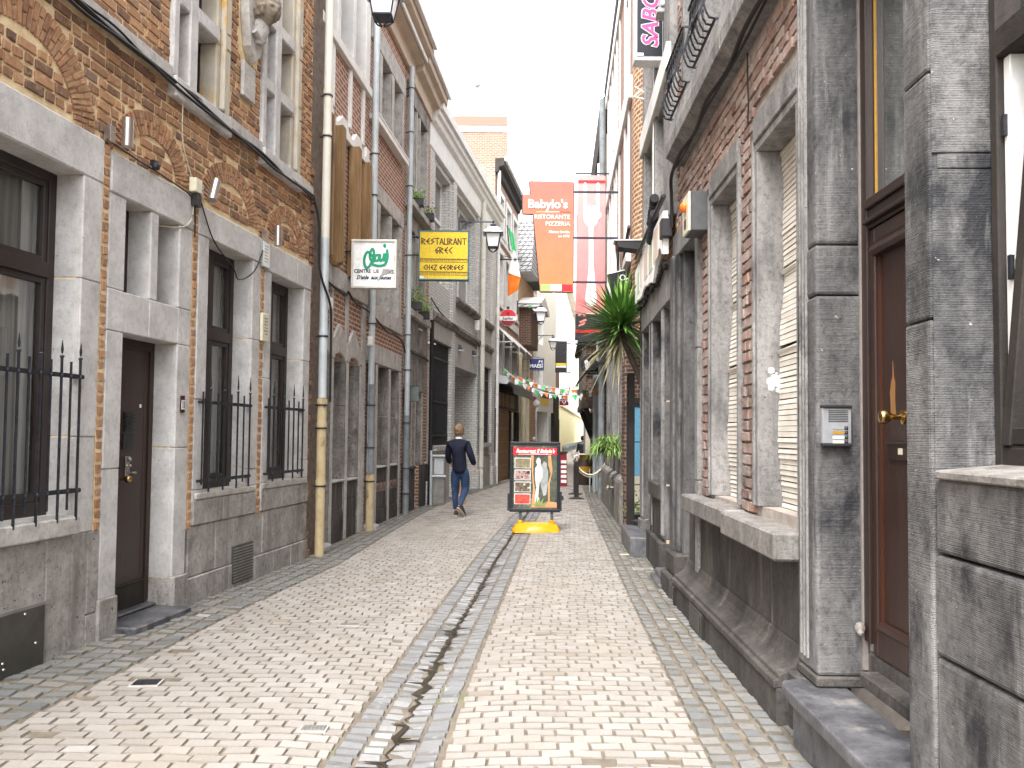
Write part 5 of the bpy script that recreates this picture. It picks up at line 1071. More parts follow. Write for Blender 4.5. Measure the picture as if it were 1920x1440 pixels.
def spline(pts, n=6):
    P = [Vector(q) for q in pts]; P = [P[0]] + P + [P[-1]]; out = []
    for i in range(1, len(P) - 2):
        for k in range(n):
            t = k / n; a_, b_, c_, d_ = P[i - 1:i + 3]
            out.append(.5 * ((2 * b_) + (c_ - a_) * t + (2 * a_ - 5 * b_ + 4 * c_ - d_) * t * t + (3 * b_ - a_ - 3 * c_ + d_) * t ** 3))
    out.append(P[-2]); return [tuple(v) for v in out]
GREEK = {'R': [[(0, 0), (0, 1), (.55, .72), (0, .45), (.55, 0)]], 'E': [[(.55, 1), (.05, .5), (.55, 0)], [(.05, .5), (.5, .5)]], 'S': [[(.55, 1), (.08, .68), (.5, .42), (.05, 0)]], 'T': [[(0, 1), (.62, 1)], [(.31, 1), (.31, 0)]],
         'A': [[(0, 0), (.3, 1), (.6, 0)], [(.14, .35), (.46, .35)]], 'U': [[(0, 1), (0, 0), (.5, 0), (.5, 1)]], 'N': [[(0, 0), (0, 1), (.5, 0), (.5, 1)]], 'G': [[(.55, 1), (.03, .5), (.3, 0), (.55, .45), (.28, .45)]], 'C': [[(.55, 1), (.05, .5), (.5, 0)]],
         'H': [[(0, 0), (0, 1)], [(.5, 0), (.5, 1)], [(0, .5), (.5, .5)]], 'Z': [[(0, 1), (.5, 1), (0, 0), (.5, 0)]], 'O': [[(.3, 1), (0, .5), (.3, 0), (.6, .5), (.3, 1)]]}
def greek(m, s_, xc, z, hgt, wd, y):
    adv = .76 * hgt; W_ = sum(adv * (.5 if c == ' ' else 1) for c in s_) - adv * .22; x = xc - W_ / 2
    for c in s_:
        if c == ' ': x += adv * .5; continue
        strokes(m, [[(x + a_ * hgt, z + b_ * hgt) for a_, b_ in q] for q in GREEK[c]], wd, y); x += adv
def bar(m, a_, b_, r=.015): m.tube([a_, b_], r, 6)
# --- youth centre sign
Y = 12.5; p0, p1 = at(659, 541, Y), at(745, 451, Y); xa, xb, za, zb = p0.x, p1.x, p0.z, p1.z; xc, zc = (xa + xb) / 2, (za + zb) / 2; W_, H_ = xb - xa, zb - za
o = empty('hanging_sign', (xc, Y, zc), 0, label='square white hanging sign with green script and a hole knocked in it', cat='sign', group='signs hanging over the street')
m = MB(); t = .035
for q in ((-W_ / 2, W_ / 2, H_ / 2 - t, H_ / 2), (-W_ / 2, W_ / 2, -H_ / 2, -H_ / 2 + t), (-W_ / 2, -W_ / 2 + t, -H_ / 2 + t, H_ / 2 - t), (W_ / 2 - t, W_ / 2, -H_ / 2 + t, H_ / 2 - t)): m.box(q[0], q[1], -.07, .07, q[2], q[3])
m.build('sign_frame', surf('rusty_sign_frame', (.55, .53, .47), (.68, .66, .6), 6, rough=.6, blot=((.42, .22, .08), .60, 5)), o, bevel=.004)
hole = [(.135, -.075), (.30, -.085), (.22, -.13), (.20, -.16), (.16, -.17), (.08, -.245), (.10, -.2), (.13, -.12)]
m = MB(); m.box(-W_ / 2 + t, W_ / 2 - t, -.05, .05, -H_ / 2 + t, H_ / 2 - t); m.build('sign_face', M['s_white'], o)
m = MB(); m.prism(hole, -.056, -.050); m.prism([(.13, -.07), (.20, -.02), (.245, .02), (.205, -.015)], -.055, -.05); tag(m.build('broken_hole', surf('hole_shade', (.28, .26, .25), (.42, .4, .38), 8), o), 'jagged grey hole in the sign face')
m = MB(); u_ = W_
def J(pts): return [((x - .5) * W_, (z - .5) * H_) for x, z in pts]
strokes(m, [spline(J([(.46, .66), (.36, .74), (.29, .62), (.30, .47), (.37, .42), (.46, .55), (.50, .72), (.46, .80), (.41, .70), (.43, .58), (.50, .55)])), spline(J([(.60, .68), (.53, .66), (.53, .57), (.60, .58), (.63, .68), (.64, .57), (.70, .60), (.73, .70), (.72, .58), (.77, .62), (.79, .78)])), spline(J([(.79, .78), (.80, .62), (.74, .49), (.60, .46), (.47, .49)]))], .038, -.05)
m.ball(((.735 - .5) * W_, -.052, (.875 - .5) * H_), .026, 8, (1, .15, 1.3)); m.build('green_script', M['s_green'], o)
text(o, 'CENTRE  LIE', -.11, -.052, -.115, .075, 's_ink', off=.002, sx=.92); text(o, 'OIS', .245, -.052, -.125, .075, 's_ink', off=.002)
text(o, "D'aide  aux Jeunes", -.0, -.052, -.21, .082, 's_ink', shear=.35, off=.003, sx=.86)
m = MB(); m.tube([(-W_ / 2 - .12, 0, .2), (-W_ / 2, 0, .2)], .012, 6); m.tube([(-W_ / 2 - .12, 0, -.2), (-W_ / 2, 0, -.2)], .012, 6); m.build('bracket', M['iron'], o)
# --- yellow restaurant sign
Y = 17.3; p0, p1 = at(785, 526, Y), at(880, 434, Y); xc, zc = (p0.x + p1.x) / 2, (p0.z + p1.z) / 2; W_, H_ = p1.x - p0.x, p1.z - p0.z
o = empty('hanging_sign', (xc, Y, zc), 0, label='yellow hanging sign with dark angular lettering and a blue edge', cat='sign', group='signs hanging over the street')
m = MB(); t = .025
for q in ((-W_ / 2, W_ / 2, H_ / 2 - t, H_ / 2), (-W_ / 2, W_ / 2, -H_ / 2, -H_ / 2 + t), (-W_ / 2, -W_ / 2 + t, -H_ / 2 + t, H_ / 2 - t), (W_ / 2 - t, W_ / 2, -H_ / 2 + t, H_ / 2 - t)): m.box(q[0], q[1], -.08, .08, q[2], q[3])
m.build('sign_frame', M['s_blue'], o, bevel=.003)
m = MB(); m.box(-W_ / 2 + t, W_ / 2 - t, -.07, .07, -H_ / 2 + t, H_ / 2 - t); m.build('sign_face', M['s_yellow'], o)
m = MB(); greek(m, 'RESTAURANT', .0, H_ * .22, .125, .021, -.07); greek(m, 'GREC', .0, H_ * .04, .125, .021, -.07); greek(m, 'CHEZ GEORGES', .0, -H_ * .29, .098, .018, -.07); m.build('lettering', M['s_maroon'], o)
m = MB()
for zc_ in (-.105 * H_, -.365 * H_):
    for z in (zc_ - .035, zc_ + .035): m.box(-W_ / 2 + t, W_ / 2 - t, -.073, -.07, z - .004, z + .004)
    n_ = 13; st = (W_ - 2 * t) / n_
    for k in range(n_):
        x = -W_ / 2 + t + k * st + .012
        strokes(m, [[(x, zc_ - .022), (x, zc_ + .022), (x + st * .7, zc_ + .022), (x + st * .7, zc_ - .006), (x + st * .35, zc_ - .006)]], .009, -.07)
m.build('key_pattern', M['s_maroon'], o)
m = MB(); m.box(-W_ / 2 + t + .003, -W_ / 2 + .12, -.074, -.07, -H_ / 2 + t + .003, -H_ / 2 + .08); m.build('white_patch', M['s_white'], o)
m = MB()
for z in (.28, -.08): m.tube([(-W_ / 2 - .14, 0, z * H_ + .1), (-W_ / 2, 0, z * H_ + .1)], .016, 6)
m.build('bracket', M['iron'], o)
# --- lanterns
def lantern(X, Y, ztop, wallx, s_, label, arm=True, wally=None):
    "ztop is the height of the arm; the lamp hangs under it"
    o = empty('wall_lantern', (wallx, Y if wally is None else wally, ztop), 0, label=label, cat='lantern', group='lanterns on wall brackets')
    dx = X - wallx; dy = 0 if wally is None else Y - wally
    m = MB(); m.tube([(0, 0, 0), (dx, dy, 0)], .022, 8); m.ball((dx, dy, 0), .04, 8); m.box(-.02, .02, -.03, .03, -.42, .12)
    pts = [(.02 + .22 * math.sin(a_ / 10 * math.pi * .5) * (1), 0, -.38 + .36 * math.sin(a_ / 10 * math.pi / 2) ** 1) for a_ in range(11)]; m.tube([(.02, 0, -.38), (.06, 0, -.2), (.16, 0, -.08), (.34, 0, -.02)], .012, 6)
    sp = [(.17 + (.085 - k * .004) * math.cos(k * .55), 0, -.13 + (.085 - k * .004) * math.sin(k * .55)) for k in range(16)]; m.tube(sp, .008, 5)
    m.build('bracket_arm', M['lampiron'], o)
    q = (dx, dy, -.02)
    m = MB(); m.tube([(q[0], q[1], 0), (q[0], q[1], -.06 * s_)], .015, 6); m.lathe([(.03, 0), (.075, -.015), (.09, -.04), (.05, -.07), (.03, -.09)], (q[0], q[1], q[2] - .03 * s_), 12)
    m.build('finial', M['lampiron'], o)
    def ring(r, z): return [(q[0] + sx * r * s_, q[1] + sy * r * s_, q[2] + z * s_) for sx, sy in ((-1, -1), (1, -1), (1, 1), (-1, 1))]
    m = MB(); A_, B_ = ring(.23, -.27), ring(.12, -.12); m.hexa(A_ + B_); m.hexa(ring(.25, -.29) + ring(.25, -.27)); m.build('hood', M['lamptop'], o, bevel=.006)
    m = MB(); m.hexa(ring(.115, -.61) + ring(.175, -.29)); m.build('lamp_glass', M['lampglass'], o)
    m = MB(); A_, B_, C_ = ring(.12, -.62), ring(.18, -.29), ring(.012, -.74)
    for a_, b_, c_ in zip(A_, B_, C_): m.tube([b_, a_], .011 * s_, 5); m.tube([a_, ((a_[0] + c_[0]) / 2 + (a_[0] - c_[0]) * .12, (a_[1] + c_[1]) / 2, (a_[2] + c_[2]) / 2 - .01), c_], .011 * s_, 5)
    m.hexa(ring(.13, -.63) + ring(.13, -.61)); m.hexa(ring(.19, -.30) + ring(.19, -.285)); m.ball(C_[0], .018, 6); m.build('lamp_cage', M['lampiron'], o)
    return o
b = at(925, 416, 22.4); lantern(b.x, 22.4, b.z, at(858, 416, 22.1).x + .02, 1.1, 'wall lantern beside the yellow sign, on a scrolled bracket')
Y = 12.2; b = at(718, 50, Y); lantern(b.x, Y, b.z + .76 * 1.15, -2.54, 1.15, 'large wall lantern cut off by the top edge, between two downpipes')
b = at(1014, 570, 31.5); lantern(b.x, 31.5, b.z, at(970, 570, 31.5).x, 1.05, 'wall lantern on a long bracket above the blue rectangular sign')
b = at(1037, 629, 42); lantern(b.x, 42, b.z, at(1008, 629, 42).x, 1.0, 'farthest wall lantern, touching the tall grey hanging banner')
# --- small wall lamps on the first house
def spot(u, z, ang, label):
    q = H1.W(u, .02, z); o = empty('wall_spotlight', q, H1.rz, label=label, cat='wall light', group='steel cylinder lamps on the brick wall')
    m = MB(-1); m.box(-.035, .035, -.03, .03, -.07, .06); m.tube([(0, .03, 0), (.0, .11, 0)], .008, 6); m.build('mount', M['steel'], o, bevel=.004)
    d = Vector((math.sin(ang) * .11, 0, math.cos(ang) * .11)); m = MB(-1); c_ = Vector((0, .15, 0))
    m.tube([tuple(c_ - d), tuple(c_ + d)], .042, 20); m.tube([tuple(c_ + d * .98), tuple(c_ + d * 1.01)], .036, 16); m.build('cylinder', M['steel'], o, smooth=True); return o
spot(.545, 3.90, 0, 'steel cylinder spotlight nearest the left edge, at the corner of the door lintel')
spot(1.93, 3.86, .35, 'tilted steel cylinder spotlight beside the cream junction box')
spot(3.40, 3.78, 0, 'steel cylinder spotlight above the framed plaque between two windows')
def wallthing(h, name, label, cat, u, w_, z, group=None):
    q = h.W(u, w_, z); return empty(name, q, h.rz, label=label, cat=cat, group=group)
o = wallthing(H1, 'junction_box', 'cream junction box on the brick with a dark box under it', 'electrical box', 1.80, .02, 3.86)
m = MB(-1); m.box(-.06, .06, 0, .07, -.06, .07); m.build('cream_cover', M['s_cream'], o, bevel=.006); m = MB(-1); m.box(-.02, .07, 0, .06, -.18, -.065); m.build('dark_cover', M['s_charcoal'], o, bevel=.004)
o = wallthing(H1, 'house_number', 'small framed house number plate on the stone by the brown door', 'number plate', 1.725, .015, 1.84)
m = MB(-1); m.box(-.035, .035, 0, .012, -.075, .08); m.build('plate', M['s_maroon'], o, bevel=.003); m = MB(-1); m.box(-.026, .026, .012, .016, -.045, .04); m.build('white_tile', M['s_white'], o)
m = MB(-1)
for u in (-.012, .012): m.box(u - .004, u + .004, .016, .019, -.035, .03)
m.build('numeral', M['s_ink'], o)
o = wallthing(H1, 'plaque', 'framed white plaque with faint lines of text under a steel lamp', 'plaque', 3.39, .02, 3.57)
m = MB(-1); m.box(-.10, .10, 0, .02, -.15, .15); m.build('frame', M['s_grey'], o, bevel=.003); m = MB(-1); m.box(-.085, .085, .02, .024, -.135, .135); m.build('face', M['s_white'], o)
m = MB(-1)
for k in range(6): m.box(-.05, .05 - (k % 2) * .02, .024, .026, .09 - k * .035, .098 - k * .035)
m.build('text_lines', M['s_grey'], o)
o = wallthing(H1, 'plaque', 'narrow cream plaque screwed over the brick strip between two windows', 'plaque', 3.39, .02, 2.76)
m = MB(-1); m.box(-.085, .085, 0, .035, -.16, .15); m.build('face', M['s_cream'], o, bevel=.006)
m = MB(-1)
for k in range(6): m.box(-.05 + (k % 2) * .02, .05, .035, .037, .09 - k * .035, .10 - k * .035)
m.build('text_lines', M['hatch_frame'], o)
o = wallthing(H1, 'camera', 'small dark dome camera above the door lintel', 'camera', 1.13, .02, 3.83)
m = MB(-1); m.ball((0, .04, 0), .035, 10); m.box(-.03, .03, 0, .04, .0, .05); m.build('housing', M['iron'], o)
# cables
def cable(h, pts, r, label, mat='cable', sag=0):
    m = h.mb(); m.tube(spline(pts, 5), r, 6); return tag(h_world(m, h, 'cable', M[mat]), label, 'cable', 'cables fixed to the walls')
def h_world(m, h, name, mat):
    o = m.build(name, mat, smooth=True); o.location = h.root.location; o.rotation_euler = h.root.rotation_euler; return o
for i, (dz, dw, lab) in enumerate(((0, .05, 'thick black cable bundle under the first floor sills of the left house'), (-.035, .07, 'lower black cable running below the cable bundle on the left house'), (.03, .04, 'thin upper black cable along the left house string course'))):
    cable(H1, [(-2 + k * .42, dw + .012 * math.sin(k * 2.1 + i), 4.70 - .022 * (k * .42 - 2) + dz + .018 * math.sin(k * 1.7 + i * 2)) for k in range(17)], (.02, .013, .010)[i], lab)
cable(H1, [(4.75, .05, 4.6), (4.84, .09, 4.3), (4.88, .10, 3.7), (5.02, .19, 3.3), (5.12, .18, 3.0), (5.16, .17, 2.0)], .016, 'black cable dropping beside the cream downpipe')
cable(H1, [(.5, .03, 3.84), (.9, .035, 3.81), (1.3, .03, 3.80), (1.75, .035, 3.76), (1.84, .03, 3.66), (1.85, .03, 3.4)], .007, 'thin black cable along the top of the door lintel')
cable(H1, [(1.95, .03, 3.76), (2.2, .035, 3.45), (2.6, .04, 3.27), (2.75, .04, 3.17), (3.1, .04, 3.33), (3.3, .04, 3.6)], .007, 'thin black cable looping down across the window lintel')
cable(H1, [(1.58, .03, 4.6), (1.60, .03, 4.2), (1.78, .03, 3.9), (1.8, .03, 3.6), (1.66, .02, 3.45), (1.4, -.1, 3.40), (1.25, -.2, 3.38)], .006, 'white cable hanging from the bundle into the small window', 'cable_w')
cable(H2, [(-.5, .06, 3.75), (0, .05, 3.68), (.7, .05, 3.66), (.8, .06, 3.72), (1.2, .05, 3.62), (1.9, .06, 3.6), (2.5, .05, 3.55), (3.3, .06, 3.42), (3.8, .05, 3.46), (4.5, .06, 3.38), (4.8, .06, 3.2)], .016, 'black cable under the stone band of the second and third houses')
cable(H4, [(5.0, .06, 3.30), (5.6, .07, 3.27), (6.3, .06, 3.28), (7.2, .06, 3.25)], .025, 'black cable bundle under the window box house ledge')
cable(H5, [(.1, .12, 4.75), (1.3, .10, 4.55), (2.8, .14, 4.45), (4.0, .10, 4.42), (5.2, .12, 4.45), (6.4, .14, 4.3)], .018, 'dark cable looping along the painted brick building')
cable(R2, [(-.3, .10, 4.33), (.4, .12, 4.34), (1.0, .10, 4.31), (1.6, .13, 4.32), (2.2, .10, 4.29), (2.8, .12, 4.31), (3.45, .10, 4.28), (3.62, .07, 4.1), (3.66, .06, 3.8)], .018, 'thick black cable under the bluestone ledge on the right')
cable(R2, [(-.3, .08, 4.36), (.6, .09, 4.30), (1.3, .11, 4.28), (1.9, .09, 4.33), (2.6, .10, 4.27), (3.4, .09, 4.32)], .011, 'second thinner cable twisted under the right ledge')
cable(R2, [(.72, .03, 4.3), (.72, .03, 4.12), (.70, .03, 3.95), (.72, .03, 3.80), (.66, .04, 3.79)], .006, 'short loose cable hanging over the right brickwork', 'cable')
# carved stone head
o = wallthing(H1, 'carved_bust', 'carved stone head with curly hair on a pointed corbel between upper windows', 'sculpture', 2.96, .02, 5.70)
m = MB(-1); m.prism([(-.20, .30), (-.13, -.02), (0, -.16), (.13, -.02), (.20, .30), (.20, .9), (-.20, .9)], -.05, .05); m.build('corbel', M['sill'], o, bevel=.012)
bm = bmesh.new(); bmesh.ops.create_icosphere(bm, subdivisions=5, radius=1)
for v in bm.verts:                                   # head looking outwards (+w = -y here) and down the street
    c = v.co; x, y, z = c.x, -c.y, c.z               # y>0 is the face
    d = 1.
    face = max(0, y)
    nose = math.exp(-((x / .13) ** 2 + ((z + .05) / .22) ** 2)) * face; brow = math.exp(-((z - .22) / .10) ** 2) * face * (abs(x) < .6)
    eye = math.exp(-(((abs(x) - .32) / .14) ** 2 + ((z - .07) / .09) ** 2)) * face; mouth = math.exp(-((x / .28) ** 2 + ((z + .46) / .05) ** 2)) * face; lips = math.exp(-((x / .25) ** 2 + ((z + .40) / .05) ** 2)) * face + math.exp(-((x / .2) ** 2 + ((z + .52) / .05) ** 2)) * face
    chin = math.exp(-((x / .3) ** 2 + ((z + .8) / .2) ** 2)) * face
    d += .26 * nose + .07 * brow - .09 * eye - .05 * mouth + .05 * lips + .10 * chin
    hair = max(0, min(1, (z - .35) * 4)) if y > 0 else 1
    hair = max(hair, 1 if (abs(x) > .78 and z > -.5) else 0)
    d += hair * (.16 + .10 * noise.noise((c.x * 4, c.y * 4, c.z * 4)) + .05 * math.sin(14 * c.x + 9 * z) * math.sin(12 * z + 8 * c.y))
    v.co = Vector((x * .82 * d * (1 - .25 * max(0, -z)), -y * .92 * d, z * 1.12 * d)) * .155
bmesh.ops.transform(bm, matrix=Matrix.Translation((.0, -.16, .42)) @ Matrix.Rotation(rad(-25), 4, 'Z') @ Matrix.Rotation(rad(14), 4, 'X'), verts=bm.verts)
me = bpy.data.meshes.new('head'); bm.to_mesh(me); bm.free(); me.polygons.foreach_set('use_smooth', [True] * len(me.polygons)); me.materials.append(surf('carved_stone', (.16, .13, .10), (.34, .29, .23), 8, bump=.5, bsc=50)); q = bpy.data.objects.new('head', me); C.objects.link(q); q.parent = o
m = MB(-1); m.tube([(0, .10, .30), (0, .10, .20), (0, .08, .05)], [.07, .085, .04], 12); m.tube([(-.12, .08, .14), (0, .11, .08), (.12, .08, .14)], .03, 8); m.build('neck', M['sill'], o, smooth=True)
o = wallthing(H1, 'stone_tablet', 'blank pale stone tablet set in the brick below the carved head', 'tablet', 2.92, -.02, 5.32)
m = MB(-1); m.box(-.14, .14, 0, .045, -.19, .19); m.build('slab', M['sill'], o, bevel=.01)
# --- pub signs
Y = 29.3; b = at(952.5, 596, Y); r_ = .30
o = empty('round_sign', b, 0, label='round red and white beer sign on the pub wall', cat='sign', group='signs hanging over the street')
def disc(r, w0, w1, n=32, z0=-9, z1=9):
    P = [(r * math.cos(2 * math.pi * k / n), max(z0, min(z1, r * math.sin(2 * math.pi * k / n)))) for k in range(n)]; return P
m = MB(); m.prism(disc(r_, 0, 0), -.08, .08); m.build('disc', M['s_white'], o)
m = MB(); m.prism(disc(r_ * .97, 0, 0, z0=.05), -.085, -.08); m.build('red_top', M['s_red'], o); m = MB(); m.prism(disc(r_ * .97, 0, 0, z1=-.11), -.085, -.08); m.build('dark_red_base', M['s_deepred'], o)
m = MB(); m.prism([(-.05, .2), (.05, .2), (.04, .1), (0, .06), (-.04, .1)], -.09, -.085); m.build('crest', M['s_deepred'], o); text(o, 'Jupiler', 0, -.083, -.03, .15, 's_ink', off=.004)
m = MB(); m.tube([(-.55, 0, 0), (-r_, 0, 0)], .02, 6); m.box(-.05, .05, -.05, .05, r_, r_ + .1); m.build('bracket', M['iron'], o)
for (px0, py0, px1, py1, Y, lab, under) in ((993, 673, 1020, 693, 34.5, 'navy rectangular beer sign with white letters, left of the lantern pole', 0), (1049, 739, 1066, 751, 50, 'small navy beer sign with a red lower half, before the yellow wall', 1)):
    p0, p1 = at(px0, py1, Y), at(px1, py0, Y); W_, H_ = p1.x - p0.x, p1.z - p0.z
    o = empty('hanging_sign', ((p0.x + p1.x) / 2, Y, (p0.z + p1.z) / 2), 0, label=lab, cat='sign', group='signs hanging over the street')
    m = MB(); m.box(-W_ / 2, W_ / 2, -.08, .08, -H_ / 2, H_ / 2); m.build('sign_face', M['s_navy'], o, bevel=.005); text(o, 'MAES', -W_ * .08, -.083, -H_ * .18, H_ * .46, 's_white', off=.006)
    m = MB(); strokes(m, [[(W_ * .12, H_ * .08), (W_ * .17, H_ * .34), (W_ * .2, H_ * .18), (W_ * .24, H_ * .34)], [(W_ * .30, H_ * .34), (W_ * .34, H_ * .18), (W_ * .38, H_ * .34), (W_ * .36, H_ * .05)], [(W_ * .4, -H_ * .35), (W_ * .4, H_ * .05)]], .02, -.08); m.build('emblem', M['s_white'], o)
    m = MB(); m.tube([(-W_ / 2 - .3, 0, H_ / 2 - .02), (W_ / 2, 0, H_ / 2 + .02)], .015, 5); m.tube([(-W_ / 2 - .3, 0, H_ / 2), (-W_ / 2 - .3, 0, -H_ / 2 - .05), (W_ / 2, 0, -H_ / 2 - .04)], .015, 5); m.build('bracket', M['s_grey'], o)
    if under:
        m = MB(); m.box(-W_ / 2, W_ / 2, -.08, .08, -H_ * 1.25, -H_ * .55); q = m.build('red_panel', M['s_deepred'], o); m = MB(); strokes(m, [[(-.1, -H_ * .65), (0, -H_ * 1.05), (.1, -H_ * .65)]], .05, -.08); m.build('white_mark', M['s_white'], q)
Y = 44; p0, p1 = at(1041, 698, Y), at(1063, 640, Y); W_, H_ = p1.x - p0.x, p1.z - p0.z
o = empty('hanging_banner', ((p0.x + p1.x) / 2, Y, (p0.z + p1.z) / 2), 0, label='tall dark grey hanging banner with a yellow and white strip near its foot', cat='banner')
m = MB(); m.box(-W_ / 2, W_ / 2, -.05, .05, -H_ / 2, H_ / 2); m.build('panel', M['s_grey'] if 0 else M['s_charcoal'], o)
m = MB(); m.box(-W_ * .46, W_ * .46, -.056, -.05, -H_ * .28, -H_ * .205); m.build('yellow_strip', M['s_yellow'], o); m = MB(); m.box(-W_ * .46, W_ * .46, -.056, -.05, -H_ * .35, -H_ * .285); m.build('white_strip', M['s_white'], o)
m = MB(); m.tube([(-.5, 0, H_ / 2), (W_ / 2 + .35, 0, H_ / 2 - .15)], .02, 5); m.tube([(-.3, 0, -H_ / 2), (W_ / 2 + .2, 0, -H_ / 2)], .02, 5); m.build('bracket', M['iron'], o)
Y = 39; b = at(1006, 757, Y); o = empty('globe_lamp', b, 0, label='round white globe lamp on the white shop front', cat='lamp'); m = MB(); m.ball((0, 0, 0), .17, 16); m.build('globe', M['lampglass'], o, smooth=True); m = MB(); m.box(-.05, .05, 0, .25, -.02, .02); m.build('arm', M['iron'], o)
# --- orange restaurant banner
Y = 16.8
def P2(px, py): q = at(px, py, Y); return (q.x, q.z)
pts = [(993, 341), (1075, 343), (1074, 548), (1013, 547), (1000, 402), (980, 401), (980, 367), (995, 366)]
ox, oz = P2(1040, 450); o = empty('restaurant_banner', (ox, Y, oz), 0, label='orange metal restaurant banner with white lettering and a stepped left edge', cat='sign', group='signs hanging over the street')
L_ = lambda px, py: (P2(px, py)[0] - ox, P2(px, py)[1] - oz)
def gradmat(name, ca, cb, z0, z1):
    m, n, b = _mat(name, .5, .3); tc = n.nodes.new('ShaderNodeTexCoord'); sp = N(n, 'ShaderNodeSeparateXYZ', {0: tc.outputs['Object']}); mr = N(n, 'ShaderNodeMapRange', {'Value': sp.outputs['Z'], 1: z0, 2: z1})
    col = mixc(n, mr.outputs[0], ca, cb); col = mixc(n, .5, col, ramp(n, fnoise(n, 3, (1, 1, 1), 8, .7), [(.3, (.7, .6, .6)), (.7, (1, 1, 1))]), 'MULTIPLY'); n.links.new(col, b.inputs['Base Color']); return m
m = MB(); m.prism([L_(*q) for q in pts], -.03, .03); m.build('panel', gradmat('orange_print', (.80, .24, .10), (.72, .17, .13), -.9, 1.1), o)
m = MB(); e_ = [L_(*q) for q in pts]
for a_, b_ in zip(e_, e_[1:] + e_[:1]): m.tube([(a_[0], 0, a_[1]), (b_[0], 0, b_[1])], .02, 6)
m.build('dark_edge', M['s_ink'], o)
x, z = L_(1027, 384); text(o, "Babylo's", x + .012, -.031, z - .012, .25, 's_shadow', off=.006, extr=.004, name='letter_shadow'); text(o, "Babylo's", x, -.036, z, .25, 's_white', off=.006, extr=.004)
x, z = L_(1069, 408); text(o, 'RISTORANTE', x, -.033, z, .125, 's_white', align='RIGHT', off=.001); x, z = L_(1069, 421); text(o, 'PIZZERIA', x, -.033, z, .125, 's_white', align='RIGHT', off=.001)
x, z = L_(1068, 436); text(o, 'Maison fondée', x, -.033, z, .072, 's_white', align='RIGHT', off=.002); x, z = L_(1068, 444); text(o, 'en 1979', x, -.033, z, .072, 's_white', align='RIGHT', off=.002)
for (a_, b_), c_ in (((1006, 1022), 's_lime'), ((1022, 1049), 's_white'), ((1049, 1069), 's_red')):
    m = MB(); x0, z = L_(a_, 398); x1, _ = L_(b_, 398); m.box(x0, x1, -.034, -.03, z - .006, z + .006); m.build('tricolour_line', M[c_], o)
for (a_, b_), c_ in (((1013.5, 1032), 's_lime'), ((1032, 1053), 's_white'), ((1053, 1073), 's_red')):
    m = MB(); x0, z0 = L_(a_, 546); x1, z1 = L_(b_, 534); m.box(x0, x1, -.036, -.03, z0, z1); m.build('tricolour_foot', M[c_], o)
m = MB()
for py, pe in ((360, 1165), (446, 1163), (529, 1134)): a_, b_ = L_(1074, py), L_(pe + 3, py); m.box(a_[0], b_[0], -.015, .015, a_[1] - .02, a_[1] + .02)
m.build('bracket', M['s_ink'], o)
# --- pink fork banner
Y = 20.6; ox, oz = P2(1108, 480); o = empty('fork_banner', (ox, Y, oz), 0, label='long pink banner printed with a white fork shaped like a horned hand', cat='banner')
m = MB(); m.prism([L_(1084, 328), (L_(1135, 330)), L_(1134, 588), L_(1079, 586)], -.02, .02); m.build('pink_cloth', gradmat('pink_print', (.74, .23, .23), (.78, .34, .33), -1.2, 1.6), o)
m = MB(); m.prism([L_(1079, 588), L_(1134, 590), L_(1126, 640), L_(1078, 638)], -.02, .02); m.build('dark_cloth', M['s_charcoal'], o)
m = MB(); a_, b_ = L_(1078, 624), L_(1127, 619); m.box(a_[0], b_[0], -.03, -.02, a_[1], b_[1]); m.box(L_(1084, 333)[0], L_(1135, 333)[0], -.03, -.02, L_(0, 333)[1], L_(0, 328)[1]); m.build('red_strip', M['s_red'], o)
F = [(1094, 346), (1097, 342), (1100, 346), (1100, 398), (1101, 400), (1102, 388), (1105, 385), (1108, 388), (1108, 400), (1110, 400), (1110, 387), (1113, 385), (1116, 388), (1116, 398), (1117.5, 398), (1118, 346), (1121, 342), (1124, 346), (1124, 398), (1127, 400), (1127, 408), (1122, 412), (1119, 420), (1113, 426), (1112, 435), (1113, 500), (1116, 530), (1119, 560), (1116, 572), (1108, 576), (1100, 572), (1097, 560), (1101, 530), (1104, 500), (1104, 435), (1103, 426), (1096, 418), (1094, 408)]
m = MB(); m.prism([L_(*q) for q in F], -.032, -.02); m.build('fork', M['s_white'], o)
m = MB()
for q in ([(1098, 404), (1117, 404)], [(1106, 420), (1106, 412)], [(1112, 420), (1112, 412)], [(1108, 430), (1107, 560)]): strokes(m, [[L_(*v) for v in q]], .015, -.032)
m.build('fork_line', M['s_salmon'], o)
m = MB()
for py in (325, 645): a_, b_ = L_(1079, py), L_(1150 if py < 400 else 1128, py); m.box(a_[0], b_[0], -.015, .015, a_[1] - .015, a_[1] + .015)
m.build('rod', M['s_ink'], o)
m = MB(); a_ = L_(1090, 600); strokes(m, [[L_(1085, 592), L_(1092, 586), L_(1096, 592)], [L_(1088, 604), L_(1098, 600)], [L_(1086, 611), L_(1096, 606)]], .05, -.02); m.build('emblem', M['s_salmon'], o)
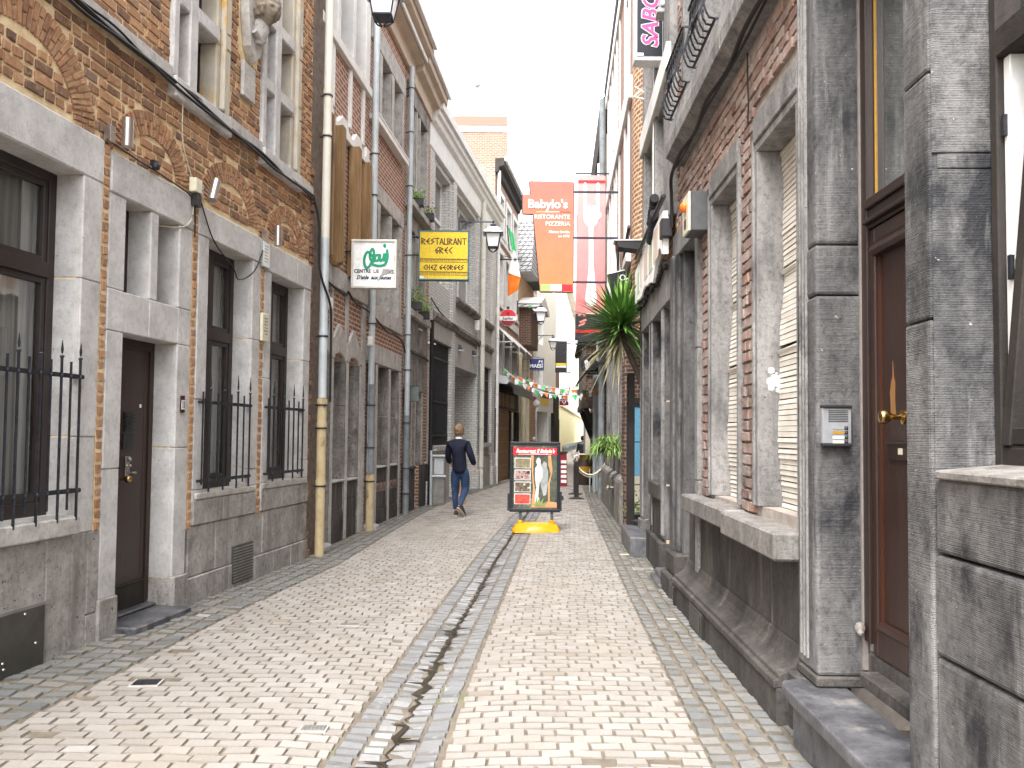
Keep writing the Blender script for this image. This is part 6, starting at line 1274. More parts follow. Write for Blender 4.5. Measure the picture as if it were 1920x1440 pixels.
# --- vertical pink lettered sign
Y = 9.95; p0, p1 = at(1188, 120, Y), at(1241, 120, Y); W_ = p1.x - p0.x; xc, z0 = (p0.x + p1.x) / 2, p0.z
o = empty('vertical_sign', (xc, Y, z0), 0, label='tall black and white boxed sign with pink sideways lettering at the top', cat='sign', group='signs hanging over the street')
m = MB(); m.box(-W_ / 2, W_ / 2, -.10, .10, 0, 1.9); m.build('box', M['s_lightgrey'], o, bevel=.006)
m = MB(); m.box(-W_ * .42, W_ * .46, -.105, -.10, .055, 1.85); m.build('black_face', M['s_black'], o)
m = MB(); m.box(-W_ * .42, -W_ * .2, -.108, -.105, .055, .09); m.build('white_corner', M['s_white'], o)
R90 = Matrix.Rotation(math.pi / 2, 4, 'X') @ Matrix.Rotation(math.pi / 2, 4, 'Z')
text(o, 'SABO', .02, -.107, .50, .27, 's_white', off=.016, rot=R90, shear=.25, align='CENTER', spacing=1.02, sx=1, name='letter_outline'); text(o, 'SABO', .02, -.111, .50, .27, 's_pink', off=.006, rot=R90, shear=.25, spacing=1.02)
m = MB(); m.tube([(W_ / 2, 0, .15), (W_ / 2 + .22, 0, .15)], .02, 6); m.tube([(W_ / 2, 0, 1.2), (W_ / 2 + .22, 0, 1.2)], .02, 6); m.build('bracket', M['s_grey'], o)
# flood lamps and boxes on the right
o = wallthing(R3, 'floodlight', 'grey outdoor floodlight fixed beside the vertical sign', 'floodlight', .25, .10, 6.5); m = MB(); m.box(-.12, .12, -.06, .0, -.05, .17); m.build('housing', M['s_lightgrey'], o, bevel=.01); m = MB(); m.box(-.1, .1, -.06, .04, -.12, -.06); m.build('shade', M['s_grey'], o, bevel=.01)
m = MB(); b = at(1207, 178, 11.4); o = empty('white_rod_bracket', b, 0, label='white triangular rod bracket against the orange brick corner', cat='bracket')
for a_, c_ in (((-.14, 0, .12), (.17, 0, -.06)), ((-.14, 0, -.03), (.17, 0, -.10)), ((-.14, 0, -.03), (-.02, .0, .07)), ((.0, 0, .10), (.18, 0, .0)), ((.17, 0, -.06), (.22, 0, -.12))): m.tube([a_, c_], .012, 6)
m.build('rods', M['white'], o)
o = wallthing(R2, 'alarm_box', 'dark metal alarm box with an orange beacon beside the shuttered window', 'alarm box', 2.14, .0, 3.56)
m = MB(); m.box(-.0, .30, .0, .15, -.17, .18); m.build('casing', flat('alarm_casing', (.10, .10, .105), .45, .4, .3), o, bevel=.008); m = MB(); m.box(.01, .29, .15, .172, -.17, .18); q = m.build('cream_front', M['s_cream'], o, bevel=.006); m = MB(); m.ball((.14, .185, .07), .05, 12, (1, .8, 1)); m.build('orange_beacon', M['s_orange'], q, smooth=True); m = MB(); m.box(.12, .2, .172, .176, -.12, -.04); m.build('window_slot', M['s_charcoal'], q)
o = wallthing(R4, 'hooded_lamp', 'black hooded flood lamp on the orange brick corner', 'wall light', -1.9, -.1, 4.55); m = MB(); m.hexa([(-.15, .0, 0), (.15, .0, 0), (.15, .38, .05), (-.15, .38, .05), (-.15, .0, .16), (.15, .0, .16), (.15, .42, .16), (-.15, .42, .16)]); m.build('hood', M['s_charcoal'], o, bevel=.01); m = MB(); m.box(-.16, .16, .0, .44, .16, .18); m.build('white_top', M['white'], o)
# round black sign and the small star sign
Y = 22.5; b = at(1107, 684, Y); o = empty('round_sign', b, 0, label='round black hanging sign with a pale bottle crate drawing', cat='sign', group='signs hanging over the street')
m = MB(); m.prism(disc(.27, 0, 0), -.05, .05); m.build('disc', M['s_charcoal'], o); m = MB(); m.prism([(-.17, .10), (-.12, -.18), (.20, -.10), (.17, -.04), (.10, .0), (.02, .06), (-.05, .05), (-.10, .14)], -.056, -.05); m.build('drawing', M['s_white'], o)
m = MB(); strokes(m, [[(-.12, .08), (-.09, -.12)], [(-.06, .04), (-.04, -.12)], [(0, .02), (.02, -.1)]], .012, -.056); m.prism([(-.2, -.19), (.2, -.19), (.14, -.23), (-.14, -.23)], -.056, -.05); m.build('line', M['s_grey'], o)
m = MB(); m.tube([(.16, 0, -.18), (.46, 0, .0)], .016, 6); m.tube([(.16, 0, -.18), (.48, 0, -.28)], .016, 6); m.ball((.16, 0, -.18), .035, 6); m.build('bracket', M['iron'], o)
Y = 14.2; p0, p1 = at(1138, 545, Y), at(1178, 508, Y); W_, H_ = p1.x - p0.x, p1.z - p0.z
o = empty('hanging_sign', ((p0.x + p1.x) / 2, Y, (p0.z + p1.z) / 2), 0, label='black sign with white rings half hidden behind the spiky plant', cat='sign', group='signs hanging over the street')
m = MB(); m.prism([(-W_ / 2, H_ * .3), (W_ * .3, H_ * .5), (W_ / 2, H_ * .3), (W_ / 2, -H_ / 2), (-W_ * .3, -H_ / 2)], -.04, .04); m.build('panel', M['s_black'], o)
m = MB(); strokes(m, [[(.08 + .045 * math.cos(a_), .05 + .045 * math.sin(a_)) for a_ in [k * math.pi / 6 for k in range(13)]], [(.17 + .035 * math.cos(a_), 0 + .035 * math.sin(a_)) for a_ in [k * math.pi / 6 for k in range(13)]], [(-W_ / 2, H_ * .32), (W_ * .3, H_ * .52)]], .016, -.04); m.build('white_ring', M['s_white'], o)
# intercom on the door reveal
q = R2.W(-.655, -.02, 1.66); o = empty('intercom', (q.x, q.y - .012, q.z), 0, label='grey intercom panel with four bell buttons beside the brown door', cat='intercom')
W_, H_ = .15, .215; m = MB(); m.box(-.04, -.04 + W_, -.035, .0, -H_ / 2 + .015, H_ / 2 - .015); m.build('metal_face', flat('intercom_metal', (.36, .37, .39), .35, .5, .3), o, bevel=.003)
m = MB(); m.box(-.042, -.038 + W_, -.045, 0, H_ / 2 - .015, H_ / 2); m.box(-.042, -.038 + W_, -.045, 0, -H_ / 2, -H_ / 2 + .015); m.build('end_cap', M['s_charcoal'], o, bevel=.003)
m = MB()
for k in range(7): m.box(-.01, .092, -.0365, -.034, .075 - k * .0092, .079 - k * .0092)
m.build('speaker_slots', M['dark'], o)
for k in range(4):
    m = MB(); m.ball((.082, -.036, -.012 - k * .024), .008, 8); m.box(.073, .091, -.037, -.035, -.021 - k * .024, -.003 - k * .024); m.build('bell_button', M['s_charcoal'], o); m = MB(); m.box(.012, .07, -.037, -.035, -.019 - k * .024, -.005 - k * .024); m.build('name_strip', M[('s_grey', 's_gold', 's_white', 's_cream')[k]], o)
# ================================================================== flag and bunting
def clothpatch(m, top0, top1, bot0, bot1, nx=6, nz=8, amp=.04, t=0, ph=0):
    g_ = []
    for j in range(nz + 1):
        row_ = []
        for i in range(nx + 1):
            a_ = Vector(top0).lerp(Vector(top1), i / nx); b_ = Vector(bot0).lerp(Vector(bot1), i / nx); q = a_.lerp(b_, j / nz); q.y += amp * math.sin(i * 1.6 + j * .3 + ph); row_.append(m.p(*q))
        g_.append(row_)
    for A, B in zip(g_, g_[1:]):
        for i in range(nx): m.face([A[i], A[i + 1], B[i + 1], B[i]])
Y = 30.5; o_ = at(952, 424, Y); o = empty('flag', o_, 0, label='green, white and orange flag hanging from the pub front', cat='flag'); F_ = lambda px, py: at(px, py, Y) - o_
for nm, a_, b_, c_, d_, mt in (('green_band', (952, 424), (962, 438), (960, 468), (968, 472), 's_flaggreen'), ('white_band', (960, 468), (968, 472), (953, 512), (976, 520), 's_white'), ('orange_band', (953, 512), (976, 520), (952, 556), (970, 545), 's_orange')):
    m = MB(); clothpatch(m, F_(*a_), F_(*b_), F_(*c_), F_(*d_), ph=1); m.build(nm, M[mt], o, smooth=True)
m = MB(); m.tube([tuple(F_(933, 486)), tuple(F_(978, 487))], .03, 6); m.tube([tuple(F_(933, 478)), tuple(F_(978, 486))], .012, 5); m.tube([tuple(F_(951, 422)), tuple(F_(955, 470))], .02, 5); m.build('pole', M['s_charcoal'], o)
def bunting(px0, py0, px1, py1, Y0, Y1, n, sag, label, seed):
    random.seed(seed); A, B = at(px0, py0, Y0), at(px1, py1, Y1); o = empty('bunting', A, 0, label=label, cat='bunting', group='strings of paper flags over the far street')
    def pt(t): q = A.lerp(B, t) - A; q.z -= sag * 4 * t * (1 - t); return q
    m = MB(); m.tube([tuple(pt(k / 16)) for k in range(17)], .008, 5); m.build('string', M['s_white'], o)
    for k in range(n):
        q = pt((k + .5) / n); s_ = rr(.06, .10); mt = ('s_flaggreen', 's_white', 's_orange', 's_white')[k % 4]; m = MB()
        if k % 4 == 3: m.hexa([(q.x - s_ * .7, q.y, q.z - s_ * 2), (q.x + s_ * .7, q.y, q.z - s_ * 2), (q.x + s_ * .7, q.y + .004, q.z - s_ * 2), (q.x - s_ * .7, q.y + .004, q.z - s_ * 2), (q.x - s_ * .7, q.y, q.z), (q.x + s_ * .7, q.y, q.z), (q.x + s_ * .7, q.y + .004, q.z), (q.x - s_ * .7, q.y + .004, q.z)])
        else: x = q.x; m.face([m.p(x - s_, q.y, q.z), m.p(x + s_, q.y + rr(-.03, .03), q.z), m.p(x + rr(-.04, .04), q.y + rr(-.05, .05), q.z - s_ * 2)])
        m.build('paper_flag', M[mt], o, recalc=False)
bunting(944, 690, 1133, 726, 29.5, 24, 22, .55, 'lowest and nearest string of green, white and orange paper flags', 3)
bunting(960, 700, 1136, 729, 32, 22.5, 20, .25, 'second string of paper flags with white cards, ending at the grey pipe', 4)
bunting(985, 703, 1090, 728, 37, 33, 16, .35, 'middle distance string of small paper flags', 5)
bunting(1000, 712, 1092, 716, 42, 40, 14, .4, 'farthest pale string of paper flags', 6)
bunting(990, 568, 1020, 586, 33, 34, 4, .1, 'short string with a few paper flags beside the middle lantern', 8)
random.seed(21)
# ================================================================== sandwich board
Y = 13.86; X0 = .42 - .03
def B2(px, py): q = at(px, py, 13.8); return (q.x, q.z)
o = empty('pavement_sign', (.40, 13.86, gh(.4, 13.86)), 0, label='black framed restaurant poster stand on a yellow plastic foot', cat='pavement sign')
ld = lambda px, py: (B2(px, py)[0] - .40, B2(px, py)[1] - gh(.4, 13.86))
x0, zb_ = ld(955, 960); x1, zt_ = ld(1051, 829); th = rad(-3)
m = MB(); f_ = .055
for a_, b_, c_, d_ in ((x0, x1, zt_ - f_, zt_), (x0, x1, zb_, zb_ + f_), (x0, x0 + f_, zb_ + f_, zt_ - f_), (x1 - f_, x1, zb_ + f_, zt_ - f_)): m.box(a_, b_, -.05, .05, c_, d_)
m.build('frame', M['s_black'], o, bevel=.01, seg=2)
m = MB(); m.box(x0 - .035, x0 + .0, -.03, .04, zb_ + .02, zb_ + .30); m.box(x1, x1 + .03, -.03, .04, zb_ + .02, zb_ + .34); m.box(x1 + .03, x1 + .06, -.02, .03, zb_ + .2, zb_ + .27); m.build('side_bracket', M['s_charcoal'], o)
pm = surf('poster_foliage', (.03, .035, .03), (.12, .13, .09), 9, rough=.25, spec=.5, bump=0, blot=((.22, .25, .12), .56, 12), speck=((.5, .48, .38), .66, 22))
px0, px1, pz0, pz1 = x0 + f_, x1 - f_, zb_ + f_, zt_ - f_; PW, PH = px1 - px0, pz1 - pz0
q_ = MB().box(px0, px1, -.035, .035, pz0, pz1).build('poster', pm, o)
T_ = lambda u, v: (px0 + u * PW, pz0 + v * PH)
def poly(name, pts, mat, y=-.038, d=.003):
    m = MB(); m.prism([T_(*p_) for p_ in pts], y - d, y); return m.build(name, M[mat] if isinstance(mat, str) else mat, q_)
poly('red_header', [(0, .845), (1, .845), (1, .955), (0, .965)], 's_red')
bark = surf('poster_tree', (.42, .20, .09), (.62, .36, .18), 8, bump=0)
poly('tree_trunk', [(.42, .06), (.50, .08), (.50, .3), (.46, .55), (.47, .84), (.40, .84), (.44, .5), (.46, .3)], bark); poly('tree_trunk', [(.80, .12), (.84, .12), (.84, .4), (.90, .6), (.86, .84), (.80, .84), (.80, .7), (.86, .55), (.80, .4)], bark)
poly('earth', [(.42, .02), (1, .02), (1, .10), (.8, .12), (.7, .06), (.42, .07)], bark)
st1 = surf('poster_statue', (.40, .38, .37), (.72, .70, .69), 9, bump=0); st2 = surf('poster_statue_shade', (.24, .26, .25), (.42, .44, .43), 9, bump=0)
poly('statue_back', [(.66, .70), (.70, .75), (.76, .72), (.77, .66), (.80, .58), (.80, .42), (.76, .22), (.70, .20), (.64, .34), (.62, .5), (.66, .6)], st2, -.0415)
poly('statue_front', [(.52, .745), (.55, .80), (.60, .805), (.63, .765), (.63, .72), (.66, .66), (.68, .56), (.67, .48), (.60, .38), (.58, .2), (.62, .1), (.50, .07), (.50, .2), (.53, .34), (.50, .46), (.50, .56), (.50, .64), (.55, .69)], st1, -.045)
for i in range(4):
    z1_ = .80 - i * .188; z0_ = z1_ - .165
    poly('photo_border', [(.035, z0_), (.40, z0_), (.40, z1_), (.035, z1_)], 's_white')
    pc = [surf('photo_a', (.12, .11, .07), (.32, .27, .16), 16, bump=0, speck=((.6, .55, .4), .62, 14)), surf('photo_b', (.25, .08, .06), (.55, .45, .42), 14, bump=0, speck=((.05, .03, .03), .56, 12)), surf('photo_c', (.03, .025, .02), (.22, .17, .12), 14, bump=0, speck=((.65, .62, .58), .60, 16)), surf('photo_d', (.55, .03, .03), (.75, .12, .08), 12, bump=0, speck=((.1, .03, .03), .58, 14), blot=((.7, .6, .5), .62, 12))][i]
    poly('photo', [(.048, z0_ + .01), (.387, z0_ + .01), (.387, z1_ - .01), (.048, z1_ - .01)], pc, -.0415)
poly('leaves', [(.5, .05), (.54, .2), (.56, .1), (.62, .2), (.62, .1), (.70, .17), (.68, .08), (.78, .13), (.72, .05)], 'fern', -.0485)
x, z = T_(.5, .905); text(q_, "Restaurant Il Babylo's", x, -.044, z, .090, 's_white', shear=.4, off=.003, sx=.82)
for v, a_, b_ in ((.868, .4, .6), (.853, .12, .88)): poly('small_print', [(a_, v), (b_, v), (b_, v + .006), (a_, v + .006)], 's_white', -.0415)
m = MB()
for px in (975.5, 1035): x, _ = ld(px, 970); m.tube([(x, 0, .12), (x, 0, zb_ + .02)], .024, 10)
m.build('leg', flat('dark_grey_post', (.1, .11, .12), .4), o, smooth=True)
m = MB(); xl, _ = ld(960, 990); xr, _ = ld(1050, 990); cx = (xl + xr) / 2; hw = (xr - xl) / 2; n_ = 16; secs = []
for k in range(n_ + 1):
    t = -1 + 2 * k / n_; x = cx + hw * t; hgt = .155 - .055 * abs(t) ** 3 - (.07 if abs(t) > .98 else 0); dep = .27 - .05 * abs(t) ** 2 - (.10 if abs(t) > .98 else 0); arch = .085 * max(0, 1 - (t / .72) ** 2)
    secs.append([m.p(x, -dep, 0), m.p(x, -dep * .96, .022 + arch * .55), m.p(x, -dep * .72, .045 + arch), m.p(x, -dep * .45, hgt * .92), m.p(x, -.06, hgt), m.p(x, .06, hgt), m.p(x, dep * .45, hgt * .92), m.p(x, dep * .96, .03), m.p(x, dep, 0)])
for A, B in zip(secs, secs[1:]):
    for i in range(8): m.face([A[i], B[i], B[i + 1], A[i + 1]])
m.face(secs[0]); m.face(secs[-1][::-1])
for px in (975.5, 1035): x, _ = ld(px, 970); m.lathe([(.05, .08), (.045, .18), (.03, .19)], (x, 0, 0), 12)
m.build('foot', flat('yellow_plastic', (.62, .29, .01), .35), o, smooth=True)
# ================================================================== street furniture further on
d = at(1080, 932, 21.5); Yb = 21.4; Xb = 1.68; zb = gh(Xb, Yb)
def post(x, y, label, h_=.93):
    o = empty('barrier_post', (x, y, gh(x, y)), 0, label=label, cat='barrier post', group='posts of the rope barrier')
    m = MB(); m.box(-.055, .055, -.055, .055, .02, h_); m.box(-.05, .05, -.05, .05, h_, h_ + .02); m.build('shaft', M['timber'], o, bevel=.006); m = MB(); m.lathe([(.21, 0), (.20, .018), (.08, .05), (.06, .055)], (0, 0, 0), 16); m.build('base_plate', M['timber'], o)
    m = MB(); m.lathe([(.05, 0), (.065, .03), (.055, .09), (.02, .12), (.04, .15), (.02, .18)], (0, 0, h_ + .02), 10); sp = [(-.05 + .06 * math.cos(k * .6), 0, h_ + .24 + .06 * math.sin(k * .6)) for k in range(11)]; m.tube(sp, .01, 6); m.build('finial', M['steel'], o); return o
post(Xb, Yb, 'dark barrier post with a curled metal top and round base, nearest of the two')
post(Xb + .12, Yb + 1.9, 'second dark barrier post standing just behind the first one', .85)
rp = []
for k in range(13): t = k / 12; rp.append((Xb + .05 + .68 * t, Yb - .1 * t, zb + .80 + .12 * t - .42 * 4 * t * (1 - t) * .55))
m = MB(); m.tube(rp, .022, 8); m.tube([(a_, b_ + .05, c_ - .06) for a_, b_, c_ in rp], .018, 8); tag(m.build('barrier_rope', M['s_cream'], smooth=True), 'pale ropes slung from the barrier post to the grey pipe', 'rope')
Y = 28.6; b = at(1096, 851, Y); g0 = gh(b.x, Y); H_ = b.z - g0; o = empty('barrel_table', (b.x, Y, g0), 0, label='brown and yellow barrel used as a standing table with a wooden top', cat='barrel table')
m = MB(); m.lathe([(.24, 0), (.27, .2), (.285, H_ * .42)], (0, 0, 0), 24); m.build('lower_barrel', M['s_barrel'], o, smooth=True); m = MB(); m.lathe([(.29, H_ * .42), (.292, H_ * .60)], (0, 0, 0), 24); m.build('yellow_band', M['s_gold'], o, smooth=True)
m = MB(); m.lathe([(.285, H_ * .60), (.25, H_ * .82)], (0, 0, 0), 24); m.build('upper_barrel', M['s_barrel'], o, smooth=True); m = MB(); m.lathe([(.19, H_ * .82), (.17, H_ * .97)], (0, 0, 0), 20); m.build('neck', M['s_gold'], o, smooth=True); m = MB(); m.lathe([(.31, H_ * .97), (.32, H_ * .985), (.31, H_)], (0, 0, 0), 24); m.build('table_top', M['s_cream'], o)
Y = 27.5; b = at(1058, 850, Y); b2 = at(1054, 898, Y); g0 = gh(b.x, Y); o = empty('menu_board', (b.x - .06, Y, g0), 0, label='red and black menu board on the ground just behind the poster stand', cat='menu board')
hh = b.z - g0; m = MB(); m.hexa([(-.22, -.12, 0), (.16, -.12, 0), (.16, -.08, 0), (-.22, -.08, 0), (-.24, -.02, hh), (.14, -.02, hh), (.14, .02, hh), (-.24, .02, hh)]); m.build('board', M['s_deepred'], o); m = MB(); m.box(-.25, .17, -.05, .05, hh, hh + .06); m.build('head_rail', M['s_charcoal'], o)
m = MB()
for k in range(5): m.box(-.05, .13, -.135 + k * .016, -.10 + k * .016, .12 + k * .16, .22 + k * .16)
m.build('white_lettering', M['s_white'], o)
# utility cabinet and cardboard box by the painted brick wall
c = H5.W(.35, .35, 0); Y = 18.9; p0, p1 = at(806, 940, Y), at(837, 845, Y); g0 = gz(Y); X_ = p0.x; W_ = p1.x - p0.x; HH = p1.z - g0
o = empty('utility_cabinet', (X_, Y, g0), 0, label='grey metal utility cabinet framed by pipes behind the walking man', cat='utility cabinet')
m = MB(); m.box(.05, W_ - .03, .0, .32, 0, HH * .93); m.build('casing', M['hatch_frame'], o, bevel=.01); m = MB(); m.box(.09, W_ - .06, -.012, .0, HH * .56, HH * .86); m.build('upper_door', M['s_lightgrey'], o, bevel=.006); m = MB(); m.box(.08, W_ - .05, -.012, .0, .04, HH * .50); m.build('lower_door', M['hatch_frame'], o, bevel=.006)
m = MB(); m.tube([(.02, -.04, 0), (.02, -.04, HH), (.14, -.04, HH + .02)], .03, 8); m.tube([(.02, -.05, HH * .53), (W_, -.05, HH * .53)], .025, 8); m.tube([(.05, -.05, HH * .90), (W_, -.05, HH * .90)], .022, 8); m.build('pipe_frame', M['zinc'], o, smooth=True)
b = at(863, 920, 19.3); o = empty('cardboard_box', (b.x, 19.3, gz(19.3)), .1, label='brown cardboard box standing on the pavement behind the man', cat='box')
m = MB(); m.box(-.09, .13, -.1, .15, 0, .44); m.build('carton', M['s_cardboard'], o, bevel=.003); m = MB(); m.box(-.075, .115, -.104, -.10, .2, .24); m.build('tape', M['s_cream'], o)
# small glass sign on the window box house and its lamp
q = H4.W(5.35, .02, 2.42); o = empty('glass_sign', q, 0, label='small square glass sign hanging over the narrow house door', cat='sign'); m = MB(); m.box(.0, .21, 0, .03, -.18, .14); m.build('pane', flat('greenish_panel', (.14, .17, .16), .15), o); m = MB()
for a_ in (-.18, .14): m.box(-.02, .22, -.005, .035, a_, a_ + .012)
m.build('rim', M['s_charcoal'], o)
for (px, py, Yl, lab) in ((806, 643, 19.3, 'white enamel shade lamp on the corner of the painted brick building'), (780, 616, 17.9, 'white enamel shade lamp beside the leafy window boxes')):
    b = at(px, py, Yl); o = empty('shade_lamp', b, 0, label=lab, cat='wall light', group='white shade lamps'); m = MB(); m.lathe([(.05, .05), (.06, .02), (.14, -.02), (.15, -.035), (.10, -.035)], (0, 0, 0), 16); m.build('shade', M['white'], o, smooth=True); m = MB(); m.lathe([(.05, -.03), (.06, -.1), (.03, -.13)], (0, 0, 0), 10); m.build('glass', M['lampglass'], o); m = MB(); m.tube([(-.22, 0, .07), (0, 0, .07), (0, 0, .03)], .015, 6); m.build('arm', M['iron'], o)
for (px, py, Yl, lab) in ((857, 652, 22.8, 'black angular floodlight over the garage opening, nearer one'), (884, 663, 24.8, 'black angular floodlight over the garage opening, farther one')):
    b = at(px, py, Yl); o = empty('floodlight', b, 0, label=lab, cat='floodlight', group='floodlights over the garage'); m = MB(); m.hexa([(-.1, -.1, -.05), (.16, -.1, -.05), (.16, .1, -.05), (-.1, .1, -.05), (-.06, -.08, .1), (.1, -.08, .08), (.1, .08, .08), (-.06, .08, .1)]); m.build('housing', M['iron'], o, bevel=.008); m = MB(); m.box(-.14, .18, -.1, .1, -.09, -.06); m.build('lens', M['s_lightgrey'], o)
# white boxes and sensors on the second house
for u, z, lab in ((-.36, 3.42, 'white sensor on a bracket beside the first downpipe'), (1.85, 3.15, 'tilted white security lamp by the second downpipe')):
    o = wallthing(H2, 'sensor_lamp', lab, 'sensor', u, .06, z); m = MB(-1); m.tube([(0, 0, .08), (0, .06, .08), (0, .08, 0)], .012, 6); m.build('arm', M['cable_w'], o); m = MB(-1); m.box(-.05, .05, .03, .12, -.14, .02); m.build('housing', M['white'], o, bevel=.02, seg=2)
# ================================================================== plants
def blade(m, base, d_, L, wd, droop, t=0., fold=.25, n=7):
    d_ = Vector(d_).normalized(); side = d_.cross(Vector((0, 0, 1)))
    if side.length < .05: side = Vector((1, 0, 0))
    side.normalize(); p_ = Vector(base); prev = None; up = side.cross(d_)
    for k in range(n + 1):
        s_ = k / n; wk = wd * (math.sin(math.pi * min(1, .12 + s_ * .88)) ** .55) * (1 if s_ < .5 else (1 - ((s_ - .5) / .5) ** 1.8)) + .0008
        a_, c_, b_ = p_ - side * wk, p_ - up * wk * fold * (-1), p_ + side * wk
        cur = [m.p(*a_), m.p(*(p_ - up * wk * fold)), m.p(*b_)]
        if prev: m.face([prev[0], prev[1], cur[1], cur[0]], t); m.face([prev[1], prev[2], cur[2], cur[1]], t)
        prev = cur; d_ = (d_ + Vector((0, 0, -droop / n))).normalized(); p_ = p_ + d_ * (L / n)
random.seed(5)
Y = 12.35; b = at(1166, 604, Y); g0 = gh(b.x, Y); o = empty('yucca_plant', (2.02, Y + .1, g0), 0, label='tall spiky yucca with a bare leaning trunk beside the stone shopfront', cat='yucca')
bl = Vector((b.x - 2.02, -.1, b.z - g0))
m = MB(); m.tube([(.02, .05, 0), (.05, .02, .8), (.04, .0, 1.6), (.0, -.05, 2.2), tuple(bl + Vector((.02, 0, -.25))), tuple(bl)], [.04, .04, .038, .042, .046, .045], 10); m.tube([(.0, -.05, 2.1), (.12, .05, 2.5), (.10, .05, 2.9)], [.04, .035, .03], 8); m.build('trunk', M['trunk'], o, smooth=True)
m = MB(); m.lathe([(.20, 0), (.24, .3), (.25, .32), (.22, .32)], (.03, .05, 0), 16); m.build('pot', M['s_charcoal'], o)
my, ml, md = MB(), MB(), MB()
for i in range(44):      # upright young centre
    a_ = rr(0, 6.28); el = rad(rr(30, 85)); blade(my if rnd() < .6 else ml, bl + Vector((rr(-.05, .05), rr(-.05, .05), rr(0, .08))), (math.cos(a_) * math.cos(el), math.sin(a_) * math.cos(el), math.sin(el)), rr(.5, .82), rr(.020, .030), rr(.0, .15))
for i in range(210):
    a_ = rr(0, 6.28); el = rad(rr(-35, 55)); blade(ml, bl + Vector((rr(-.06, .06), rr(-.06, .06), rr(-.15, .05))), (math.cos(a_) * math.cos(el) - .25, math.sin(a_) * math.cos(el), math.sin(el)), rr(.6, 1.05), rr(.017, .028), rr(.0, .4))
for i in range(46):
    a_ = rr(2.4, 4.6) if rnd() < .7 else rr(0, 6.28); el = rad(rr(-50, 0)); blade(md, bl + Vector((rr(-.06, .06), rr(-.06, .06), rr(-.32, -.12))), (math.cos(a_) * math.cos(el), math.sin(a_) * math.cos(el) * .6, math.sin(el)), rr(.7, 1.1), rr(.012, .02), rr(.0, .4))
for i in range(40):
    a_ = rr(0, 6.28); blade(ml, (.10 + rr(-.03, .03), .05, 2.88), (math.cos(a_) * .7, math.sin(a_) * .7, rr(-.2, .9)), rr(.25, .5), rr(.009, .014), rr(.2, 1.))
my.build('young_leaves', M['leafY'], o, smooth=True, recalc=False); ml.build('leaves', M['leafL'], o, smooth=True, recalc=False); md.build('dry_leaves', M['leafD'], o, smooth=True, recalc=False)
def tuft(name, q, label, cat, n, L, mats, droop, wd, pot=None, group=None, sprd=.2, elr=(10, 80)):
    o = empty(name, q, 0, label=label, cat=cat, group=group); ms_ = [MB() for _ in mats]
    for i in range(n):
        a_ = rr(0, 6.28); el = rad(rr(*elr)); blade(ms_[i % len(mats)], (rr(-sprd, sprd), rr(-sprd, sprd) * .8, rr(0, .05)), (math.cos(a_) * math.cos(el), math.sin(a_) * math.cos(el), math.sin(el)), rr(L * .6, L), rr(wd * .6, wd), rr(droop * .5, droop), n=5)
    for mm, mt in zip(ms_, mats): mm.build('leaves', M[mt], o, recalc=False)
    if pot: pm_ = MB(); pm_.box(*pot); pm_.build('planter', M['s_charcoal'], o, bevel=.01)
    return o
q = R4.W(.9, .16, 1.36); tuft('fern_planter', q, 'drooping bright green fern like plant on the stone ledge by the gate', 'plant', 420, .48, ('fern', 'fern', 'leafY'), 2.6, .010, (-.3, .25, -.12, .12, -.08, .02), sprd=.3, elr=(0, 80))
q = R4.W(2.3, .16, 1.36); tuft('fern_planter', q, 'second green fern plant further along the same ledge', 'plant', 260, .42, ('fern', 'leafL'), 2.6, .010, (-.25, .25, -.12, .12, -.08, .02), sprd=.25, elr=(0, 80))
def leafy(q, label, n, r_, group='leafy pots on the narrow house sills'):
    o = empty('window_plant', q, 0, label=label, cat='plant', group=group); m = MB(); 
    for i in range(n):
        v = Vector((random.gauss(0, r_ * .5), random.gauss(0, r_ * .5), abs(random.gauss(0, r_ * .6)) - r_ * .15)); d_ = Vector((rr(-1, 1), rr(-1, 1), rr(-.3, 1))).normalized(); s_ = rr(.03, .055); e_ = d_.cross(Vector((rr(-1, 1), rr(-1, 1), rr(-1, 1)))).normalized() * s_ * .45
        m.face([m.p(*v), m.p(*(v + d_ * s_ * .5 + e_)), m.p(*(v + d_ * s_)), m.p(*(v + d_ * s_ * .5 - e_))])
    m.build('foliage', M['leafY'] if rnd() < .5 else M['fern'], o, recalc=False); m = MB(); m.box(-.12, .12, -.1, .1, -.18, -.02); m.build('pot', M['s_charcoal'], o, bevel=.008)
for u, z, n, r_, lab in ((5.5, 6.50, 150, .16, 'leafy pot on the upper sill, nearer the downpipe'), (6.7, 6.50, 150, .16, 'leafy pot on the upper sill, farther from the downpipe'), (5.45, 4.32, 260, .22, 'large leafy pot on the lower sill beside the white lamp'), (6.3, 4.25, 170, .18, 'smaller leafy pot on the lower sill, farther along')): leafy(H4.W(u, .14, z), lab, n, r_)
b = at(1195, 880, 13.4); leafy(Vector((b.x, 13.4, .35)), 'small dark leafy plant behind the black gate', 160, .22, None)
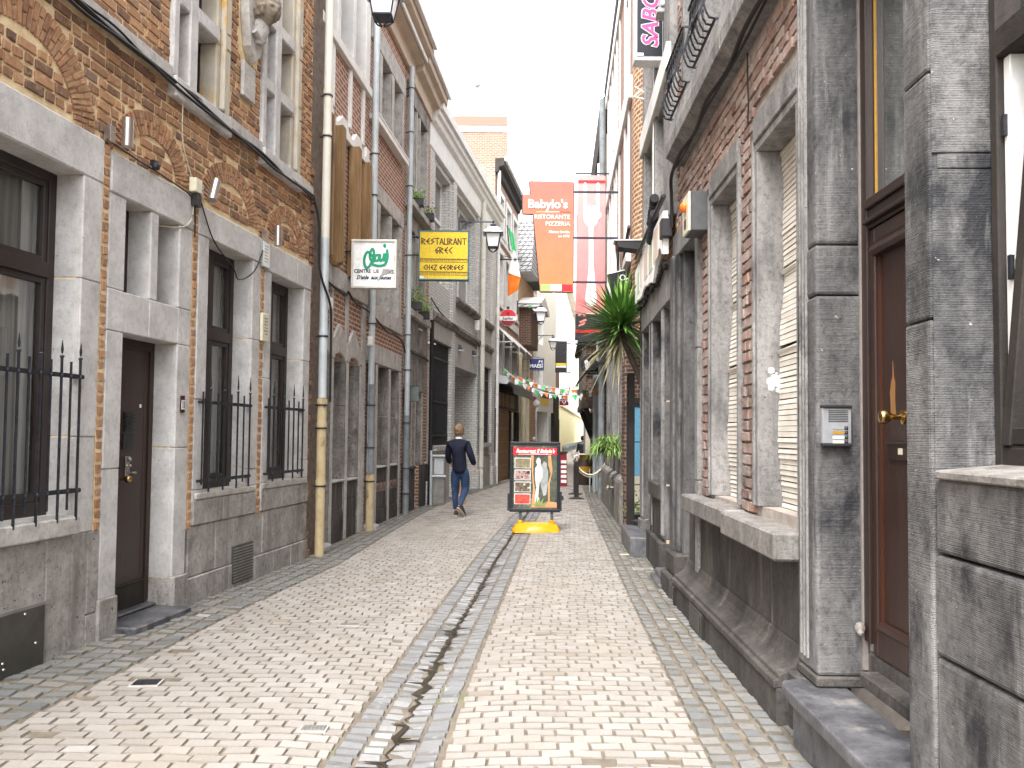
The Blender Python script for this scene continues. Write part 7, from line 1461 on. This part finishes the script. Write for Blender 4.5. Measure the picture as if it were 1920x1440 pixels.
# ================================================================== people
def skinmesh(P, E_, mat, name, parent, sub=2):
    me = bpy.data.meshes.new(name); ks = list(P); me.from_pydata([P[k][0] for k in ks], [(ks.index(a_), ks.index(b_)) for a_, b_ in E_], []); t = bpy.data.objects.new('tmp', me); C.objects.link(t)
    t.modifiers.new('skin', 'SKIN')
    for k, v in zip(ks, me.skin_vertices[0].data): r = P[k][1]; v.radius = r if isinstance(r, tuple) else (r, r)
    me.skin_vertices[0].data[0].use_root = True
    sb = t.modifiers.new('sub', 'SUBSURF'); sb.levels = sb.render_levels = sub
    bpy.context.view_layer.update(); dg = bpy.context.evaluated_depsgraph_get(); nm = bpy.data.meshes.new_from_object(t.evaluated_get(dg)); bpy.data.objects.remove(t)
    nm.name = name; nm.materials.clear(); nm.materials.append(mat); nm.polygons.foreach_set('use_smooth', [True] * len(nm.polygons)); o = bpy.data.objects.new(name, nm); C.objects.link(o); o.parent = parent; return o
skin = flat('skin', (.52, .30, .22), .55); hairm = surf('sandy_hair', (.09, .055, .035), (.30, .19, .11), 30, bump=1, bsc=60, rough=.6); hair2 = surf('black_hair', (.012, .01, .01), (.03, .025, .022), 30, bump=.8, bsc=60)
navy = surf('navy_cloth', (.004, .005, .014), (.011, .013, .032), 6, rough=.85, bump=1., bsc=9); denim = surf('denim', (.012, .024, .06), (.04, .072, .145), 5, (1, 1, .5), rough=.9, bump=1., bsc=9, blot=((.10, .16, .27), .58, 9)); leather = surf('black_leather', (.012, .014, .018), (.04, .045, .052), 6, rough=.4, bump=.5, bsc=14)
shoe = flat('brown_shoe', (.05, .032, .025), .6); sole = flat('pale_sole', (.50, .44, .36), .7); shirt = flat('white_shirt', (.7, .7, .7), .7)
def headmesh(parent, loc, rz, mat, hmat, name='head', hair=.16, s_=1.):
    bm = bmesh.new(); bmesh.ops.create_icosphere(bm, subdivisions=4, radius=1)
    hm = bm.copy()
    for v in bm.verts:
        c = v.co; x, y, z = c.x, c.y, c.z; f = max(0, y); d_ = 1 + .22 * math.exp(-((x / .14) ** 2 + ((z + .12) / .2) ** 2)) * f + .05 * math.exp(-((z - .15) / .1) ** 2) * f - .07 * math.exp(-(((abs(x) - .33) / .13) ** 2 + ((z - .02) / .09) ** 2)) * f - .05 * math.exp(-((x / .28) ** 2 + ((z + .48) / .05) ** 2)) * f + .08 * math.exp(-((x / .3) ** 2 + ((z + .85) / .2) ** 2)) * f
        d_ += .16 * math.exp(-(((abs(x) - 1) / .12) ** 2 + ((z + .05) / .18) ** 2 + ((y + .05) / .12) ** 2)) 
        v.co = Vector((x * .080 * (1 - .22 * max(0, -z)), y * .092 * (1 - .1 * max(0, -z)), z * .115)) * d_ * s_
    for v in hm.verts:
        c = v.co; x, y, z = c.x, c.y, c.z; k = 1.0 if (z > .35 or y < -.1 and z > -.62 or (y < .25 and z > -.05)) else .80
        d_ = k * (1.10 + hair * .5 * max(0, z) + .12 * noise.noise((x * 4 + 9, y * 4, z * 4)) + .08 * noise.noise((x * 11, y * 11, z * 11)))
        v.co = Vector((x * .084, y * .096, z * .114)) * d_ * s_
    T = Matrix.Translation(loc) @ Matrix.Rotation(rz, 4, 'Z')
    for q, nm, mt in ((bm, name, mat), (hm, 'hair', hmat)):
        bmesh.ops.transform(q, matrix=T, verts=q.verts); me = bpy.data.meshes.new(nm); q.to_mesh(me); q.free(); me.materials.append(mt); me.polygons.foreach_set('use_smooth', [True] * len(me.polygons)); oo = bpy.data.objects.new(nm, me); C.objects.link(oo); oo.parent = parent
def hand(parent, wrist, d_, palm, side, mat, s_=1.):
    "relaxed hand: palm and five separate bent fingers; d_ points from wrist to fingertips"
    d_ = Vector(d_).normalized(); n_ = Vector(palm).normalized(); a_ = d_.cross(n_).normalized() * side; w_ = Vector(wrist)
    P = {'w': (w_, (.022 * s_, .018 * s_)), 'p': (w_ + d_ * .05 * s_, (.030 * s_, .014 * s_)), 'k': (w_ + d_ * .085 * s_, (.032 * s_, .012 * s_))}; E_ = [('w', 'p'), ('p', 'k')]
    for i, (off, L) in enumerate(((-.027, .072), (-.009, .082), (.009, .078), (.026, .062))):
        b0 = w_ + d_ * .09 * s_ + a_ * off * s_; c1 = b0 + (d_ * .9 + n_ * (.25 + .08 * i)).normalized() * L * .45 * s_; c2 = c1 + (d_ * .5 + n_ * .8).normalized() * L * .5 * s_
        for nm, q, r in (('a', b0, .0085), ('b', c1, .0078), ('c', c2, .0062)): P[nm + str(i)] = (q, r * s_)
        E_ += [('k', 'a%d' % i), ('a%d' % i, 'b%d' % i), ('b%d' % i, 'c%d' % i)]
    t0 = w_ + d_ * .03 * s_ - a_ * .03 * s_; P['t0'] = (t0, .011 * s_); P['t1'] = (t0 + (d_ * .7 - a_ * .6 + n_ * .3).normalized() * .035 * s_, .009 * s_); P['t2'] = (P['t1'][0] + (d_ * .9 + n_ * .4).normalized() * .03 * s_, .0075 * s_); E_ += [('p', 't0'), ('t0', 't1'), ('t1', 't2')]
    return skinmesh(P, E_, mat, 'hand', parent, 1)
def shoe_(parent, heel, toe, hgt=.09, s_=1.):
    h_, t_ = Vector(heel), Vector(toe); d_ = (t_ - h_); L = d_.length; d_.normalize(); side = d_.cross(Vector((0, 0, 1))); side = side.normalized() if side.length > .1 else Vector((1, 0, 0)); up = side.cross(d_)
    for nm, prof_, mt in (('shoe_sole', [(0, -.004, .020), (0, .0, .022)], sole), ('shoe', None, shoe)):
        m = MB(); secs = []
        for k in range(9):
            s = k / 8; w_ = .040 * math.sin(math.pi * (.18 + .72 * s)) ** .5 * (1 if s < .7 else 1 - (s - .7) * 1.4); c = h_ + d_ * L * s
            z0, z1 = (0, .025) if nm == 'shoe_sole' else (.025, (.11 if s < .3 else .11 - (s - .3) * .095)); e_ = 1.08 if nm == 'shoe_sole' else 1.
            secs.append([m.p(*(c + side * a_ * w_ * e_ + up * z)) for a_, z in ((-1, z0), (-1, z0 + (z1 - z0) * .5), (-.6, z1), (.6, z1), (1, z0 + (z1 - z0) * .5), (1, z0))])
        for A, B in zip(secs, secs[1:]):
            for i in range(6): m.face([A[i], A[(i + 1) % 6], B[(i + 1) % 6], B[i]])
        m.face(secs[0]); m.face(secs[-1][::-1]); o = m.build(nm, mt, parent, smooth=True)
# man in the navy jacket, walking away
X_, Y = -1.03, 16.2; o = empty('person', (X_, Y, gh(X_, Y)), 0, label='person in navy jacket and blue jeans walking away, seen from behind', cat='person')
V = Vector
P = {'hip': (V((.03, 0, .95)), (.11, .08)), 'belly': (V((.02, 0, 1.08)), (.13, .095)), 'chest': (V((-.01, .0, 1.30)), (.155, .10)), 'nk': (V((-.01, .01, 1.47)), (.06, .055)), 'hd0': (V((.0, .02, 1.56)), .05), 'hd1': (V((.0, .02, 1.66)), .06),
     'ls': (V((-.175, .0, 1.42)), .058), 'le': (V((-.21, .06, 1.16)), .043), 'lw': (V((-.16, .20, 1.0)), .03), 'rs': (V((.155, .0, 1.42)), .058), 're': (V((.235, -.07, 1.17)), .043), 'rw': (V((.315, .04, .98)), .03),
     'lh': (V((-.06, 0, .90)), .085), 'lk': (V((-.055, .02, .50)), .056), 'la': (V((-.045, -.01, .11)), .038), 'rh': (V((.12, 0, .90)), .085), 'rk': (V((.135, .02, .52)), .056), 'ra': (V((.035, -.24, .19)), .038)}
E_ = [('hip', 'belly'), ('belly', 'chest'), ('chest', 'nk'), ('nk', 'hd0'), ('hd0', 'hd1'), ('chest', 'ls'), ('ls', 'le'), ('le', 'lw'), ('chest', 'rs'), ('rs', 're'), ('re', 'rw'), ('hip', 'lh'), ('lh', 'lk'), ('lk', 'la'), ('hip', 'rh'), ('rh', 'rk'), ('rk', 'ra')]
skinmesh(P, E_, skin, 'body', o)
J_ = {'hem0': (V((.03, 0, .80)), (.215, .15)), 'hem': (V((.025, 0, .92)), (.22, .16)), 'waist': (V((.015, 0, 1.08)), (.205, .15)), 'chest': (V((-.01, 0, 1.30)), (.225, .15)), 'yoke': (V((-.01, .01, 1.43)), (.16, .11)), 'col': (V((-.005, .01, 1.505)), (.070, .062)),
      'ls': (V((-.18, 0, 1.40)), .080), 'le': (V((-.215, .06, 1.16)), .066), 'lw': (V((-.18, .18, 1.02)), .058), 'rs': (V((.165, 0, 1.40)), .080), 're': (V((.245, -.07, 1.17)), .072), 'rw': (V((.31, .03, .99)), .056)}
skinmesh(J_, [('hem0', 'hem'), ('hem', 'waist'), ('waist', 'chest'), ('chest', 'yoke'), ('yoke', 'col'), ('yoke', 'ls'), ('ls', 'le'), ('le', 'lw'), ('yoke', 'rs'), ('rs', 're'), ('re', 'rw')], navy, 'jacket', o)
K_ = {'w': (V((.02, 0, 1.0)), (.17, .125)), 'h': (V((.03, 0, .90)), (.19, .145)), 'lh': (V((-.06, 0, .80)), .112), 'lk': (V((-.055, .02, .50)), .082), 'lc': (V((-.055, -.01, .32)), .062), 'la': (V((-.045, -.01, .12)), .052), 'rh': (V((.125, 0, .80)), .112), 'rk': (V((.14, .02, .52)), .084), 'rc': (V((.09, -.12, .36)), .064), 'ra': (V((.04, -.235, .20)), .053)}
skinmesh(K_, [('w', 'h'), ('h', 'lh'), ('lh', 'lk'), ('lk', 'lc'), ('lc', 'la'), ('h', 'rh'), ('rh', 'rk'), ('rk', 'rc'), ('rc', 'ra')], denim, 'jeans', o)
headmesh(o, V((.0, .03, 1.655)), .12, skin, hairm, hair=.3, s_=1.05); hand(o, (.315, .04, .96), (.25, .1, -1), (-1, .2, 0), 1, skin); hand(o, (-.16, .19, 1.0), (.5, .4, -.7), (.6, -.5, .2), -1, skin)
m = MB(); m.lathe([(.068, 0), (.060, .035)], (-.003, .012, 1.50), 16); m.build('shirt_collar', shirt, o)
shoe_(o, (-.045, -.07, .0), (-.03, .19, .0)); shoe_(o, (.01, -.28, .175), (.135, -.14, .012))
# man in black leather jacket further off
Y = 40.5; b = at(1092, 850, Y); g0 = gz(Y); o = empty('person', (b.x, Y, g0), 0, label='far person in black leather jacket walking away behind the barrel table', cat='person')
Q = {k: (v[0].copy(), v[1]) for k, v in P.items()}; Q['ra'] = (V((.11, -.1, .12)), .038); Q['rk'] = (V((.12, .03, .5)), .056); Q['rw'] = (V((.26, .05, .95)), .03); Q['lw'] = (V((-.26, .05, .95)), .03)
body2 = skinmesh(Q, E_, skin, 'body', o); J2 = dict(J_); J2['hem0'] = (V((.02, 0, .92)), (.17, .13)); J2['hem'] = (V((.02, 0, .98)), (.19, .14)); J2['chest'] = (V((0, 0, 1.3)), (.235, .155)); J2['rw'] = (V((.265, .05, .98)), .05); J2['lw'] = (V((-.265, .05, .98)), .05)
skinmesh(J2, [('hem0', 'hem'), ('hem', 'waist'), ('waist', 'chest'), ('chest', 'yoke'), ('yoke', 'col'), ('yoke', 'ls'), ('ls', 'le'), ('le', 'lw'), ('yoke', 'rs'), ('rs', 're'), ('re', 'rw')], leather, 'jacket', o)
K2 = dict(K_); K2['rc'] = (V((.12, 0, .32)), .062); K2['ra'] = (V((.11, -.1, .12)), .052); skinmesh(K2, [('w', 'h'), ('h', 'lh'), ('lh', 'lk'), ('lk', 'lc'), ('lc', 'la'), ('h', 'rh'), ('rh', 'rk'), ('rk', 'rc'), ('rc', 'ra')], M['s_charcoal'], 'trousers', o)
headmesh(o, V((0, .03, 1.64)), 0, skin, hair2, hair=.3); hand(o, (.265, .05, .95), (0, .1, -1), (-1, .2, 0), 1, skin); hand(o, (-.265, .05, .95), (0, .1, -1), (1, .2, 0), -1, skin); shoe_(o, (-.045, -.07, 0), (-.03, .19, 0)); shoe_(o, (.11, -.16, 0), (.12, .10, 0))
# person behind the poster stand (only the head shows)
Y = 36; b = at(1001.5, 824, Y); g0 = gz(Y); o = empty('person', (b.x, Y, g0), 0, label='grey haired person whose head just shows above the poster stand', cat='person')
s_ = (b.z - g0 + .08) / 1.77; S3 = {k: (v[0] * s_, (v[1][0] * s_, v[1][1] * s_) if isinstance(v[1], tuple) else v[1] * s_) for k, v in Q.items()}; skinmesh(S3, E_, M['s_grey'], 'body', o); headmesh(o, V((0, .03, 1.655)) * s_, 3.0, skin, flat('grey_hair', (.5, .5, .5), .7), s_=1.05)
# white car at the far end
Y = 70; b = at(1108, 848, Y); g0 = gz(Y); o = empty('parked_car', (b.x + .3, Y, g0), 0, label='white car seen head on at the far end of the street', cat='car')
m = MB(); m.hexa([(-.9, -2, .35), (.9, -2, .35), (.9, 2, .35), (-.9, 2, .35), (-.88, -2, .95), (.88, -2, .95), (.88, 2, .95), (-.88, 2, .95)]); m.hexa([(-.85, -1.2, .95), (.85, -1.2, .95), (.85, 1.9, .95), (-.85, 1.9, .95), (-.68, -.4, 1.48), (.68, -.4, 1.48), (.68, 1.5, 1.48), (-.68, 1.5, 1.48)]); m.build('body', M['s_white'], o, bevel=.08, seg=3)
m = MB(); m.hexa([(-.76, -1.23, 1.0), (.76, -1.23, 1.0), (.76, -1.1, 1.0), (-.76, -1.1, 1.0), (-.62, -.5, 1.42), (.62, -.5, 1.42), (.62, -.3, 1.42), (-.62, -.3, 1.42)]); m.build('windscreen', M['pane_far'], o)
for sx in (-1, 1):
    m = MB(); m.box(sx * .72 - .14, sx * .72 + .14, -2.03, -1.95, .66, .82); m.build('headlight', M['lampglass'], o)
    for yy in (-1.3, 1.3): m = MB(); m.lathe([(.31, -.1), (.33, 0), (.31, .1)], (sx * .8, yy, .33), 20, 'u'); w_ = m.build('wheel', M['s_charcoal'], o); m = MB(); m.lathe([(.18, -.11), (.18, .11)], (sx * .8, yy, .33), 14, 'u'); m.build('rim', M['steel'], w_)
# small plaque flat on the ground, rope hook on the post, door sticker
b = at(1177, 1043, 10.8); m = MB(); d = ray(1177, 1041); t = -EYE / d.z; x, y = d.x * t, d.y * t; m.box(x - .10, x + .10, y - .02, y + .02, gh(x, y) + .004, gh(x, y) + .014); tag(m.build('yellow_strip', M['s_cream']), 'pale yellow strip lying on the grey setts before the step', 'strip')
b = at(1165, 915, 16.3); o = empty('wall_tap', R4.W(1.0, .14, .58), 0, label='small metal tap on the stone base beside the gate', cat='tap'); m = MB(); m.tube([(0, 0, 0), (-.10, 0, 0)], .03, 8); m.ball((-.1, 0, 0), .05, 8); m.build('spout', M['steel'], o)

# ================================================================== split stone parts into their separate stones where they stand apart
def components(me):
    par = list(range(len(me.vertices)))
    def f(i):
        while par[i] != i: par[i] = par[par[i]]; i = par[i]
        return i
    for e_ in me.edges:
        a_, b_ = f(e_.vertices[0]), f(e_.vertices[1])
        if a_ != b_: par[a_] = b_
    g_ = {}
    for p_ in me.polygons: g_.setdefault(f(p_.vertices[0]), []).append(p_.index)
    return list(g_.values())
SPLIT = {'stone_frame', 'lintel', 'sill', 'plinth', 'string_course', 'render_panel', 'pilaster', 'doorstep', 'arch_stones', 'stone_band', 'stone_strip', 'white_frame', 'mullion', 'ledge', 'window_surround', 'pale_mullion_face', 'timber_fascia', 'shop_window', 'name_board', 'door', 'cross_frame', 'window_jamb', 'post', 'fascia', 'panel', 'stone_block', 'window_frame', 'stone_pilaster', 'white_band', 'white_surround', 'bracket', 'timber_frame', 'dark_front', 'window', 'rivet', 'brick_course', 'air_hole', 'gutter', 'cornice', 'faded_panel', 'vent_slot', 'leg', 'side_bracket', 'gate_rail', 'panel_moulding', 'rod', 'awning_arm', 'spiral_wire', 'torn_edge', 'bare_patch', 'end_cap', 'canopy', 'hinge', 'upper_sill', 'lower_door'}
for ob in list(C.objects):
    nm = ob.name.split('.')[0]
    if ob.type != 'MESH' or nm not in SPLIT or ob.parent is None: continue
    me = ob.data; comps = components(me)
    if len(comps) < 2 or len(comps) > 400: continue
    bb = []
    for c_ in comps:
        vs = {v for p_ in c_ for v in me.polygons[p_].vertices}; co = [me.vertices[v].co for v in vs]
        bb.append([min(q[i] for q in co) for i in range(3)] + [max(q[i] for q in co) for i in range(3)])
    gr = list(range(len(comps)))
    def gf(i):
        while gr[i] != i: i = gr[i]
        return i
    for i in range(len(comps)):
        for j in range(i):
            if all(bb[i][k] - .012 <= bb[j][k + 3] and bb[j][k] - .012 <= bb[i][k + 3] for k in range(3)): gr[gf(i)] = gf(j)
    gs = {}
    for i, c_ in enumerate(comps): gs.setdefault(gf(i), []).extend(c_)
    gs = list(gs.values())
    if len(gs) < 2 or len(gs) > 60: continue
    kids = [k for k in C.objects if k.parent == ob]
    if kids and nm not in ('window_frame', 'fascia'): continue
    if kids: continue
    for g_ in gs:
        vmap = {}; F = []; mi = []
        for p_ in g_:
            poly_ = me.polygons[p_]; F.append([vmap.setdefault(v, len(vmap)) for v in poly_.vertices]); mi.append(poly_.material_index)
        n2 = bpy.data.meshes.new(nm); n2.from_pydata([me.vertices[v].co for v in vmap], [], F)
        for mt in me.materials: n2.materials.append(mt)
        if any(mi): n2.polygons.foreach_set('material_index', mi)
        if g_ is gs[-1]: ob.data = n2; continue
        c2 = ob.copy(); c2.data = n2; C.objects.link(c2)

# ================================================================== air
if HAZE:
    m = MB(); m.box(-120, 120, -30, 400, -2, 130); o = m.build('haze', None); o.data.materials.clear()
    hm = bpy.data.materials.new('haze'); hm.use_nodes = True; n = hm.node_tree; n.nodes.clear(); out = n.nodes.new('ShaderNodeOutputMaterial'); pv = n.nodes.new('ShaderNodeVolumePrincipled')
    pv.inputs['Density'].default_value = HAZE; pv.inputs['Color'].default_value = (.95, .95, .95, 1); pv.inputs['Anisotropy'].default_value = .2; n.links.new(pv.outputs[0], out.inputs['Volume']); o.data.materials.append(hm); tag(o, kind='stuff', label='pale air in the street')
